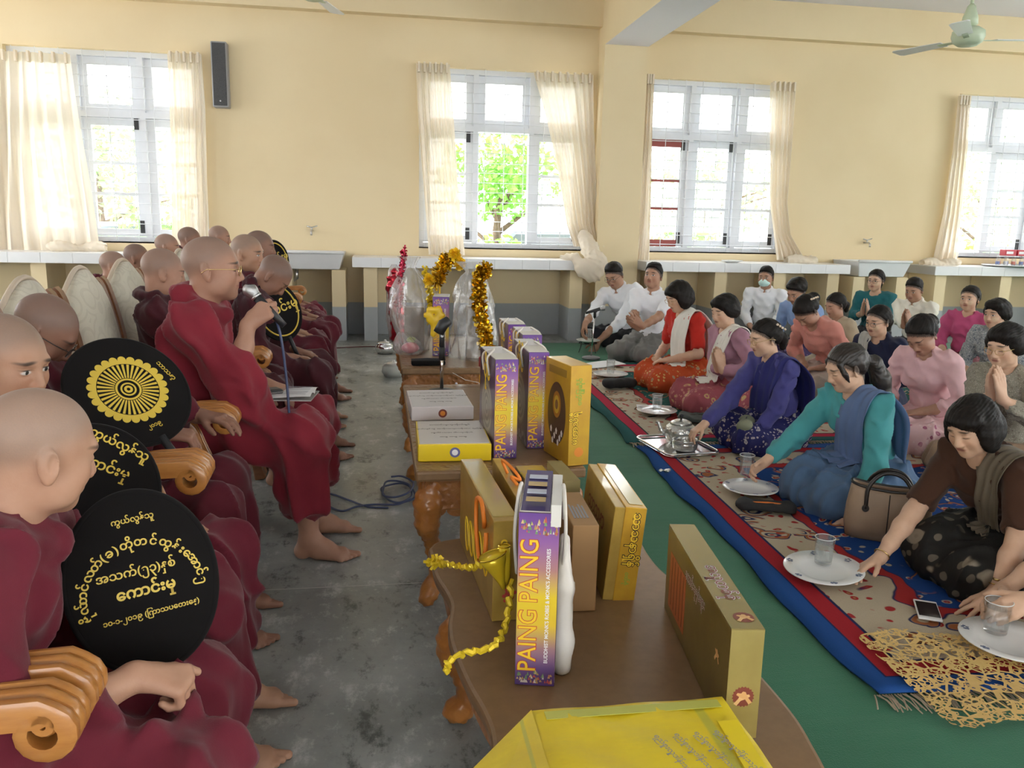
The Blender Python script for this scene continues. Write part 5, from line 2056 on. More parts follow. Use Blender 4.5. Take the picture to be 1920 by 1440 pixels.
def drink_glass_mat():
    n = NT('drinking_glass')
    tr = n.node('BsdfTransparent')
    tr.inputs[0].default_value = (0.97, 0.98, 0.98, 1)
    gl = n.node('BsdfGlossy')
    gl.inputs['Roughness'].default_value = 0.04
    fr = n.node('Fresnel')
    fr.inputs[0].default_value = 1.45
    ms = n.node('MixShader')
    n.t.links.new(n.m('MINIMUM', n.m('MULTIPLY', fr.outputs[0], 0.6), 0.45), ms.inputs[0])
    n.t.links.new(tr.outputs[0], ms.inputs[1])
    n.t.links.new(gl.outputs[0], ms.inputs[2])
    n.t.links.new(ms.outputs[0], n.out.inputs[0])
    return n.mat


M_CUP = drink_glass_mat()
M_WATER = mat('water_surface', (0.75, 0.77, 0.78), 0.08)


def plate(loc, r, label, tilt=(0, 0), sprigs=True):
    root = empty('plate', loc, 0, label, 'plate', 'white porcelain plates on the rugs')
    root.rotation_euler = (RAD(tilt[0]), RAD(tilt[1]), 0)
    MB().lathe([(0.0, 0.0), (r * 0.52, 0.0), (r * 0.60, 0.004), (r * 0.98, 0.019), (r, 0.022), (r * 0.985, 0.0245), (r * 0.62, 0.011), (r * 0.50, 0.006), (0.0, 0.006)], 40).obj('dish', M_PORC, root, smooth=True)
    if sprigs:
        for k in range(6):
            a = 2 * math.pi * k / 6 + 0.3
            s = MB()
            for q in range(5):
                b_ = a + 0.07 * math.cos(q * 1.26)
                rr = r * (0.86 + 0.055 * math.sin(q * 1.26))
                z = 0.0115 + (rr / r - 0.62) / 0.365 * 0.0135
                p = np.array([rr * math.cos(b_), rr * math.sin(b_), z + 0.0012])
                s.add([p + np.array([math.cos(t_) * 0.006, math.sin(t_) * 0.006, 0]) for t_ in (0, 1.57, 3.14, 4.71)], [(0, 1, 2, 3)])
            s.obj('painted_sprig', M_SPRIG, root)
    return root


def tumbler(loc, label, h=0.105, r=0.036, fill=0.8):
    root = empty('water_glass', loc, 0, label, 'glass', 'water glasses')
    MB().lathe([(0.0, 0.0), (r * 0.80, 0.0), (r * 0.84, 0.004), (r, h), (r * 0.95, h), (r * 0.80, 0.012), (0.0, 0.010)], 28).obj('tumbler', M_CUP, root, smooth=True)
    rr = r * (0.80 + 0.15 * fill)
    MB().lathe([(0.0, h * fill), (rr, h * fill), (rr, h * fill + 0.001), (0.0, h * fill + 0.001)], 24).obj('water', M_CUP, root)
    MB().tube([(r * 0.985 * math.cos(2 * math.pi * k / 28), r * 0.985 * math.sin(2 * math.pi * k / 28), h) for k in range(28)], 0.0013, 5, closed=True).obj('rim', mat('glass_rim', (0.8, 0.82, 0.82), 0.1), root, smooth=True)
    return root


plate((1.575, 2.590, 0.035), 0.140, 'white plate held by the woman in brown', (2, -3))
tumbler((1.600, 2.640, 0.050), 'water glass on the plate held by the woman in brown', 0.10, 0.036)
plate((1.862, 2.02, 0.040), 0.145, 'white plate on the yellow lace cloth')
tumbler((1.850, 2.075, 0.058), 'water glass gripped by a hand at the right edge', 0.10, 0.039)
plate((1.728, 3.53, 0.028), 0.130, 'white plate in front of the woman in turquoise')
tumbler((1.735, 3.60, 0.085), 'water glass held by the woman in turquoise', 0.10, 0.036)
plate((1.818, 5.16, 0.030), 0.135, 'white plate in front of the praying woman in lilac')
tumbler((1.832, 5.20, 0.042), 'water glass on the plate before the praying woman in lilac')
plate((1.875, 6.50, 0.032), 0.145, 'white plate beside the woman in red')
tumbler((1.882, 6.53, 0.044), 'water glass on the plate beside the woman in red', 0.115)
plate((2.045, 7.95, 0.105), 0.120, 'white plate on a wire stand by the spectacled man', sprigs=False)
tumbler((2.055, 7.97, 0.115), 'water glass by the spectacled man in a white shirt', 0.115)
ws = empty('wire_stand', (2.045, 7.95, 0), 0, 'small black wire stand under the farthest plate', 'stand')
MB().tube([(0.09 * math.cos(k * 0.3927), 0.09 * math.sin(k * 0.3927), 0.095) for k in range(16)], 0.004, 6, closed=True).obj('ring', M_BLACK, ws)
for k in range(4):
    a = k * 1.5708 + 0.5
    MB().tube([(0.09 * math.cos(a), 0.09 * math.sin(a), 0.095), (0.10 * math.cos(a), 0.10 * math.sin(a), 0.05), (0.12 * math.cos(a), 0.12 * math.sin(a), 0.008)], 0.004, 6).obj('leg', M_BLACK, ws)

# tray with teapot and silver bowl
M_SILV = NT('hammered_silver')
M_SILV.set(col=(0.62, 0.62, 0.60), rough=0.28, metal=1.0)
M_SILV.bump(M_SILV.voro(90.0), 0.5, 0.004)
M_SILV = M_SILV.mat
root = empty('serving_tray', (1.665, 4.36, 0.022), RAD(8), 'rectangular steel tray under the teapot', 'tray')
pl = []
for cx_, cy_, a0 in ((0.12, 0.17, 0), (-0.12, 0.17, 90), (-0.12, -0.17, 180), (0.12, -0.17, 270)):
    for k in range(6):
        a = RAD(a0 + 18 * k)
        pl.append((cx_ + 0.04 * math.cos(a), cy_ + 0.04 * math.sin(a)))
MB().prism(pl, 0.0, 0.003).obj('tray_bed', M_CHROME, root)
MB().tube([(p[0], p[1], 0.012) for p in pl], 0.007, 6, closed=True).obj('tray_rim', M_CHROME, root, smooth=True)
root = empty('teapot', (1.715, 4.44, 0.026), RAD(150), 'round silver teapot with a black knob', 'teapot')
MB().lathe([(0.0, 0.0), (0.055, 0.0), (0.082, 0.02), (0.092, 0.055), (0.085, 0.09), (0.062, 0.108), (0.0, 0.112)], 32).obj('pot', M_SILV, root, smooth=True)
lid = MB().lathe([(0.064, 0.106), (0.060, 0.118), (0.035, 0.130), (0.0, 0.134)], 28).obj('lid', M_SILV, root, smooth=True)
MB().lathe([(0.006, 0.130), (0.006, 0.142), (0.014, 0.150), (0.012, 0.162), (0.0, 0.166)], 16).obj('knob', M_BLACK, lid, smooth=True)
MB().tube([(0.075, 0, 0.035), (0.115, 0, 0.06), (0.13, 0, 0.10), (0.145, 0, 0.108)], [0.020, 0.014, 0.010, 0.009], 10).obj('spout', M_SILV, root, smooth=True)
MB().tube([(-0.078, 0, 0.09), (-0.12, 0, 0.095), (-0.135, 0, 0.06), (-0.085, 0, 0.03)], 0.008, 8).obj('handle', M_SILV, root, smooth=True)
root = empty('silver_bowl', (1.672, 4.25, 0.026), 0, 'hammered silver bowl on the tray', 'bowl')
MB().lathe([(0.0, 0.0), (0.045, 0.0), (0.066, 0.015), (0.072, 0.045), (0.066, 0.062), (0.070, 0.068), (0.060, 0.062), (0.064, 0.045), (0.055, 0.012), (0.0, 0.008)], 32).obj('bowl', M_SILV, root, smooth=True)

# handbag
M_BAG = mat('beige_leather', (0.34, 0.235, 0.155), 0.55, var=0.12, vscale=12, bump=0.15, bscale=250)
M_BAGD = mat('dark_leather', (0.02, 0.016, 0.014), 0.4)
root = empty('handbag', (2.04, 2.93, 0.018), RAD(-33), 'beige tote handbag with black handles beside the turquoise woman', 'bag')
V = []
for j, (w_, d_, z_) in enumerate(((0.155, 0.062, 0.0), (0.165, 0.066, 0.06), (0.160, 0.058, 0.13), (0.150, 0.045, 0.20), (0.146, 0.040, 0.225))):
    for k in range(40):
        a = 2 * math.pi * k / 40
        ca, sa = math.cos(a), math.sin(a)
        V.append((w_ * math.copysign(abs(ca) ** 0.45, ca), d_ * math.copysign(abs(sa) ** 0.55, sa), z_ - 0.018 * (1 - abs(ca)) * (j / 4) ** 2))
Qb = [(j * 40 + k, j * 40 + (k + 1) % 40, (j + 1) * 40 + (k + 1) % 40, (j + 1) * 40 + k) for j in range(4) for k in range(40)]
bo = MB().add(V, Qb + [tuple(range(39, -1, -1))]).obj('bag_body', M_BAG, root, smooth=True)
md = bo.modifiers.new('thickness', 'SOLIDIFY')
md.thickness = 0.006
MB().tube([V[160 + k] for k in range(40)], 0.006, 6, closed=True).obj('top_binding', M_BAGD, root, smooth=True)
for sg in (-1, 1):
    MB().tube(catmull([(-0.085, sg * 0.055, 0.13), (-0.080, sg * 0.05, 0.22), (-0.03, sg * 0.03, 0.275), (0.04, sg * 0.03, 0.27), (0.082, sg * 0.05, 0.21), (0.085, sg * 0.055, 0.13)], 22), 0.008, 8).obj('handle', M_BAGD, root, smooth=True)
    for sx in (-1, 1):
        MB().lathe([(0.0, -0.004), (0.014, -0.004), (0.014, 0.004), (0.0, 0.004)], 14, (sx * 0.085, sg * 0.058, 0.13), Matrix.Rotation(RAD(90), 3, 'X')).obj('stud', M_BAGD, root)
MB().tube([(0.0, -0.068, 0.015), (0.0, -0.068, 0.07), (0.0, -0.057, 0.14), (0.0, -0.045, 0.195)], 0.0022, 5).obj('seam', M_BAGD, root)
F = SDF((-0.13, -0.06, 0.10), (0.13, 0.06, 0.24), 0.01)
F.ell((0.03, 0, 0.165), (0.075, 0.028, 0.035), 0.02)
F.ell((-0.05, 0, 0.155), (0.05, 0.028, 0.03), 0.02)
Vv, Qq = F.mesh()
np_obj('red_lining', Vv, Qq, mat('red_lining', (0.33, 0.05, 0.045), 0.8), root)

# phone, purses, papers
root = empty('smartphone', (1.775, 2.285, 0.024), RAD(-28), 'white smartphone lying on the rug', 'phone')
MB().box((-0.036, -0.072, 0), (0.036, 0.072, 0.008)).obj('phone_case', mat('white_phone', (0.8, 0.8, 0.8), 0.3), root, bevel=0.003)
MB().box((-0.032, -0.056, 0.008), (0.032, 0.056, 0.0086)).obj('screen', mat('dark_screen', (0.03, 0.02, 0.02), 0.1), root)


def pouch(loc, rz, size, m, label, name, seed=1):
    F = SDF(-np.array(size) - 0.03 + np.array([0, 0, size[2]]), np.array(size) + 0.03 + np.array([0, 0, size[2]]), 0.010)
    F.ell((0, 0, size[2]), size, 0.02)
    for sx in (-1, 1):
        F.cap((sx * size[0] * 0.75, -size[1] * 0.6, size[2]), (sx * size[0] * 0.75, size[1] * 0.6, size[2]), size[2] * 0.6, k=0.05)
    F.plane((0, 0, -1), -0.001, 0.005)
    V, Q = F.mesh()
    V = folds(V, vnormals(V, Q), 0.004, seed, ((0.8, 0.5, 0.1),), 110.0)
    V[:, 2] = np.maximum(V[:, 2], 0)
    root = empty(name, loc, rz, label, 'purse')
    np_obj('pouch', V, Q, m, root)
    MB().tube([(-size[0] * 0.8, 0, size[2] * 1.75), (0, 0, size[2] * 2.02), (size[0] * 0.8, 0, size[2] * 1.75)], 0.004, 6).obj('zipper', M_BAGD, root)
    return root


pouch((1.69, 3.285, 0.024), RAD(-20), (0.13, 0.06, 0.018), mat('black_cloth', (0.012, 0.012, 0.013), 0.8), 'flat black purse with an orange stripe by the turquoise woman', 'purse', 1)
MB().tube([(1.58, 3.315, 0.052), (1.69, 3.270, 0.060), (1.79, 3.245, 0.052)], 0.005, 6).obj('orange_stripe', mat('orange_piping', (0.65, 0.18, 0.03), 0.7), None)
so = bpy.data.objects['orange_stripe']
pr = bpy.data.objects['purse']
so.parent = pr
so.matrix_parent_inverse = (Matrix.Translation((1.69, 3.285, 0.024)) @ Matrix.Rotation(RAD(-20), 4, 'Z')).inverted()
pouch((1.81, 6.02, 0.026), RAD(8), (0.13, 0.06, 0.040), mat('black_cloth', (0.012, 0.012, 0.013), 0.8), 'rolled black cloth bag beside the red skirted woman', 'cloth_bag', 2)
pouch((2.06, 4.93, 0.026), RAD(-10), (0.17, 0.12, 0.020), mat('grey_cloth', (0.06, 0.07, 0.065), 0.8), 'flat dark grey bag behind the teapot', 'cloth_bag', 3)
root = empty('paper_sheet', (1.93, 7.03, 0.026), RAD(12), 'white paper sheet on the rug near the microphone stand', 'paper')
V = [(x, y, 0.012 * math.sin(x * 9 + y * 4) + 0.012) for y in np.linspace(-0.11, 0.11, 8) for x in np.linspace(-0.2, 0.2, 10)]
np_obj('sheet', V, [(j * 10 + i, j * 10 + i + 1, (j + 1) * 10 + i + 1, (j + 1) * 10 + i) for j in range(7) for i in range(9)], mat('white_paper', (0.8, 0.8, 0.8), 0.8), root)
root = empty('greeting_card', (1.86, 5.33, 0.026), RAD(-15), 'small blue and white card behind a plate', 'card')
MB().box((-0.12, -0.07, 0), (0.12, 0.07, 0.003)).obj('card_sheet', mat('white_paper', (0.8, 0.8, 0.8), 0.8), root)
MB().box((-0.10, -0.05, 0.003), (0.10, 0.0, 0.0036)).obj('blue_print', mat('blue_print', (0.10, 0.15, 0.42), 0.6), root)
root = empty('wrapper_scrap', (1.42, 3.86, 0.024), 0.4, 'crumpled silver wrapper on the red stripe of the rug', 'wrapper')
F = SDF((-0.05, -0.05, -0.01), (0.05, 0.05, 0.05), 0.006)
for k in range(6):
    F.ell(rng.normal(size=3) * np.array([0.013, 0.013, 0.004]) + np.array([0, 0, 0.012]), (0.014, 0.010, 0.009), 0.004)
Vv, Qq = F.mesh()
np_obj('foil', Vv, Qq, M_SILV, root)

# microphones
def mic_geo(root, p, d, L=0.15):
    p = np.array(p, float)
    d = unit(d)
    a = MB()
    a.tube([p + d * 0.045, p + d * (L * 0.6), p + d * L], [0.017, 0.0145, 0.0115], 14)
    a.obj('mic_body', M_BLACK, root, smooth=True)
    F = SDF(p - 0.045, p + d * 0.05 + 0.045, 0.005)
    F.ell(p + d * 0.015, (0.026, 0.026, 0.026), 0.01)
    F.cap(p + d * 0.03, p + d * 0.045, 0.021, 0.018, 0.008)
    V, Q = F.mesh()
    n = NT('mic_mesh') if 'mic_mesh' not in _cache else None
    if n:
        n.set(col=(0.45, 0.45, 0.45), rough=0.35, metal=0.9)
        n.bump(n.voro(500.0), 0.5, 0.001)
        _cache['mic_mesh'] = n.mat
    np_obj('mic_grille', V, Q, _cache['mic_mesh'], root)
    MB().tube([p + d * 0.043, p + d * 0.050], 0.0195, 14).obj('mic_ring', M_STEEL, root, smooth=True)


root = empty('desk_mic_stand', (1.965, 7.5, 0.0), 0, 'microphone on a round-based stand in front of the two men', 'microphone')
MB().lathe([(0.0, 0.0), (0.085, 0.0), (0.085, 0.014), (0.04, 0.026), (0.0, 0.03)], 28, (0, 0, 0.012)).obj('stand_base', mat('grey_iron', (0.2, 0.2, 0.21), 0.5), root, smooth=True)
MB().tube([(0, 0, 0.03), (0.02, 0.0, 0.44)], 0.0075, 10).obj('stand_rod', M_CHROME, root, smooth=True)
MB().tube([(0.02, 0, 0.40), (0.02, 0, 0.45), (0.035, 0, 0.465)], 0.014, 10).obj('mic_clip', M_BLACK, root, smooth=True)
mic_geo(root, (0.115, 0, 0.495), (-1, 0, -0.28), 0.19)
root = empty('desk_mic_stand', (0.277, 3.73, T2), 0, 'empty microphone stand on the table behind the white box', 'stand')
MB().lathe([(0.0, 0.0), (0.06, 0.0), (0.06, 0.010), (0.02, 0.018), (0.0, 0.02)], 24).obj('stand_base', M_BLACK, root, smooth=True)
MB().tube([(0, 0, 0.01), (0, 0, 0.22)], 0.0085, 10).obj('stand_rod', M_CHROME, root, smooth=True)
MB().tube([(0, 0, 0.15), (0, 0, 0.21)], 0.014, 12).obj('clutch', M_BLACK, root, smooth=True)
MB().tube([(0, 0, 0.21), (0.0, 0, 0.285)], 0.012, 10).obj('clip_neck', M_BLACK, root, smooth=True)
cl = MB().tube([(-0.018, -0.01, 0.275), (0.006, 0.0, 0.315), (0.03, 0.01, 0.33)], [0.024, 0.026, 0.022], 12).obj('mic_clip', M_BLACK, root, smooth=True)
MB().lathe([(0.0, -0.016), (0.007, -0.016), (0.007, 0.0), (0.0, 0.0)], 10, (0.0, -0.012, 0.262), Matrix.Rotation(RAD(90), 3, 'X')).obj('clip_screw', M_STEEL, root)

# cable of the speaking monk's microphone
P = [at_y(516, 592, 3.0), at_y(528, 640, 3.0), at_y(538, 720, 2.95), at_y(545, 800, 2.95), at_y(562, 868, 3.05)]
P += [at_z(588, 915, 0.012), at_z(612, 945, 0.008), at_z(640, 958, 0.008), at_z(668, 950, 0.008), at_z(700, 946, 0.008), at_z(740, 946, 0.008)]
cc = at_z(745, 925, 0.008)
for k in range(22):
    a = -1.2 + k * 0.75
    P.append(np.array([cc[0] + (0.075 + 0.012 * math.sin(k * 1.7)) * math.cos(a), cc[1] + (0.14 + 0.03 * math.sin(k)) * math.sin(a), 0.010 + 0.0015 * k]))
o = MB().tube(catmull(P, 240), 0.0048, 7).obj('microphone_cable', mat('blue_black_cable', (0.045, 0.06, 0.13), 0.5), None, smooth=True)
tag(o, 'dark blue microphone cable from the speaking monk to a coil under the table', 'cable')
P = [at_z(575, 952, 0.006), at_z(590, 928, 0.006), at_z(620, 926, 0.006), at_z(655, 938, 0.006), at_z(690, 950, 0.006), at_z(728, 952, 0.006)]
o = MB().tube(catmull(P, 60), 0.0045, 7).obj('floor_cable', mat('blue_black_cable', (0.045, 0.06, 0.13), 0.5), None, smooth=True)
tag(o, 'second dark cable crossing the cement floor near the bare feet', 'cable')
P = [at_z(600, 655, 0.004), at_z(640, 652, 0.004), at_z(700, 650, 0.004), at_z(735, 655, 0.004)]
o = MB().tube(catmull(P, 30), 0.006, 6).obj('floor_cable', mat('dark_red_wire', (0.10, 0.03, 0.03), 0.6), None, smooth=True)
tag(o, 'thin dark wire on the floor beyond the far table', 'cable')

# ================================================================== GIFTS ON THE TABLES
def gold_mat(name, c1, c2, rough=0.35):
    n = NT(name)
    z = n.xyz(n.co('Generated'))[2]
    n.set(col=n.mix(n.step(n.noise(14.0, 4.0), 0.35, 0.7), c1, c2), rough=rough, metal=0.25, coat=0.35)
    return n.mat


M_GOLD = gold_mat('gold_card', (0.50, 0.33, 0.07), (0.42, 0.27, 0.05))
M_GOLDB = gold_mat('bright_gold_card', (0.62, 0.36, 0.03), (0.55, 0.30, 0.03))
M_OLIVE = gold_mat('olive_gold_card', (0.20, 0.145, 0.035), (0.17, 0.12, 0.028))
M_OLIVE2 = gold_mat('light_olive_card', (0.40, 0.32, 0.10), (0.36, 0.28, 0.085))
M_KRAFT = mat('kraft_card', (0.36, 0.20, 0.08), 0.5, var=0.1, vscale=6)
M_CREAM = mat('cream_card', (0.66, 0.62, 0.55), 0.6)


def paing_mat():
    n = NT('purple_yellow_print')
    z = n.xyz(n.co('Generated'))[2]
    r = n.node('ValToRGB')
    el = r.color_ramp.elements
    el[0].position, el[0].color = 0.0, (0.10, 0.05, 0.22, 1)
    el[1].position, el[1].color = 1.0, (0.14, 0.05, 0.30, 1)
    for p_, c_ in ((0.10, (0.16, 0.09, 0.26, 1)), (0.22, (0.36, 0.20, 0.22, 1)), (0.36, (0.78, 0.55, 0.05, 1)), (0.52, (0.80, 0.60, 0.04, 1)), (0.68, (0.45, 0.22, 0.22, 1)), (0.84, (0.30, 0.12, 0.38, 1))):
        e = el.new(p_)
        e.color = c_
    n.t.links.new(z, r.inputs[0])
    n.set(col=r.outputs[0], rough=0.3, coat=0.3)
    return n.mat


def mandala_mat():
    n = NT('bag_side_print')
    g = n.xyz(n.co('Generated'))
    dy = n.m('MULTIPLY', n.m('SUBTRACT', g[1], 0.5), 1.0)
    dz = n.m('MULTIPLY', n.m('SUBTRACT', g[2], 0.44), 1.25)
    d = n.m('SQRT', n.m('ADD', n.m('MULTIPLY', dy, dy), n.m('MULTIPLY', dz, dz)))
    rings = n.m('SINE', n.m('MULTIPLY', d, 70.0))
    c = n.mix(n.step(n.noise(8.0), 0.3, 0.7), (0.07, 0.035, 0.10), (0.13, 0.08, 0.06))
    disc = n.mix(n.step(rings, -0.3, 0.5), (0.20, 0.17, 0.12), (0.36, 0.32, 0.22))
    c = n.mix(n.step(d, 0.36, 0.34), c, disc)
    c = n.mix(n.m('MULTIPLY', n.step(g[2], 0.18, 0.06), n.step(n.noise(40.0), 0.5, 0.6)), c, (0.45, 0.40, 0.42))
    n.set(col=c, rough=0.3, coat=0.3)
    return n.mat


M_PAING, M_MAND = paing_mat(), mandala_mat()
M_ROPE = mat('white_cord', (0.72, 0.68, 0.62), 0.8)


def crowd_print(root, x0, z0, w, hgt, y):
    """the row of little gilded figures printed on the box"""
    q = np.random.RandomState(int(abs(x0 * 1000 + z0 * 777)) % 999)
    cols = [(0.75, 0.55, 0.25), (0.65, 0.12, 0.10), (0.75, 0.70, 0.65), (0.20, 0.35, 0.16), (0.55, 0.35, 0.12)]
    for k, c in enumerate(cols):
        s = MB()
        for j in range(9):
            cx_ = x0 + w * q.rand()
            cz = z0 + hgt * 0.75 * q.rand() ** 1.4
            a, h_ = w * (0.02 + 0.03 * q.rand()), hgt * (0.08 + 0.16 * q.rand())
            s.add([(cx_ - a, y, cz), (cx_ + a, y, cz), (cx_ + a * 0.4, y, cz + h_), (cx_, y, cz + h_ * 1.5), (cx_ - a * 0.4, y, cz + h_)], [(0, 1, 2, 3, 4)])
        o = s.obj('printed_figures', mat('print_col_%d' % k, c, 0.4), root)
        o['kind'] = 'stuff'


def robe_bag(loc, rz, w, L, h, label, res=1, rope=True, open_top=False):
    """tall purple gift bag of monks' robes; near narrow side faces -y"""
    root = empty('gift_bag', loc, rz, label, 'gift bag', 'purple gift bags of robes')
    MB().box((0, 0.0012, 0), (w, L, h)).obj('bag_box', M_MAND, root, bevel=0.002)
    MB().box((0.001, 0, 0.001), (w - 0.001, 0.0012, h - 0.001)).obj('spine_print', M_PAING, root)
    up, rt = (0, 0, 1), (1, 0, 0)
    # lettering reads upwards
    ext = h * 0.86 / 0.38
    for m_, b_, dz in ((M_RTEXT, 0.0016, -0.0004), (M_YPRINT, 0.0002, -0.0008)):
        t = text('PAING PAING', 0.052 * w / 0.08 * 0.98, m_, root, basis((w * 0.50, dz, h * 0.47), (0, 0, 1), (-1, 0, 0)), b_ * w / 0.08, sx=h * 0.72 / (0.052 * w / 0.08 * 0.98 * 5.75))
    text("BUDDHIST MONK'S ROBES & MONK'S ACCESSORIES", 0.0105 * w / 0.08, M_WPRINT, root, basis((w * 0.80, -0.0006, h * 0.47), (0, 0, 1), (-1, 0, 0)), 0.0002, sx=h * 0.70 / (0.0105 * w / 0.08 * 24.5))
    crowd_print(root, w * 0.06, h * 0.875, w * 0.88, h * 0.10, -0.0006)
    crowd_print(root, w * 0.06, h * 0.015, w * 0.88, h * 0.08, -0.0006)
    text('ပိုင်', 0.085 * L / 0.28, M_YPRINT, root, basis((-0.0008, L * 0.5, h * 0.74), (0, -1, 0), (0, 0, 1)), 0.003)
    MB().box((0.002, 0.004, h), (w - 0.002, L * 0.45, h + 0.0012)).obj('top_flap', M_CREAM, root)
    MB().box((0.002, L * 0.46, h), (w - 0.002, L - 0.004, h + 0.0012)).obj('top_flap', mat('pale_lilac_card', (0.55, 0.50, 0.50), 0.5), root)
    if rope:
        for x_, s in ((-0.003, -1), (w + 0.003, 1)):
            MB().tube(catmull([(x_, L * 0.30, h * 0.80), (x_ + s * 0.006, L * 0.32, h * 0.97), (x_ - s * w * 0.25, L * 0.42, h + 0.012), (x_ - s * w * 0.3, L * 0.55, h + 0.010), (x_ + s * 0.004, L * 0.66, h * 0.97), (x_, L * 0.68, h * 0.80)], 26), 0.0036, 6).obj('cord_handle', M_ROPE, root, smooth=True)
    return root


robe_bag((0.368, 2.62, T2), RAD(3), 0.078, 0.285, 0.335, 'purple and yellow gift bag beside the yellow box')
robe_bag((0.500, 2.74, T2), RAD(0), 0.072, 0.330, 0.340, 'purple gift bag with the gold card box in front of it')
robe_bag((0.560, 3.22, T2), RAD(0), 0.080, 0.260, 0.335, 'purple gift bag in the middle of the bag row')
robe_bag((0.560, 3.60, T2), RAD(2), 0.080, 0.240, 0.330, 'farthest purple gift bag on the middle table')
robe_bag((0.300, 4.78, T2), RAD(-6), 0.095, 0.200, 0.345, 'purple gift bag with a yellow rosette among the wrapped bundles', rope=False)

# the large box in the foreground, white tassels at its side
root = robe_bag((0.266, 1.525, T1 + 0.001), RAD(-13), 0.082, 0.260, 0.372, 'large purple and yellow robe box standing in the foreground', rope=False)
root['group'] = 'purple gift bags of robes'
MB().add([(0.004, 0.004, 0.373), (0.062, 0.004, 0.373), (0.062, 0.24, 0.386), (0.004, 0.24, 0.386)], [(0, 1, 2, 3)]).obj('clear_lid', mat('blue_purple_gloss', (0.10, 0.08, 0.20), 0.12), root)
for k in range(4):
    MB().box((0.012, 0.03 + k * 0.05, 0.385), (0.052, 0.055 + k * 0.05, 0.3865)).obj('lid_print', mat('lid_print_%d' % (k % 2), ((0.45, 0.30, 0.12), (0.42, 0.46, 0.60))[k % 2], 0.2), root)
MB().box((0.064, -0.001, 0.345), (0.084, 0.20, 0.390)).obj('white_flap', mat('white_card', (0.75, 0.74, 0.70), 0.6), root)
for s, x_ in ((-1, -0.006), (1, 0.090)):
    MB().tube(catmull([(x_, 0.10, 0.20), (x_ + s * 0.004, 0.06, 0.30), (x_, 0.08, 0.375), (x_ - s * 0.004, 0.14, 0.385), (x_, 0.17, 0.30)], 24), 0.004, 6).obj('cord_handle', M_ROPE, root, smooth=True)
F = SDF((0.07, -0.02, -0.01), (0.17, 0.27, 0.30), 0.008)
F.chain([(0.092, 0.10, 0.27), (0.094, 0.09, 0.18), (0.096, 0.08, 0.06), (0.096, 0.06, 0.012)], (0.010, 0.018, 0.022, 0.020), 0.02)
F.chain([(0.092, 0.16, 0.26), (0.096, 0.17, 0.14), (0.098, 0.18, 0.02)], (0.012, 0.02, 0.02), 0.02)
Vv, Qq = F.mesh()
Vv = folds(Vv, vnormals(Vv, Qq), 0.002, 4, ((0.3, 0.95, 0.05),), 420.0)
Vv[:, 2] = np.maximum(Vv[:, 2], 0.001)
np_obj('white_tassel', Vv, Qq, M_ROPE, root)


def card_box(loc, rz, w, L, h, m, label, tilt=0.0, name='gift_box'):
    root = empty(name, loc, rz, label, 'box', 'gold and brown gift boxes')
    root.rotation_euler = (0, RAD(tilt), rz)
    MB().box((0, 0, 0), (w, L, h)).obj('carton', m, root, bevel=0.002)
    return root


# two gold boxes with orange string handles at the left
root = card_box((0.256, 1.80, T1 + 0.001), RAD(3), 0.062, 0.52, 0.250, M_GOLD, 'gold gift box with an orange string handle, next to the yellow trumpets')
MB().box((0.004, 0.03, 0.250), (0.058, 0.49, 0.2512)).obj('glossy_lid', mat('gold_gloss', (0.45, 0.33, 0.09), 0.12, coat=0.5), root)
M_ORNG = mat('orange_cord', (0.80, 0.22, 0.02), 0.6)
MB().tube(catmull([(-0.004, 0.10, 0.20), (-0.010, 0.07, 0.23), (-0.012, 0.10, 0.265), (-0.010, 0.18, 0.24), (-0.012, 0.16, 0.15), (-0.010, 0.10, 0.10), (-0.010, 0.05, 0.15), (-0.006, 0.06, 0.20)], 36), 0.0055, 7).obj('string_handle', M_ORNG, root, smooth=True)
for k in range(5):
    yy = 0.10 + 0.07 * k
    MB().tube(catmull([(-0.002, yy + 0.035 * math.cos(t_) * (0.5 + 0.5 * math.sin(t_ * 0.5)), 0.125 - 0.012 * k + 0.045 * math.sin(t_ * 1.1)) for t_ in np.linspace(0, 7.5, 14)], 30), 0.0022, 5).obj('relief_scroll', M_YPRINT, root)
for k, s in enumerate(('ဂ', 'ပ', 'ဂ')):
    text(s, 0.026, M_YPRINT, root, basis((0.026, -0.0006, 0.19 - 0.03 * k), (1, 0, 0), (0, 0, 1)), 0.0008)
for k in range(9):
    a, r_ = k * 2.4, 0.004 + 0.0016 * k
    MB().add([(0.038 + r_ * math.cos(a) + 0.005 * math.cos(t_), -0.0006, 0.065 + r_ * math.sin(a) + 0.005 * math.sin(t_)) for t_ in (0, 1.05, 2.1, 3.14, 4.2, 5.24)], [(0, 1, 2, 3, 4, 5)]).obj('rose_petal', M_RTEXT, root)
root = card_box((0.338, 1.98, T1 + 0.001), RAD(2), 0.030, 0.36, 0.245, M_GOLD, 'slim gold gift box behind the first one, orange string on top')
MB().tube(catmull([(0.015, 0.20, 0.247), (0.0, 0.20, 0.285), (0.02, 0.14, 0.275), (0.035, 0.12, 0.252), (0.01, 0.12, 0.262), (0.02, 0.09, 0.25)], 26), 0.0045, 7).obj('string_handle', M_ORNG, root, smooth=True)

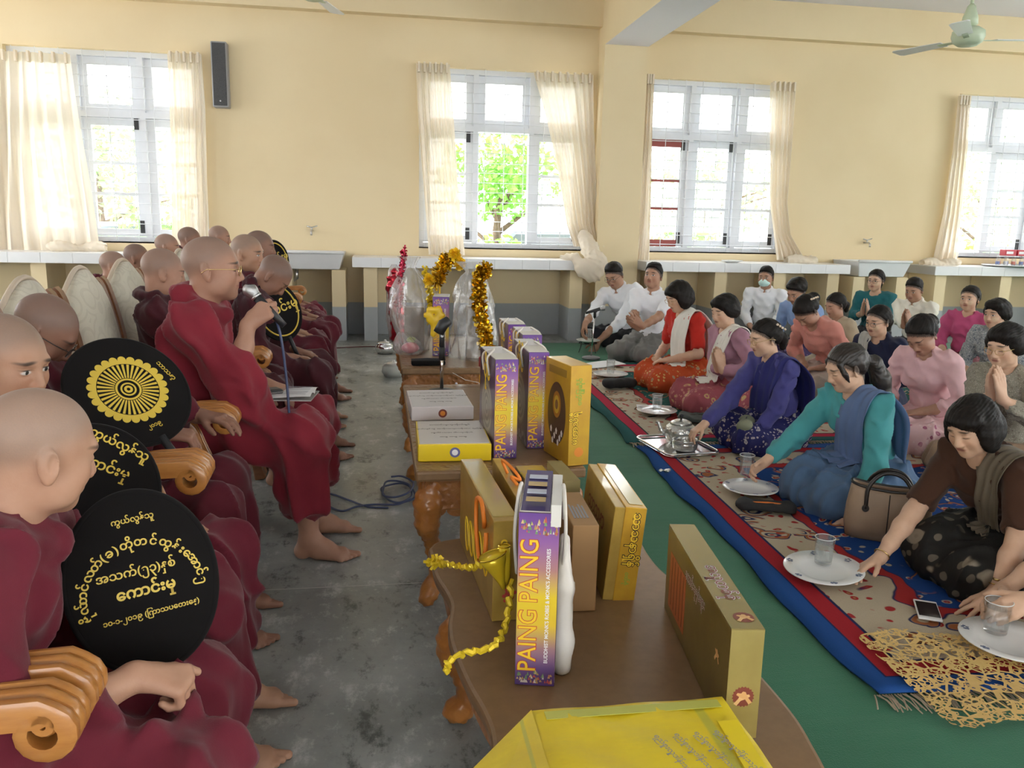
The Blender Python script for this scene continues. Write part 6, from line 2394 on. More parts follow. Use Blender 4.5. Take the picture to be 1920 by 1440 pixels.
root = card_box((0.452, 1.830, T1 + 0.001), RAD(-3), 0.064, 0.25, 0.222, M_KRAFT, 'plain brown card box between the gold boxes')
for k in range(5):
    MB().box((0.012 + 0.008 * k, 0.05, 0.222), (0.017 + 0.008 * k, 0.15 - 0.01 * (k % 3), 0.2225)).obj('stamp_line', M_GREY, root)
root = card_box((0.549, 1.885, T1 + 0.001), RAD(-4), 0.078, 0.375, 0.247, M_GOLD, 'gold gift box with dark lettering on its narrow side', 5.0)
MB().box((0.026, -0.003, -0.001), (0.081, 0.378, 0.250)).obj('box_lid', M_GOLDB, root, bevel=0.002)
MB().box((0.040, 0.02, 0.2505), (0.075, 0.33, 0.2515)).obj('glossy_lid', mat('pale_gold_gloss', (0.62, 0.52, 0.26), 0.15), root)
for m_, b_, dz in ((M_DPRINT, 0.0022, -0.0034), (M_YPRINT, 0.0003, -0.0038)):
    text('သာသနာရှိန်', 0.030, m_, root, basis((0.050, dz, 0.165), (0, 0, -1), (1, 0, 0)), b_, sx=0.95)
text('ဝတ်စုံ', 0.014, M_GREEN, root, basis((0.048, -0.0036, 0.062), (0, 0, -1), (1, 0, 0)), 0.0004)
text('သာသနာ', 0.060, mat('maroon_print', (0.22, 0.05, 0.03), 0.5), root, basis((-0.0006, 0.20, 0.15), (0, -1, 0), (0, 0, 1)), 0.001)

# olive gold box at the right of the coffee table
root = card_box((0.622, 1.300, T1 + 0.001), RAD(-7.5), 0.062, 0.530, 0.218, M_OLIVE, 'olive gold box with maroon lettering at the right of the low table')
MB().box((0.0006, -0.0008, 0.001), (0.0615, 0.0006, 0.2175)).obj('end_panel', M_OLIVE2, root)
MB().box((0.0006, 0.0006, 0.2176), (0.0615, 0.5295, 0.2188)).obj('top_panel', mat('shiny_olive', (0.30, 0.23, 0.075), 0.16, coat=0.4), root)
M_MAROON = mat('maroon_print', (0.22, 0.05, 0.03), 0.5)
for m_, b_, dz in ((M_WPRINT, 0.0018, 0.2192), (M_MAROON, 0.0004, 0.2196)):
    text('အလှူတစ်စုံ', 0.034, m_, root, basis((0.024, 0.20, dz), (0, -1, 0), (1, 0, 0)), b_, sx=1.05)
for m_, b_, dz in ((M_WPRINT, 0.0016, -0.0007), (M_MAROON, 0.0003, -0.0010)):
    text('ေကာင်းမှုရှင်များ', 0.030, m_, root, basis((dz, 0.26, 0.165), (0, -1, 0), (0, 0, 1)), b_, sx=0.80)
MB().box((-0.0008, 0.335, 0.03), (0.0004, 0.49, 0.165)).obj('red_panel', mat('orange_red_print', (0.45, 0.10, 0.03), 0.4), root)
for k in range(5):
    MB().box((-0.0012, 0.352 + 0.028 * k, 0.04), (-0.0007, 0.354 + 0.028 * k, 0.16)).obj('panel_line', M_DPRINT, root)
for face in ('end', 'top', 'side'):
    if face == 'end':
        B4 = basis((0.031, -0.0012, 0.085), (1, 0, 0), (0, 0, 1))
    elif face == 'top':
        B4 = basis((0.036, 0.045, 0.2194), (1, 0, 0), (0, 1, 0))
    else:
        B4 = basis((-0.0009, 0.07, 0.13), (0, -1, 0), (0, 0, 1))
    pe = []
    for k in range(40):
        a = 2 * math.pi * k / 40
        r_ = 0.021 if k % 2 else 0.0185
        pe.append(tuple(B4 @ Vector((r_ * math.cos(a), r_ * math.sin(a), 0))))
    if face != 'side':
        MB().add(pe, [tuple(range(40))]).obj('hands_seal', M_MAROON, root)
    for sgn in (-1, 1):
        # a pair of clasped hands: cuff at the lower corner, palm and fingers meeting in the middle
        hand_pts = [(-0.017, -0.013), (-0.011, -0.017), (-0.004, -0.007), (0.006, -0.003), (0.013, 0.002), (0.011, 0.006), (0.004, 0.005), (0.001, 0.009), (-0.004, 0.008), (-0.009, -0.003)]
        pp = [tuple(B4 @ Vector((-sgn * x, y + (0.002 if sgn > 0 else -0.001), 0.0004 + 0.0002 * (sgn > 0)))) for x, y in hand_pts]
        MB().add(pp, [tuple(range(10))]).obj('hand_print', mat('peach_print_%d' % (sgn > 0), (0.72, 0.40, 0.16) if sgn > 0 else (0.80, 0.50, 0.22), 0.4), root)

# gold card box with the dark oval picture
root = card_box((0.596, 2.515, T2 + 0.001), RAD(12), 0.074, 0.200, 0.330, M_GOLDB, 'bright gold box with a dark oval picture on its side')
ov = [(-0.0006, 0.10 + 0.072 * math.cos(2 * math.pi * k / 40), 0.155 + 0.105 * math.sin(2 * math.pi * k / 40)) for k in range(40)]
MB().add(ov, [tuple(range(39, -1, -1))]).obj('oval_picture', mat('brown_oval', (0.10, 0.05, 0.03), 0.3), root)
for r_, c_, dz in ((0.032, (0.45, 0.18, 0.03), -0.0009), (0.022, (0.65, 0.42, 0.05), -0.0012), (0.012, (0.25, 0.12, 0.06), -0.0015)):
    MB().add([(dz, 0.10 + r_ * math.cos(2 * math.pi * k / 24), 0.185 + 1.4 * r_ * math.sin(2 * math.pi * k / 24)) for k in range(24)], [tuple(range(23, -1, -1))]).obj('halo_print', mat('halo_%d' % int(r_ * 1000), c_, 0.4), root)
for k in range(7):
    MB().add([(-0.0012, 0.055 + 0.014 * k + 0.008 * math.cos(t_), 0.095 - 0.018 * (k % 3) + 0.013 * math.sin(t_)) for t_ in (0.3, 1.6, 2.9, 4.2, 5.5)], [(4, 3, 2, 1, 0)]).obj('figure_print', mat('print_col_2', (0.75, 0.70, 0.65), 0.4), root)
MB().box((-0.0008, 0.03, 0.285), (0.0, 0.17, 0.310)).obj('title_band', mat('dark_gold', (0.30, 0.17, 0.02), 0.4), root)
for m_, b_, dz in ((M_DPRINT, 0.0018, -0.0006), (M_YPRINT, 0.0003, -0.0010)):
    text('မဟာသိရီ', 0.030, m_, root, basis((0.030, dz, 0.125), (0, 0, 1), (-1, 0, 0)), b_, sx=0.9)
text('ဝတ်ြဖူဆိုင်', 0.020, M_GREEN, root, basis((0.040, -0.0008, 0.245), (0, 0, 1), (-1, 0, 0)), 0.0005)
MB().add([(0.037 + 0.016 * math.cos(2 * math.pi * k / 24), -0.0008, 0.045 + 0.016 * math.sin(2 * math.pi * k / 24)) for k in range(24)], [tuple(range(24))]).obj('round_seal', mat('orange_seal', (0.75, 0.25, 0.03), 0.4), root)

# purple box lying behind the foreground box
root = card_box((0.420, 2.10, T1 + 0.001), RAD(3), 0.085, 0.300, 0.200, M_MAND, 'purple box with a yellow top lying between the tables')
MB().box((0.001, 0.001, 0.2002), (0.084, 0.299, 0.2012)).obj('top_print', gold_mat('yellow_purple_top', (0.72, 0.50, 0.05), (0.50, 0.34, 0.22)), root)
text('PAING', 0.052, M_YTEXT, root, basis((0.036, 0.16, 0.2018), (0, 1, 0), (-1, 0, 0)), 0.001)
MB().box((0.09, 0.06, 0.0), (0.135, 0.26, 0.225)).obj('inner_carton', mat('olive_card', (0.30, 0.24, 0.10), 0.5), root)


def flat_box(loc, rz, w, L, h, m, label, lid, seal):
    root = empty('letter_box', loc, rz, label, 'box', 'flat donation boxes')
    MB().box((0, 0, 0), (w, L, h)).obj('carton', m, root, bevel=0.003)
    MB().box((0.006, 0.006, h), (w - 0.006, L - 0.006, h + 0.0012)).obj('paper_label', lid, root)
    q = np.random.RandomState(3)
    for k, s in enumerate(('ေကာင်းမှုကုသိုလ်ရှင်', 'ကွယ်လွန်သူ အဘိုးအဘွားတို့အား ရည်စူး၍', 'လှူဒါန်းသော ဒါနကုသိုလ်', 'အမျှ အမျှ အမျှ')):
        text(s, 0.017 - 0.003 * (k > 0), M_DPRINT, root, basis((w / 2, L * (0.78 - 0.17 * k), h + 0.0016), (1, 0, 0), (0, 1, 0)), 0.0002)
    pe = [(w * 0.5 + 0.017 * math.cos(2 * math.pi * k / 28), -0.0006, h * 0.52 + 0.017 * math.sin(2 * math.pi * k / 28)) for k in range(28)]
    MB().add(pe, [tuple(range(28))]).obj('round_seal', seal[0], root)
    pe = [(w * 0.5 + 0.010 * math.cos(2 * math.pi * k / 28), -0.0010, h * 0.52 + 0.010 * math.sin(2 * math.pi * k / 28)) for k in range(28)]
    MB().add(pe, [tuple(range(28))]).obj('seal_mark', seal[1], root)
    return root


flat_box((0.118, 3.17, T2 + 0.001), RAD(1.5), 0.245, 0.335, 0.055, mat('white_pink_card', (0.74, 0.68, 0.67), 0.45), 'flat white box with printed lines and a brown seal', mat('grey_white_label', (0.66, 0.64, 0.64), 0.5), (M_MAROON, mat('orange_seal', (0.75, 0.25, 0.03), 0.4)))
flat_box((0.118, 2.605, T2 + 0.001), RAD(-1.0), 0.240, 0.325, 0.058, mat('yellow_card', (0.80, 0.58, 0.01), 0.35, coat=0.3), 'flat yellow box with a printed label at the table end', mat('clear_label', (0.60, 0.56, 0.52), 0.45), (mat('blue_seal', (0.14, 0.14, 0.30), 0.4), M_WPRINT))

# yellow cloth-wrapped parcel in the foreground
def yellow_film():
    n = NT('yellow_wrapping')
    g = n.xyz(n.co('Generated'))
    c = n.mix(n.step(n.noise(9.0), 0.35, 0.7), (0.78, 0.60, 0.02), (0.70, 0.52, 0.02))
    stripe = n.m('MULTIPLY', n.step(g[0], 0.80, 0.82), n.step(g[0], 0.87, 0.85))
    c = n.mix(n.m('MULTIPLY', stripe, 0.6), c, (0.42, 0.45, 0.08))
    n.set(col=c, rough=0.4, coat=0.15)
    n.bump(n.noise(30.0, 3.0, stretch=(1, 3, 1)), 0.2, 0.004)
    return n.mat


M_YFILM = yellow_film()
root = empty('wrapped_parcel', (0.255, 0.985, T1 + 0.001), 0, 'flat parcel wrapped in bright yellow film at the bottom edge', 'parcel')
nx, ny = 30, 24
V = []
for j in range(ny):
    for i in range(nx):
        x, y = 0.352 * i / (nx - 1), 0.30 * j / (ny - 1)
        V.append((x, y, 0.098 + 0.0025 * math.sin(x * 40 + y * 20) * math.sin(y * 30) - 0.004 * (i in (0, nx - 1) or j in (0, ny - 1))))
Q = [(j * nx + i, j * nx + i + 1, (j + 1) * nx + i + 1, (j + 1) * nx + i) for j in range(ny - 1) for i in range(nx - 1)]
np_obj('film_top', V, Q, M_YFILM, root)
MB().box((0.002, 0.002, 0.0), (0.350, 0.298, 0.094)).obj('parcel_core', M_YFILM, root, bevel=0.004)
MB().add([(0.0, 0.298, 0.097), (0.0, 0.0, 0.097), (-0.055, 0.30, 0.030), (-0.118, 0.235, 0.028), (-0.115, 0.08, 0.020), (-0.05, 0.0, 0.012), (0.0, 0.30, 0.0), (0.0, 0.0, 0.0)],
         [(0, 2, 3), (0, 3, 4, 1), (1, 4, 5), (6, 3, 2), (6, 7, 5, 4, 3), (0, 6, 2), (1, 5, 7)]).obj('film_fold', M_YFILM, root)
MB().box((0.02, 0.262, 0.0995), (0.335, 0.285, 0.1003)).obj('tape', mat('olive_tape', (0.50, 0.50, 0.10), 0.3), root)
for k in range(4):
    text('ရည်စူးလှူဒါန်းသည်', 0.014, M_GREY, root, basis((0.20 + 0.035 * k, 0.14, 0.1012), (0.25, -1, 0), (1, 0.25, 0)), 0.0001)
MB().add([(0.30, 0.05, 0.1008), (0.335, 0.05, 0.1008), (0.345, 0.22, 0.1008), (0.31, 0.22, 0.1008)], [(0, 1, 2, 3)]).obj('inner_label', mat('bright_yellow', (0.85, 0.66, 0.02), 0.3), root)

# tinsel garlands and the yellow paper trumpets on the gold box
M_TINS = mat('gold_tinsel', (0.80, 0.55, 0.06), 0.18, metal=0.9)
M_TINR = mat('red_tinsel', (0.62, 0.06, 0.12), 0.2, metal=0.8)
M_TINY = mat('yellow_foil', (0.85, 0.62, 0.03), 0.25, metal=0.3)


def tinsel(name, pts, r, n, m, parent, seed, size=0.008):
    q = np.random.RandomState(seed)
    C = catmull(pts, 80)
    V, Q = [], []
    for k in range(n):
        t = q.rand() * 78
        i = int(t)
        p = C[i] + (C[i + 1] - C[i]) * (t - i)
        d = unit(q.normal(size=3))
        e = unit(np.cross(d, q.normal(size=3)))
        a = p + d * r * 0.1
        c = p + d * r * (0.6 + 0.5 * q.rand())
        o = len(V)
        V += [a - e * size * 0.3, a + e * size * 0.3, c + e * size * 0.5, c - e * size * 0.5]
        Q.append((o, o + 1, o + 2, o + 3))
    o = np_obj(name, V, Q, m, parent, smooth=False)
    o['kind'] = 'stuff'
    return o


root = empty('tinsel_ribbon', (0.0, 0.0, 0.0), 0, 'curly yellow foil ribbon trailing off the gold box to the floor side', 'ribbon')
MB().tube([p + np.array([0, 0.004 * math.sin(k * 1.9), 0.005 * math.cos(k * 1.7)]) for k, p in enumerate(catmull([at_y(800, 1054, 2.02), at_y(822, 1056, 1.98), at_y(850, 1060, 1.90), at_y(885, 1064, 1.83), at_y(922, 1050, 1.77)], 46))], [0.0045 + 0.003 * abs(math.sin(k * 0.8)) for k in range(46)], 6).obj('foil_curl', M_TINY, root)
tinsel('foil_leaves', [at_y(806, 1054, 2.01), at_y(830, 1057, 1.97)], 0.022, 60, M_TINY, root, 1)
root = empty('tinsel_ribbon', (0.0, 0.0, 0.0), 0, 'yellow foil ribbon running down beside the large purple box', 'ribbon')
cpts = [at_y(838, 1262, 1.50), at_y(842, 1240, 1.50), at_y(880, 1222, 1.52), at_y(925, 1212, 1.54), at_y(945, 1180, 1.60), at_y(955, 1140, 1.66), at_y(958, 1090, 1.74)]
MB().tube([p + np.array([0.004 * math.sin(k * 1.3), 0, 0.004 * math.cos(k * 1.7)]) for k, p in enumerate(catmull(cpts, 60))], [0.004 + 0.0035 * abs(math.sin(k * 0.7)) for k in range(60)], 6).obj('foil_curl', M_TINY, root)
for i, (px, py, dpt, d, lab) in enumerate(((922, 1068, 1.765, (0.35, -0.1, -1.0), 'wide yellow paper trumpet on the end of the gold box'), (945, 1050, 1.775, (0.05, -0.05, -1.0), 'slim shiny yellow paper trumpet on the end of the gold box'))):
    p = at_y(px, py, dpt)
    root = empty('paper_trumpet', tuple(p), 0, lab, 'ornament')
    d = unit(d)
    prof = [(0.034, 0.0), (0.028, 0.018), (0.018, 0.04), (0.008, 0.068), (0.005, 0.085)] if i == 0 else [(0.013, 0.0), (0.013, 0.05), (0.011, 0.075), (0.005, 0.095)]
    Mq = Vector((0, 0, 1)).rotation_difference(Vector(d)).to_matrix()
    MB().lathe(prof, 20, (0, 0, 0.035), Mq).obj('cone', M_TINY, root, smooth=True)
    MB().tube([tuple(Mq @ Vector((prof[0][0] * math.cos(a), prof[0][0] * math.sin(a), 0)) + Vector((0, 0, 0.035))) for a in np.linspace(0, 6.0, 16)], 0.002, 5).obj('gold_edge', M_TINS, root)

# ---- wrapped bundles on the far table
def film():
    n = NT('clear_film')
    tr = n.node('BsdfTransparent')
    df = n.node('BsdfDiffuse')
    df.inputs[0].default_value = (0.75, 0.74, 0.72, 1)
    gl = n.node('BsdfGlossy')
    gl.inputs['Roughness'].default_value = 0.12
    a = n.node('MixShader')
    a.inputs[0].default_value = 0.27
    n.t.links.new(tr.outputs[0], a.inputs[1])
    n.t.links.new(df.outputs[0], a.inputs[2])
    b_ = n.node('MixShader')
    lw = n.node('LayerWeight')
    lw.inputs[0].default_value = 0.35
    n.t.links.new(n.m('ADD', n.m('MULTIPLY', lw.outputs[1], 0.35), 0.08), b_.inputs[0])
    n.t.links.new(a.outputs[0], b_.inputs[1])
    n.t.links.new(gl.outputs[0], b_.inputs[2])
    bp = n.node('Bump')
    bp.inputs['Strength'].default_value = 0.6
    bp.inputs['Distance'].default_value = 0.02
    n.t.links.new(n.noise(18.0, 4.0), bp.inputs['Height'])
    n.t.links.new(bp.outputs[0], gl.inputs['Normal'])
    n.t.links.new(bp.outputs[0], df.inputs['Normal'])
    n.t.links.new(b_.outputs[0], n.out.inputs[0])
    return n.mat


M_FILM = film()


def film_wrap(root, prof, seed, sy=0.8, lean=(0, 0)):
    """crinkled cone of clear film; prof = (z, radius)"""
    q = np.random.RandomState(seed)
    ph = q.rand(6) * 6.28
    V = []
    NA = 72
    for z, r in prof:
        for k in range(NA):
            a = 2 * math.pi * k / NA
            rr = r * (1 + 0.15 * math.sin(a * 4 + ph[0] + z * 12) + 0.09 * math.sin(a * 9 + ph[1] - z * 17) + 0.05 * math.sin(a * 17 + ph[2] + z * 30))
            V.append((rr * math.cos(a) + lean[0] * z, rr * sy * math.sin(a) + lean[1] * z, z))
    Q = [(j * NA + k, j * NA + (k + 1) % NA, (j + 1) * NA + (k + 1) % NA, (j + 1) * NA + k) for j in range(len(prof) - 1) for k in range(NA)]
    return np_obj('clear_wrap', V, Q, M_FILM, root)


root = empty('gift_bundle', (0.545, 4.70, T2 + 0.001), 0, 'tall gift bundle in clear film with a gold tinsel garland', 'gift bundle', 'plastic wrapped gift bundles')
film_wrap(root, [(0.0, 0.13), (0.02, 0.14), (0.08, 0.135), (0.15, 0.128), (0.22, 0.120), (0.30, 0.108), (0.37, 0.095), (0.43, 0.078), (0.47, 0.055), (0.495, 0.030), (0.51, 0.040), (0.54, 0.065), (0.55, 0.075)], 1, 0.85, (-0.06, 0))
MB().box((-0.055, -0.03, 0.0), (0.055, 0.05, 0.30)).obj('inner_box', mat('dusky_box', (0.32, 0.26, 0.20), 0.5), root, bevel=0.005)
MB().tube(catmull([(0.05, -0.09, 0.10), (0.02, -0.12, 0.20), (0.0, -0.115, 0.33), (0.01, -0.09, 0.44), (0.04, -0.03, 0.50)], 30), 0.010, 6).obj('garland_core', M_TINS, root)
tinsel('garland', [(0.06, -0.09, 0.06), (0.03, -0.12, 0.18), (0.0, -0.115, 0.33), (0.01, -0.09, 0.46), (0.05, -0.02, 0.52)], 0.052, 900, M_TINS, root, 2, 0.019)
for k in range(9):
    p = catmull([(0.06, -0.125, 0.06), (0.03, -0.15, 0.18), (0.0, -0.145, 0.33), (0.01, -0.12, 0.46)], 9)[k]
    MB().lathe([(0.0, -0.011), (0.008, -0.008), (0.011, 0.0), (0.008, 0.008), (0.0, 0.011)], 12, (p[0] + 0.018 * math.sin(k * 2.3), p[1], p[2])).obj('gold_bauble', M_TINS, root, smooth=True)
root = empty('gift_bundle', (0.205, 5.02, T2 + 0.001), 0, 'grey film bundle leaning left with a red tinsel spike', 'gift bundle', 'plastic wrapped gift bundles')
film_wrap(root, [(0.0, 0.075), (0.06, 0.095), (0.12, 0.11), (0.20, 0.125), (0.28, 0.125), (0.36, 0.105), (0.42, 0.08), (0.47, 0.05), (0.50, 0.028), (0.53, 0.045), (0.56, 0.065)], 3, 0.8, (-0.05, 0.05))
MB().box((-0.06, -0.04, 0.0), (0.06, 0.04, 0.26)).obj('inner_box', mat('dusky_box', (0.32, 0.26, 0.20), 0.5), root, bevel=0.005)
MB().tube([(-0.09, 0.02, 0.22), (-0.085, 0.02, 0.40), (-0.06, 0.0, 0.60)], 0.010, 6).obj('spike_core', M_TINR, root)
tinsel('red_spike', [(-0.10, 0.02, 0.24), (-0.085, 0.02, 0.40), (-0.055, 0.0, 0.62)], 0.026, 380, M_TINR, root, 4, 0.012)
tinsel('yellow_garland', [(0.09, -0.06, 0.18), (0.09, -0.08, 0.34), (0.06, -0.03, 0.50)], 0.028, 320, M_TINY, root, 5, 0.012)
root = empty('gift_bundle', (0.115, 5.30, T2 + 0.001), 0, 'crinkled red foil bundle at the far left of the table', 'gift bundle', 'plastic wrapped gift bundles')
film_wrap(root, [(0.0, 0.05), (0.15, 0.06), (0.32, 0.055), (0.46, 0.04), (0.50, 0.015)], 6, 0.7, (-0.05, 0))
F = SDF((-0.12, -0.09, -0.01), (0.09, 0.09, 0.52), 0.012)
F.chain([(0.0, 0, 0.03), (-0.01, 0, 0.20), (-0.02, 0, 0.36), (-0.025, 0, 0.45)], (0.05, 0.045, 0.05, 0.03), 0.03)
Vv, Qq = F.mesh()
Vv = folds(Vv, vnormals(Vv, Qq), 0.010, 8, ((0.2, 0.3, 0.9), (0.7, 0.2, -0.6)), 130.0)
np_obj('red_foil', Vv, Qq, mat('red_foil', (0.50, 0.03, 0.05), 0.2, metal=0.7), root)
root = empty('gold_ornament', (0.33, 4.92, T2 + 0.35), 0, 'gold tinsel flower on top of the purple bag', 'ornament')
tinsel('flower', [(0.0, 0, 0.06), (0.02, 0.0, 0.12), (0.05, 0, 0.18), (0.09, 0.02, 0.22)], 0.055, 420, M_TINS, root, 7, 0.014)
MB().tube([(0.02, 0, 0.0), (0.02, 0, 0.12), (0.06, 0.01, 0.20)], 0.006, 6).obj('stick', M_TINS, root)
M_YBOW = mat('yellow_bow', (0.85, 0.55, 0.02), 0.4)
for k in range(3):
    q_ = np.array([(-0.05, 0.13, 0.10)[k], -0.02, (0.07, 0.17, 0.22)[k]])
    tinsel('yellow_flower', [q_, q_ + np.array([0.012, 0, 0.012]), q_ + np.array([0.0, 0, 0.024])], 0.036, 130, M_YBOW, root, 40 + k, 0.024)
# rosette on the purple bag
root = bpy.data.objects['gift_bag.004']
F = SDF((-0.08, -0.05, 0.10), (0.10, 0.03, 0.34), 0.008)
for j in range(6):
    a = j * 1.047
    F.ell((0.01 + 0.035 * math.cos(a), -0.018, 0.24 + 0.035 * math.sin(a)), (0.030, 0.010, 0.022), 0.006)
F.chain([(0.01, -0.016, 0.22), (0.005, -0.016, 0.13)], (0.014, 0.018), 0.02)
Vv, Qq = F.mesh()
np_obj('yellow_rosette', Vv, Qq, mat('yellow_bow', (0.85, 0.55, 0.02), 0.4), root)
root = empty('plastic_bag', (0.175, 4.86, T2 + 0.001), RAD(20), 'clear plastic bag with a pink packet at the table edge', 'bag')
film_wrap(root, [(0.0, 0.07), (0.03, 0.085), (0.07, 0.075), (0.10, 0.05), (0.13, 0.02)], 9, 0.8, (-0.4, 0))
F = SDF((-0.09, -0.07, -0.01), (0.09, 0.07, 0.10), 0.008)
F.ell((0, 0, 0.035), (0.055, 0.045, 0.033), 0.02)
Vv, Qq = F.mesh()
np_obj('pink_packet', Vv, Qq, mat('pink_packet', (0.72, 0.10, 0.16), 0.35), root)
F = SDF((-0.04, -0.03, 0.04), (0.06, 0.05, 0.12), 0.008)
F.ell((0.01, 0.01, 0.08), (0.03, 0.022, 0.018), 0.01)
Vv, Qq = F.mesh()
np_obj('green_packet', Vv, Qq, mat('green_packet', (0.45, 0.55, 0.12), 0.4), root)
root = empty('black_strap', (0.25, 4.46, T2 + 0.001), 0, 'folded black strap on the near end of the far table', 'strap')
MB().box((-0.085, -0.03, 0), (0.10, 0.035, 0.028)).obj('strap_roll', M_VELVET, root, bevel=0.01)
MB().tube([(-0.085, 0.0, 0.03), (0.0, 0.0, 0.034), (0.10, 0.0, 0.03)], 0.006, 6).obj('stitched_edge', M_BLACK, root)
root = empty('snack_packet', (0.485, 3.66, T2 + 0.001), RAD(10), 'red and yellow packet beside the farthest purple bag', 'packet')
F = SDF((-0.07, -0.06, -0.01), (0.07, 0.06, 0.17), 0.009)
F.ell((0, 0, 0.075), (0.045, 0.03, 0.072), 0.02)
Vv, Qq = F.mesh()
Vv = folds(Vv, vnormals(Vv, Qq), 0.004, 3, ((0.6, 0.2, 0.7),), 150.0)
Vv[:, 2] = np.maximum(Vv[:, 2], 0)
np_obj('packet_body', Vv, Qq, mat('yellow_packet', (0.75, 0.42, 0.03), 0.3), root)
MB().box((-0.046, -0.012, 0.13), (0.046, 0.012, 0.175)).obj('packet_top', mat('dark_red_packet', (0.28, 0.03, 0.03), 0.3), root, bevel=0.004)
# clear garlands hanging at the near end of the far table
root = empty('glass_beads', (0.50, 4.335, 0.0), 0, 'small glass beads hanging at the end of the far table', 'beads')
for k in range(12):
    x, z = -0.10 + 0.024 * k + 0.008 * math.sin(k * 3), 0.40 - 0.055 * abs(math.sin(k * 1.9))
    MB().lathe([(0.0, -0.008), (0.006, -0.005), (0.007, 0.0), (0.006, 0.005), (0.0, 0.008)], 8, (x, 0, z)).obj('bead', mat('white_bead', (0.8, 0.8, 0.85), 0.2), root, smooth=True)
MB().tube([(-0.12, 0.0, 0.46), (-0.05, 0, 0.42), (0.05, 0, 0.40), (0.17, 0, 0.46)], 0.0015, 4).obj('bead_string', M_ROPE, root)
# metal pots on the floor beside the far table
for i, (px, py, lab) in enumerate(((722, 655, 'shiny metal pot on the floor beyond the far table'), (738, 698, 'small pale tin on the floor beside the far table'))):
    p = at_z(px, py + 8, 0.0)
    root = empty('metal_pot', (p[0], p[1], 0), 0, lab, 'pot')
    MB().lathe([(0.0, 0.0), (0.07, 0.0), (0.095, 0.04), (0.09, 0.085), (0.07, 0.10), (0.075, 0.108), (0.065, 0.10), (0.08, 0.05), (0.0, 0.02)], 24).obj('pot_body', M_CHROME if i == 0 else mat('pale_tin', (0.5, 0.52, 0.48), 0.4), root, smooth=True)
    MB().lathe([(0.068, 0.102), (0.05, 0.115), (0.012, 0.12), (0.012, 0.135), (0.0, 0.137)], 20).obj('pot_lid', M_STEEL, root, smooth=True)

# ---- on the counter at the right window
root = empty('bottle_tray', (7.48, 8.92, CT), 0, 'metal tray of small bottles on the counter at the right window', 'tray')
MB().lathe([(0.0, 0.0), (0.31, 0.0), (0.34, 0.02), (0.33, 0.024), (0.30, 0.008), (0.0, 0.006)], 32).obj('tray_dish', M_STEEL, root, smooth=True)
for k in range(11):
    x = 7.22 + 0.052 * k
    y = 8.86 + 0.05 * (k % 2)
    r_ = empty('water_bottle', (x, y, CT + 0.010), 0, 'small water bottle on the tray at the right window', 'bottle', 'small bottles on the counter tray')
    MB().lathe([(0.0, 0.0), (0.022, 0.0), (0.023, 0.06), (0.020, 0.085), (0.010, 0.10), (0.010, 0.108)], 14).obj('bottle_body', M_CUP, r_, smooth=True)
    MB().lathe([(0.0235, 0.02), (0.0235, 0.055)], 14).obj('bottle_label', mat('bottle_label_%d' % (k % 3), ((0.25, 0.30, 0.55), (0.65, 0.25, 0.2), (0.7, 0.7, 0.75))[k % 3], 0.5), r_)
    MB().lathe([(0.0, 0.108), (0.011, 0.108), (0.011, 0.120), (0.0, 0.120)], 12).obj('bottle_cap', mat('white_cap', (0.8, 0.8, 0.82), 0.4), r_)
for k in range(3):
    r_ = empty('snack_carton', (7.40 + 0.16 * k, 8.93, CT + 0.131), RAD(3 * k), ('red carton on top of the bottles, leftmost', 'red carton on top of the bottles, middle', 'red carton on top of the bottles, rightmost')[k], 'carton', 'red cartons on the bottles')
    MB().box((-0.072, -0.05, 0), (0.072, 0.05, 0.07)).obj('carton_box', mat('red_carton', (0.50, 0.03, 0.05), 0.4), r_, bevel=0.003)
    MB().box((-0.06, -0.0508, 0.02), (0.03, -0.0502, 0.05)).obj('white_print', M_WPRINT, r_)
root = plate((3.90, 8.86, CT + 0.001), 0.12, 'white dish on the counter behind the kneeling men', sprigs=False)
# ================================================================== WHO SITS WHERE
SK1 = skin('skin_monk_light', (0.50, 0.285, 0.19), scalp=(0.26, 0.20, 0.165), eyes='down')
SK2 = skin('skin_monk_tan', (0.40, 0.215, 0.145), scalp=(0.20, 0.15, 0.125), eyes='down')
SK3 = skin('skin_monk_brown', (0.27, 0.135, 0.09), scalp=(0.14, 0.105, 0.09), eyes='down')
SK4 = skin('skin_monk_open', (0.43, 0.24, 0.155), scalp=(0.19, 0.155, 0.13), eyes='open')
SKW = skin('skin_fair', (0.64, 0.41, 0.28), eyes='down', hairline=True)
SKO = skin('skin_fair_open', (0.56, 0.35, 0.24), eyes='open', thanaka=True, hairline=True)
SKM = skin('skin_man', (0.42, 0.235, 0.155), eyes='open', hairline=True)
SKD = skin('skin_deep', (0.42, 0.235, 0.16), eyes='down', hairline=True)
RB_DARK = robe_mat('maroon_robe', (0.105, 0.012, 0.022), (0.082, 0.009, 0.018))
RB_MID = robe_mat('wine_robe', (0.145, 0.016, 0.030), (0.115, 0.012, 0.024))
RB_RED = robe_mat('crimson_robe', (0.225, 0.020, 0.034), (0.185, 0.016, 0.028))
RB_BLACK = robe_mat('deep_brown_robe', (0.060, 0.010, 0.016), (0.045, 0.008, 0.013))
HAIR = NT('black_hair')
HAIR.set(col=HAIR.mix(HAIR.noise(60.0, 2.0, stretch=(1, 1, 0.2)), (0.006, 0.005, 0.0045), (0.018, 0.014, 0.012)), rough=0.55, spec=0.16)
HAIR = HAIR.mat
HAIRB = mat('dark_brown_hair', (0.022, 0.015, 0.011), 0.45, var=0.4, vscale=40)
M_DKRIM = mat('dark_rim', (0.03, 0.025, 0.025), 0.3)


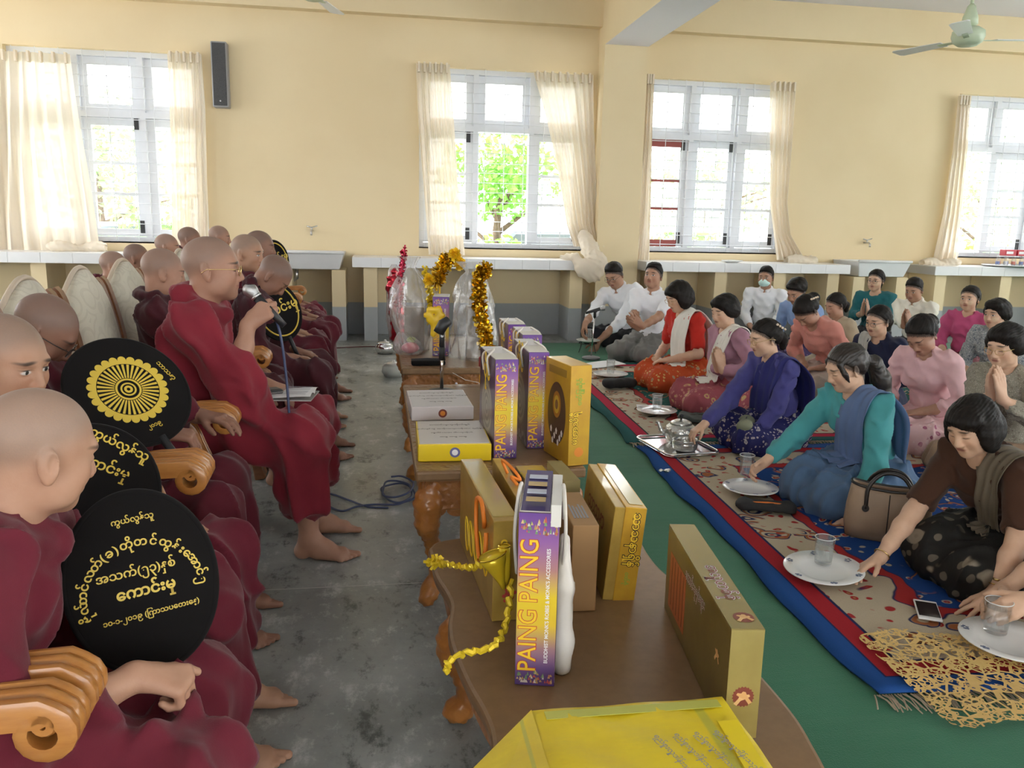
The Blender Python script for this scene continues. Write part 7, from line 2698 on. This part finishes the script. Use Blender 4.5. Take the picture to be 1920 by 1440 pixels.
def cloth(name, col, var=0.15, rough=0.85):
    if name in _cache:
        return _cache[name]
    n = NT(name)
    n.set(col=n.mix(n.step(n.noise(7.0), 0.3, 0.7), col, tuple(c * (1 - var) for c in col)), rough=rough, spec=0.2, sheen=0.1)
    n.bump(n.noise(380.0, 2.0), 0.2, 0.0015)
    _cache[name] = n.mat
    return n.mat


def print_cloth(name, base, cols, scale=16.0, dens=0.5):
    n = NT(name)
    nz = n.node('TexNoise')
    nz.inputs['Scale'].default_value = 9.0
    n.t.links.new(n.co(), nz.inputs['Vector'])
    ad = n.node('VectorMath', operation='MULTIPLY_ADD')
    n.t.links.new(nz.outputs['Color'], ad.inputs[0])
    ad.inputs[1].default_value = (0.05, 0.05, 0.05)
    n.t.links.new(n.co(), ad.inputs[2])
    v = n.voro(scale, vec=ad.outputs[0])
    w = n.voro(scale * 2.3, vec=ad.outputs[0])
    gate = n.step(n.noise(scale * 0.45, 1.0), dens - 0.03, dens + 0.03)
    c = base
    c = n.mix(n.m('MULTIPLY', n.step(w, 0.34, 0.28), gate), c, cols[0])
    c = n.mix(n.m('MULTIPLY', n.step(v, 0.30, 0.25), gate), c, cols[1])
    c = n.mix(n.m('MULTIPLY', n.step(v, 0.14, 0.10), gate), c, cols[2])
    n.set(col=c, rough=0.75, spec=0.25)
    n.bump(n.noise(350.0, 2.0), 0.15, 0.0015)
    _cache[name] = n.mat
    return n.mat


# ---------------------------------------------------------------- monks
A = monk('monk nearest the camera holding the lettered black fan', at_y(72, 848, 1.33), 8, lean=16, roll=-4, head=(34, 16, 4), sk=SK1, robe=RB_MID, res=0.75, cell=0.85, seed=1,
         arms={-1: dict(w=(-0.375, 1.245, 0.548), d=(0.95, 0.10, -0.25), n=(0.1, 0.25, -1), pose='fist', cover=0.78, drape=1, pole=(-0.5, -0.7, -0.8)),
               1: dict(w=(-0.44, 1.47, 0.50), d=(0.5, -0.8, 0.1), n=(0.1, -0.1, -1), pose='fist', cover=0.85)})
Bm = monk('monk at the left edge, face turned to the camera side', at_y(14, 680, 1.88), 2, lean=-12, head=(-24, 14, 0), sk=SK4, robe=RB_MID, res=0.85, cell=1.0, seed=2)
Cm = monk('monk with glasses looking down, gold wheel fan on his lap', at_y(82, 622, 2.47), 4, lean=-20, roll=-3, head=(6, 40, 4), sk=SK3, robe=RB_DARK, res=0.85, cell=1.1, seed=3, glasses=M_DKRIM,
          arms={-1: dict(w=(-0.60, 2.36, 0.655), d=(0.9, 0.25, -0.2), n=(0.1, 0.2, -1), pose='grip', cover=0.78),
                1: dict(w=(-0.55, 2.62, 0.64), d=(0.8, -0.4, 0.0), n=(0, 0, -1), pose='rest', cover=0.85)})
mic_p = at_y(463, 538, 3.02)
hnd = at_y(484, 562, 3.02)
Dm = monk('monk in a bright crimson robe speaking into a microphone', at_y(398, 505, 3.12), 0, lean=6, head=(4, 2, 0), sk=SK2, robe=RB_RED, res=0.85, cell=1.2, seed=4, glasses=M_GOLDRIM,
          arms={-1: dict(w=tuple(at_y(466, 608, 2.99)), d=(0.72, 0.02, 0.62), n=(0.20, 0.93, -0.30), pose='grip', cover=0.53, pole=(-0.1, -0.3, -1.0), thumb=(0.3, 0.7, 0.6)),
                1: dict(w=(-0.44, 3.22, 0.625), d=(0.85, -0.4, -0.2), n=(0.1, 0, -1), pose='cup', cover=0.72)})
Em = monk('monk in a dark robe leaning back just behind the speaker', at_y(306, 512, 3.95), 8, lean=-17, head=(14, 12, 0), sk=SK2, robe=RB_BLACK, res=1.1, cell=1.4, seed=5)
Fm = monk('monk bowing his head low over a black fan', at_y(512, 518, 4.45), 0, lean=14, head=(0, 52, 0), sk=SK3, robe=RB_BLACK, res=1.2, cell=1.5, seed=6)
Gm = monk('young monk with a grey shaved head looking to the camera side', at_y(464, 476, 5.12), 0, lean=-3, head=(-16, 8, 0), sk=SK4, robe=RB_DARK, res=1.3, cell=1.6, seed=7)
Hm = monk('monk beyond the young grey headed monk', at_y(488, 464, 5.95), 0, lean=-8, head=(4, 6, 0), sk=SK3, robe=RB_DARK, res=1.4, cell=1.8, seed=8)
Im = monk('second monk from the far end of the chair row', at_y(492, 474, 6.72), 0, lean=-8, head=(4, 10, 0), sk=SK3, robe=RB_DARK, res=1.5, cell=1.9, seed=9)
Jm = monk('monk at the far end of the chair row', at_y(504, 476, 7.52), 0, lean=-8, head=(4, 10, 0), sk=SK3, robe=RB_MID, res=1.5, cell=2.0, seed=10)
# second row, far left: seated on stools behind the chairs
for k, (px, py, y, lab) in enumerate(((214, 500, 5.75, 'monk of the back row, leftmost, behind the chair backs'), (257, 484, 6.4, 'back row monk below the left window sill'),
                                      (314, 464, 7.1, 'back row monk above the leaning dark robed monk'), (356, 450, 7.75, 'back row monk beside the narrow curtain'), (412, 446, 8.35, 'back row monk nearest the wash basin'))):
    q = monk(lab, at_y(px, py, y), 0, lean=0, head=(5, 6, 0), sk=SK3 if k % 2 else SK2, robe=RB_DARK, res=1.6, cell=2.0, seed=20 + k, group='monks of the back row')
    p = q['root'].location
    st = empty('stool', (p[0], p[1], 0), 0, ('wooden stool of the leftmost back row monk', 'wooden stool of the second back row monk', 'wooden stool of the middle back row monk', 'wooden stool of the fourth back row monk', 'wooden stool of the back row monk nearest the basin')[k], 'stool', 'stools of the back row')
    MB().box((-0.18, -0.18, 0.33), (0.18, 0.18, 0.37)).obj('seat', M_TEAKD, st, bevel=0.01)
    for sx in (-1, 1):
        for sy in (-1, 1):
            MB().box((sx * 0.14 - 0.02, sy * 0.14 - 0.02, 0), (sx * 0.14 + 0.02, sy * 0.14 + 0.02, 0.33)).obj('leg', M_TEAKD, st)

# what the monks hold
monk_fan(at_y(266, 1086, 1.41), (0.22, -0.93, 0.30), (0, 0.1, 1), 0.114, 0.158, 'black fan with gold lettering held by the nearest monk', 'words', 0.012, RAD(9))
monk_fan(at_y(165, 925, 1.80), (0.30, -0.85, 0.45), (-0.2, 0.1, 1), 0.135, 0.155, 'black fan half hidden behind the lettered one', 'plain', 0.10, RAD(-18))
monk_fan(at_y(240, 732, 2.33), (0.42, -0.62, 0.62), (-0.55, 0.25, 0.9), 0.150, 0.172, 'black fan with a gold wheel emblem', 'wheel', 0.10, 0.0)
monk_fan(at_y(520, 582, 4.42), (0.6, -0.75, 0.25), (-0.4, 0, 1), 0.13, 0.16, 'black fan with a gold border held by the bowing monk', 'edge', 0.10)
monk_fan(at_y(516, 486, 6.2), (0.7, -0.7, 0.1), (-0.3, 0, 1), 0.11, 0.14, 'distant black fan with a gold border', 'edge', 0.22)
root = empty('microphone', (0, 0, 0), 0, 'black microphone with a silver head held to the monk\'s mouth', 'microphone')
mic_geo(root, mic_p, unit(at_y(515, 592, 3.0) - mic_p), 0.185)
root = empty('open_book', (-0.335, 3.13, 0.600), RAD(-6), 'open white booklet on the speaking monk\'s knee', 'book')
for sg in (-1, 1):
    V = [(x, sg * t * 0.085, 0.014 * math.sin(t * 2.6) + 0.004 * math.sin(x * 20)) for t in np.linspace(0, 1, 6) for x in np.linspace(-0.09, 0.09, 8)]
    o = np_obj('page', V, [(j * 8 + i, j * 8 + i + 1, (j + 1) * 8 + i + 1, (j + 1) * 8 + i) for j in range(5) for i in range(7)], mat('white_paper', (0.8, 0.8, 0.8), 0.8), root)
    for j in range(6):
        MB().box((-0.07, sg * (0.012 + 0.012 * j) - 0.0012, 0.017), (0.07, sg * (0.012 + 0.012 * j) + 0.0012, 0.0174)).obj('text_line', M_GREY, root)
MB().box((-0.092, -0.088, -0.006), (0.092, 0.088, -0.002)).obj('cover', mat('grey_cover', (0.4, 0.38, 0.36), 0.7), root)
root = empty('spectacle_case', (-0.43, 3.10, 0.605), RAD(30), 'small black case under the speaking monk\'s hand', 'case')
MB().box((-0.07, -0.03, 0), (0.07, 0.03, 0.022)).obj('case_shell', M_BLACK, root, bevel=0.010)
MB().box((-0.071, -0.031, 0.010), (0.071, 0.031, 0.012)).obj('case_seam', M_STEEL, root)

# ---------------------------------------------------------------- people on the carpet
WHITE = cloth('white_cotton', (0.82, 0.83, 0.87), 0.04)
SHAWLW = cloth('cream_shawl', (0.82, 0.79, 0.72), 0.05)
r2 = lambda y: min(1.7, max(0.9, y / 4.2))
c2 = lambda y: min(2.1, max(0.9, y / 3.4))


def seat(label, px, py, y, face, **kw):
    return lay(label, at_y(px, py, y), face, res=r2(y), cell=c2(y), **kw)


seat('man in glasses and a white shirt bent over a plate at far left', 1152, 516, 8.3, 222, fem=False, lean=14, roll=10, head=(6, 30, 8), legs='cross', sk=SKM, hair='man', hairm=HAIR, top=WHITE, collar=True, sleeve=0.72,
     skirt=cloth('black_longyi', (0.02, 0.02, 0.025)), glasses=M_DKRIM, seed=31,
     arms={1: dict(w=at_y(1122, 640, 8.02), d=(-0.5, -0.4, -0.7), n=(-0.3, 0.2, -0.6), pose='rest'), -1: dict(w=at_y(1098, 606, 7.98), d=(-0.4, -0.3, -0.8), n=(0.5, -0.2, -0.5), pose='cup')})
seat('man in a white shirt with his palms raised together, looking up', 1225, 518, 7.5, 226, fem=False, lean=2, roll=-3, head=(4, -6, 0), legs='kneel', sk=SKM, hair='man', hairm=HAIR, top=WHITE, collar=True, sleeve=0.42,
     skirt=cloth('grey_longyi', (0.20, 0.20, 0.19)), seed=32, hop=0.05,
     arms={-1: dict(w=at_y(1196, 615, 7.22), d=(-0.75, -0.25, 0.55), n=(0.5, -0.8, 0.1), pose='flat'), 1: dict(w=at_y(1204, 612, 7.12), d=(-0.75, -0.15, 0.6), n=(-0.5, 0.8, 0.1), pose='flat', spread=0.6)})
seat('woman in a red blouse with a white shawl, head bowed', 1272, 556, 6.15, 192, lean=10, head=(2, 26, 0), legs='side', sk=SKW, hair='bob', hairm=HAIR, top=cloth('red_blouse', (0.55, 0.03, 0.02)), sleeve=0.40,
     skirt=print_cloth('red_floral', (0.52, 0.075, 0.02), [(0.62, 0.40, 0.14), (0.45, 0.28, 0.16), (0.30, 0.30, 0.22)]), glasses=M_GOLDRIM, seed=33,
     shawl=[shawl_over(1, SHAWLW, 0.6, True, 0.1, 0.085)])
seat('woman in lilac with a white shawl praying', 1358, 583, 5.35, 190, lean=6, head=(10, 16, 0), legs='side', sk=SKW, hair='shortf', hairm=HAIR, top=cloth('lilac_blouse', (0.44, 0.23, 0.30)), sleeve=0.95,
     skirt=print_cloth('pink_batik', (0.34, 0.08, 0.10), [(0.52, 0.22, 0.18), (0.55, 0.36, 0.16), (0.42, 0.10, 0.16)], 13.0, 0.42), seed=34, pray_at=at_y(1350, 693, 5.22),
     shawl=[shawl_over(1, SHAWLW, 0.6, True, 0.5, 0.06)])
seat('woman in violet blue with a navy shawl reaching for the teapot', 1434, 634, 4.40, 190, lean=13, head=(-5, 16, 0), legs='side', sk=SKW, hair='tied', hairm=HAIR, top=cloth('violet_blue', (0.068, 0.066, 0.235)), sleeve=0.93,
     skirt=print_cloth('navy_batik', (0.018, 0.018, 0.10), [(0.40, 0.34, 0.36), (0.45, 0.40, 0.40), (0.06, 0.05, 0.16)], 19.0, 0.44), glasses=M_GOLDRIM, seed=35, clip=1,
     arms={-1: dict(w=at_z(1318, 798, 0.17), d=(-0.75, -0.25, -0.35), n=(-0.2, -0.2, -0.9), pose='cup'), 1: dict(w=at_y(1412, 818, 4.22), d=(-0.8, 0.2, 0.05), n=(0, 0, -1), pose='rest')},
     shawl=[shawl_over(1, cloth('navy_shawl', (0.030, 0.032, 0.155)), 0.3, True, 0.35, 0.10)])
seat('woman in turquoise with a blue scarf and a ponytail', 1586, 690, 3.42, 192, lean=15, head=(-12, 24, 0), legs='side', sk=SKW, hair='pony', hairm=HAIRB, top=cloth('turquoise_blouse', (0.075, 0.33, 0.345)), sleeve=0.86, g=1.12,
     skirt=cloth('slate_blue_skirt', (0.085, 0.15, 0.26)), seed=36, kk=1.22,
     arms={-1: dict(w=at_z(1432, 868, 0.165), d=(-0.75, -0.25, -0.35), n=(-0.15, -0.85, -0.4), pose='cup'), 1: dict(w=at_y(1597, 968, 3.10), d=(-0.4, -0.2, -0.85), n=(-0.2, 0.9, -0.1), pose='rest')},
     shawl=[shawl_over(1, cloth('blue_scarf', (0.12, 0.18, 0.33)), 0.6, True, 0.25, 0.075)])
seat('woman in a brown blouse leaning forward with a plate', 1822, 800, 2.55, 190, lean=26, head=(8, 26, 4), legs='side', sk=SKW, hair='bob', hairm=HAIR, top=cloth('brown_blouse', (0.060, 0.026, 0.015)), sleeve=0.40, g=1.12,
     skirt=print_cloth('black_beige_print', (0.012, 0.011, 0.010), [(0.12, 0.10, 0.075), (0.24, 0.20, 0.15), (0.20, 0.16, 0.12)], 7.0, 0.40), seed=37, kk=1.22,
     arms={-1: dict(w=at_z(1648, 1048, 0.085), d=(-0.9, -0.2, -0.25), n=(0.1, -0.4, -0.8), pose='rest', band='ring'), 1: dict(w=at_z(1862, 1112, 0.085), d=(-0.75, -0.35, -0.55), n=(-0.4, 0.0, -0.85), pose='flat', spread=1.2, band='watch')},
     shawl=[shawl_over(1, cloth('grey_beige_scarf', (0.15, 0.12, 0.085)), 0.6, False, 0.2, 0.05)])
lay('person at the right edge of whom only the hand on a glass shows', (2.34, 1.98, 0.70), 184, lean=18, head=(0, 25, 0), legs='side', sk=SKW, hair='tied', hairm=HAIR, top=cloth('brown_blouse', (0.060, 0.026, 0.015)), sleeve=0.4,
     skirt=cloth('black_longyi', (0.02, 0.02, 0.025)), seed=38,
     arms={1: dict(w=(1.945, 2.06, 0.165), d=(-0.85, 0.05, -0.35), n=(0.0, 0.6, -0.6), pose='cup'), -1: dict(w=(1.97, 2.20, 0.13), d=(-0.9, -0.3, -0.2), n=(0.1, -0.8, -0.3), pose='rest')})
pouch(tuple(at_y(1398, 806, 4.24)), RAD(60), (0.085, 0.030, 0.036), mat('sage_leather', (0.22, 0.23, 0.15), 0.6), 'small sage green clutch on the lap of the violet blue woman', 'clutch_bag', 5)
# rows behind
seat('man in a white shirt wearing a pale green face mask', 1436, 520, 8.4, 232, fem=False, lean=2, head=(-4, 6, 0), legs='kneel', sk=SKM, hair='man', hairm=HAIR, top=WHITE, collar=True, sleeve=0.9, skirt=cloth('green_longyi', (0.07, 0.09, 0.07)),
     seed=39, mask=cloth('mask_green', (0.55, 0.76, 0.73), 0.03), hop=0.04)
seat('man in a light blue shirt bowing between the masked man and the salmon blouse', 1494, 548, 7.3, 205, fem=False, lean=14, head=(0, 28, 0), legs='kneel', sk=SKM, hair='crop', hairm=HAIR, collar=True, top=cloth('light_blue_shirt', (0.26, 0.38, 0.66)), sleeve=0.7,
     skirt=print_cloth('purple_check', (0.05, 0.03, 0.10), [(0.3, 0.25, 0.4), (0.1, 0.07, 0.2), (0.4, 0.35, 0.45)]), seed=40)
seat('woman in a salmon pink blouse with a hair ring, bowing', 1512, 584, 5.72, 196, lean=30, head=(4, 58, 0), legs='side', sk=SKD, hair='bun', hairm=HAIR, top=cloth('salmon_blouse', (0.66, 0.27, 0.22)), sleeve=0.75,
     skirt=cloth('cream_skirt', (0.45, 0.36, 0.30)), hop=0.06, seed=41, clip=1)
seat('woman in beige praying behind the blue shawled woman', 1566, 573, 6.45, 190, lean=7, head=(0, 20, 0), legs='side', sk=SKD, hair='tied', hairm=HAIR, top=cloth('beige_blouse', (0.46, 0.37, 0.26)), sleeve=0.9,
     skirt=cloth('beige_skirt', (0.36, 0.30, 0.23)), seed=42, pray_at=at_y(1560, 640, 6.25))
seat('woman in teal and glasses praying near the wall', 1642, 526, 8.2, 222, lean=3, head=(-6, 6, 0), legs='side', sk=SKO, hair='tied', hairm=HAIR, top=cloth('teal_blouse', (0.02, 0.13, 0.15)), sleeve=0.8, skirt=cloth('black_longyi', (0.02, 0.02, 0.025)),
     glasses=M_DKRIM, seed=43, pray_at=at_y(1622, 588, 8.0))
seat('man in a cream jacket with hands pressed to his face', 1714, 543, 7.5, 205, fem=False, lean=8, head=(6, 22, 0), legs='kneel', sk=SKM, hair='man', hairm=HAIR, collar=True, top=cloth('cream_jacket', (0.76, 0.73, 0.64), 0.05), sleeve=0.95,
     skirt=cloth('dark_longyi', (0.05, 0.05, 0.06)), seed=44, pray_at=at_y(1700, 612, 7.25))
seat('woman in navy with a pale scarf and glasses', 1646, 602, 5.15, 205, lean=8, head=(-4, 14, 0), legs='side', sk=SKO, hair='tied', hairm=HAIR, top=cloth('navy_blouse', (0.018, 0.022, 0.055)), sleeve=0.9, skirt=cloth('navy_skirt', (0.02, 0.025, 0.06)),
     glasses=M_DKRIM, seed=45, shawl=[shawl_over(-1, cloth('pale_grey_scarf', (0.5, 0.5, 0.46)), 0.3, False, 0.0, 0.045)])
seat('woman in a pale pink blouse looking down at her lap', 1728, 628, 4.35, 203, lean=14, head=(4, 44, 6), legs='side', sk=SKD, hair='bun', hairm=HAIR, top=cloth('pale_pink_blouse', (0.78, 0.50, 0.52)), sleeve=0.78,
     skirt=print_cloth('pink_floral', (0.72, 0.47, 0.48), [(0.76, 0.56, 0.56), (0.40, 0.12, 0.20), (0.55, 0.25, 0.30)], 18.0, 0.5), seed=46)
seat('woman in a magenta blouse sitting upright by the wall', 1818, 560, 6.5, 212, lean=2, head=(0, 4, 0), legs='side', sk=SKO, hair='tied', hairm=HAIR, top=cloth('magenta_blouse', (0.48, 0.08, 0.19)), sleeve=0.7,
     skirt=print_cloth('grey_red_print', (0.16, 0.05, 0.06), [(0.3, 0.3, 0.3), (0.25, 0.08, 0.1), (0.4, 0.35, 0.3)]), seed=47)
seat('woman in a grey print blouse beside the magenta one', 1868, 588, 5.4, 205, lean=8, head=(-8, 10, 0), legs='side', sk=SKO, hair='shortf', hairm=HAIR, top=print_cloth('grey_print', (0.25, 0.27, 0.28), [(0.5, 0.5, 0.5), (0.08, 0.10, 0.14), (0.4, 0.4, 0.42)], 40.0, 0.3), sleeve=0.7,
     skirt=cloth('grey_longyi', (0.20, 0.20, 0.19)), seed=48)
seat('woman with glasses praying at the right edge', 1884, 648, 3.70, 196, lean=7, head=(4, 16, 0), legs='side', sk=SKW, hair='shortf', hairm=HAIR, top=print_cloth('grey_beige_print', (0.26, 0.24, 0.19), [(0.40, 0.36, 0.30), (0.18, 0.15, 0.12), (0.35, 0.30, 0.24)], 50.0, 0.3), sleeve=0.85,
     skirt=cloth('tan_skirt', (0.30, 0.20, 0.13)), glasses=M_GOLDRIM, seed=49, pray_at=at_y(1868, 745, 3.50))
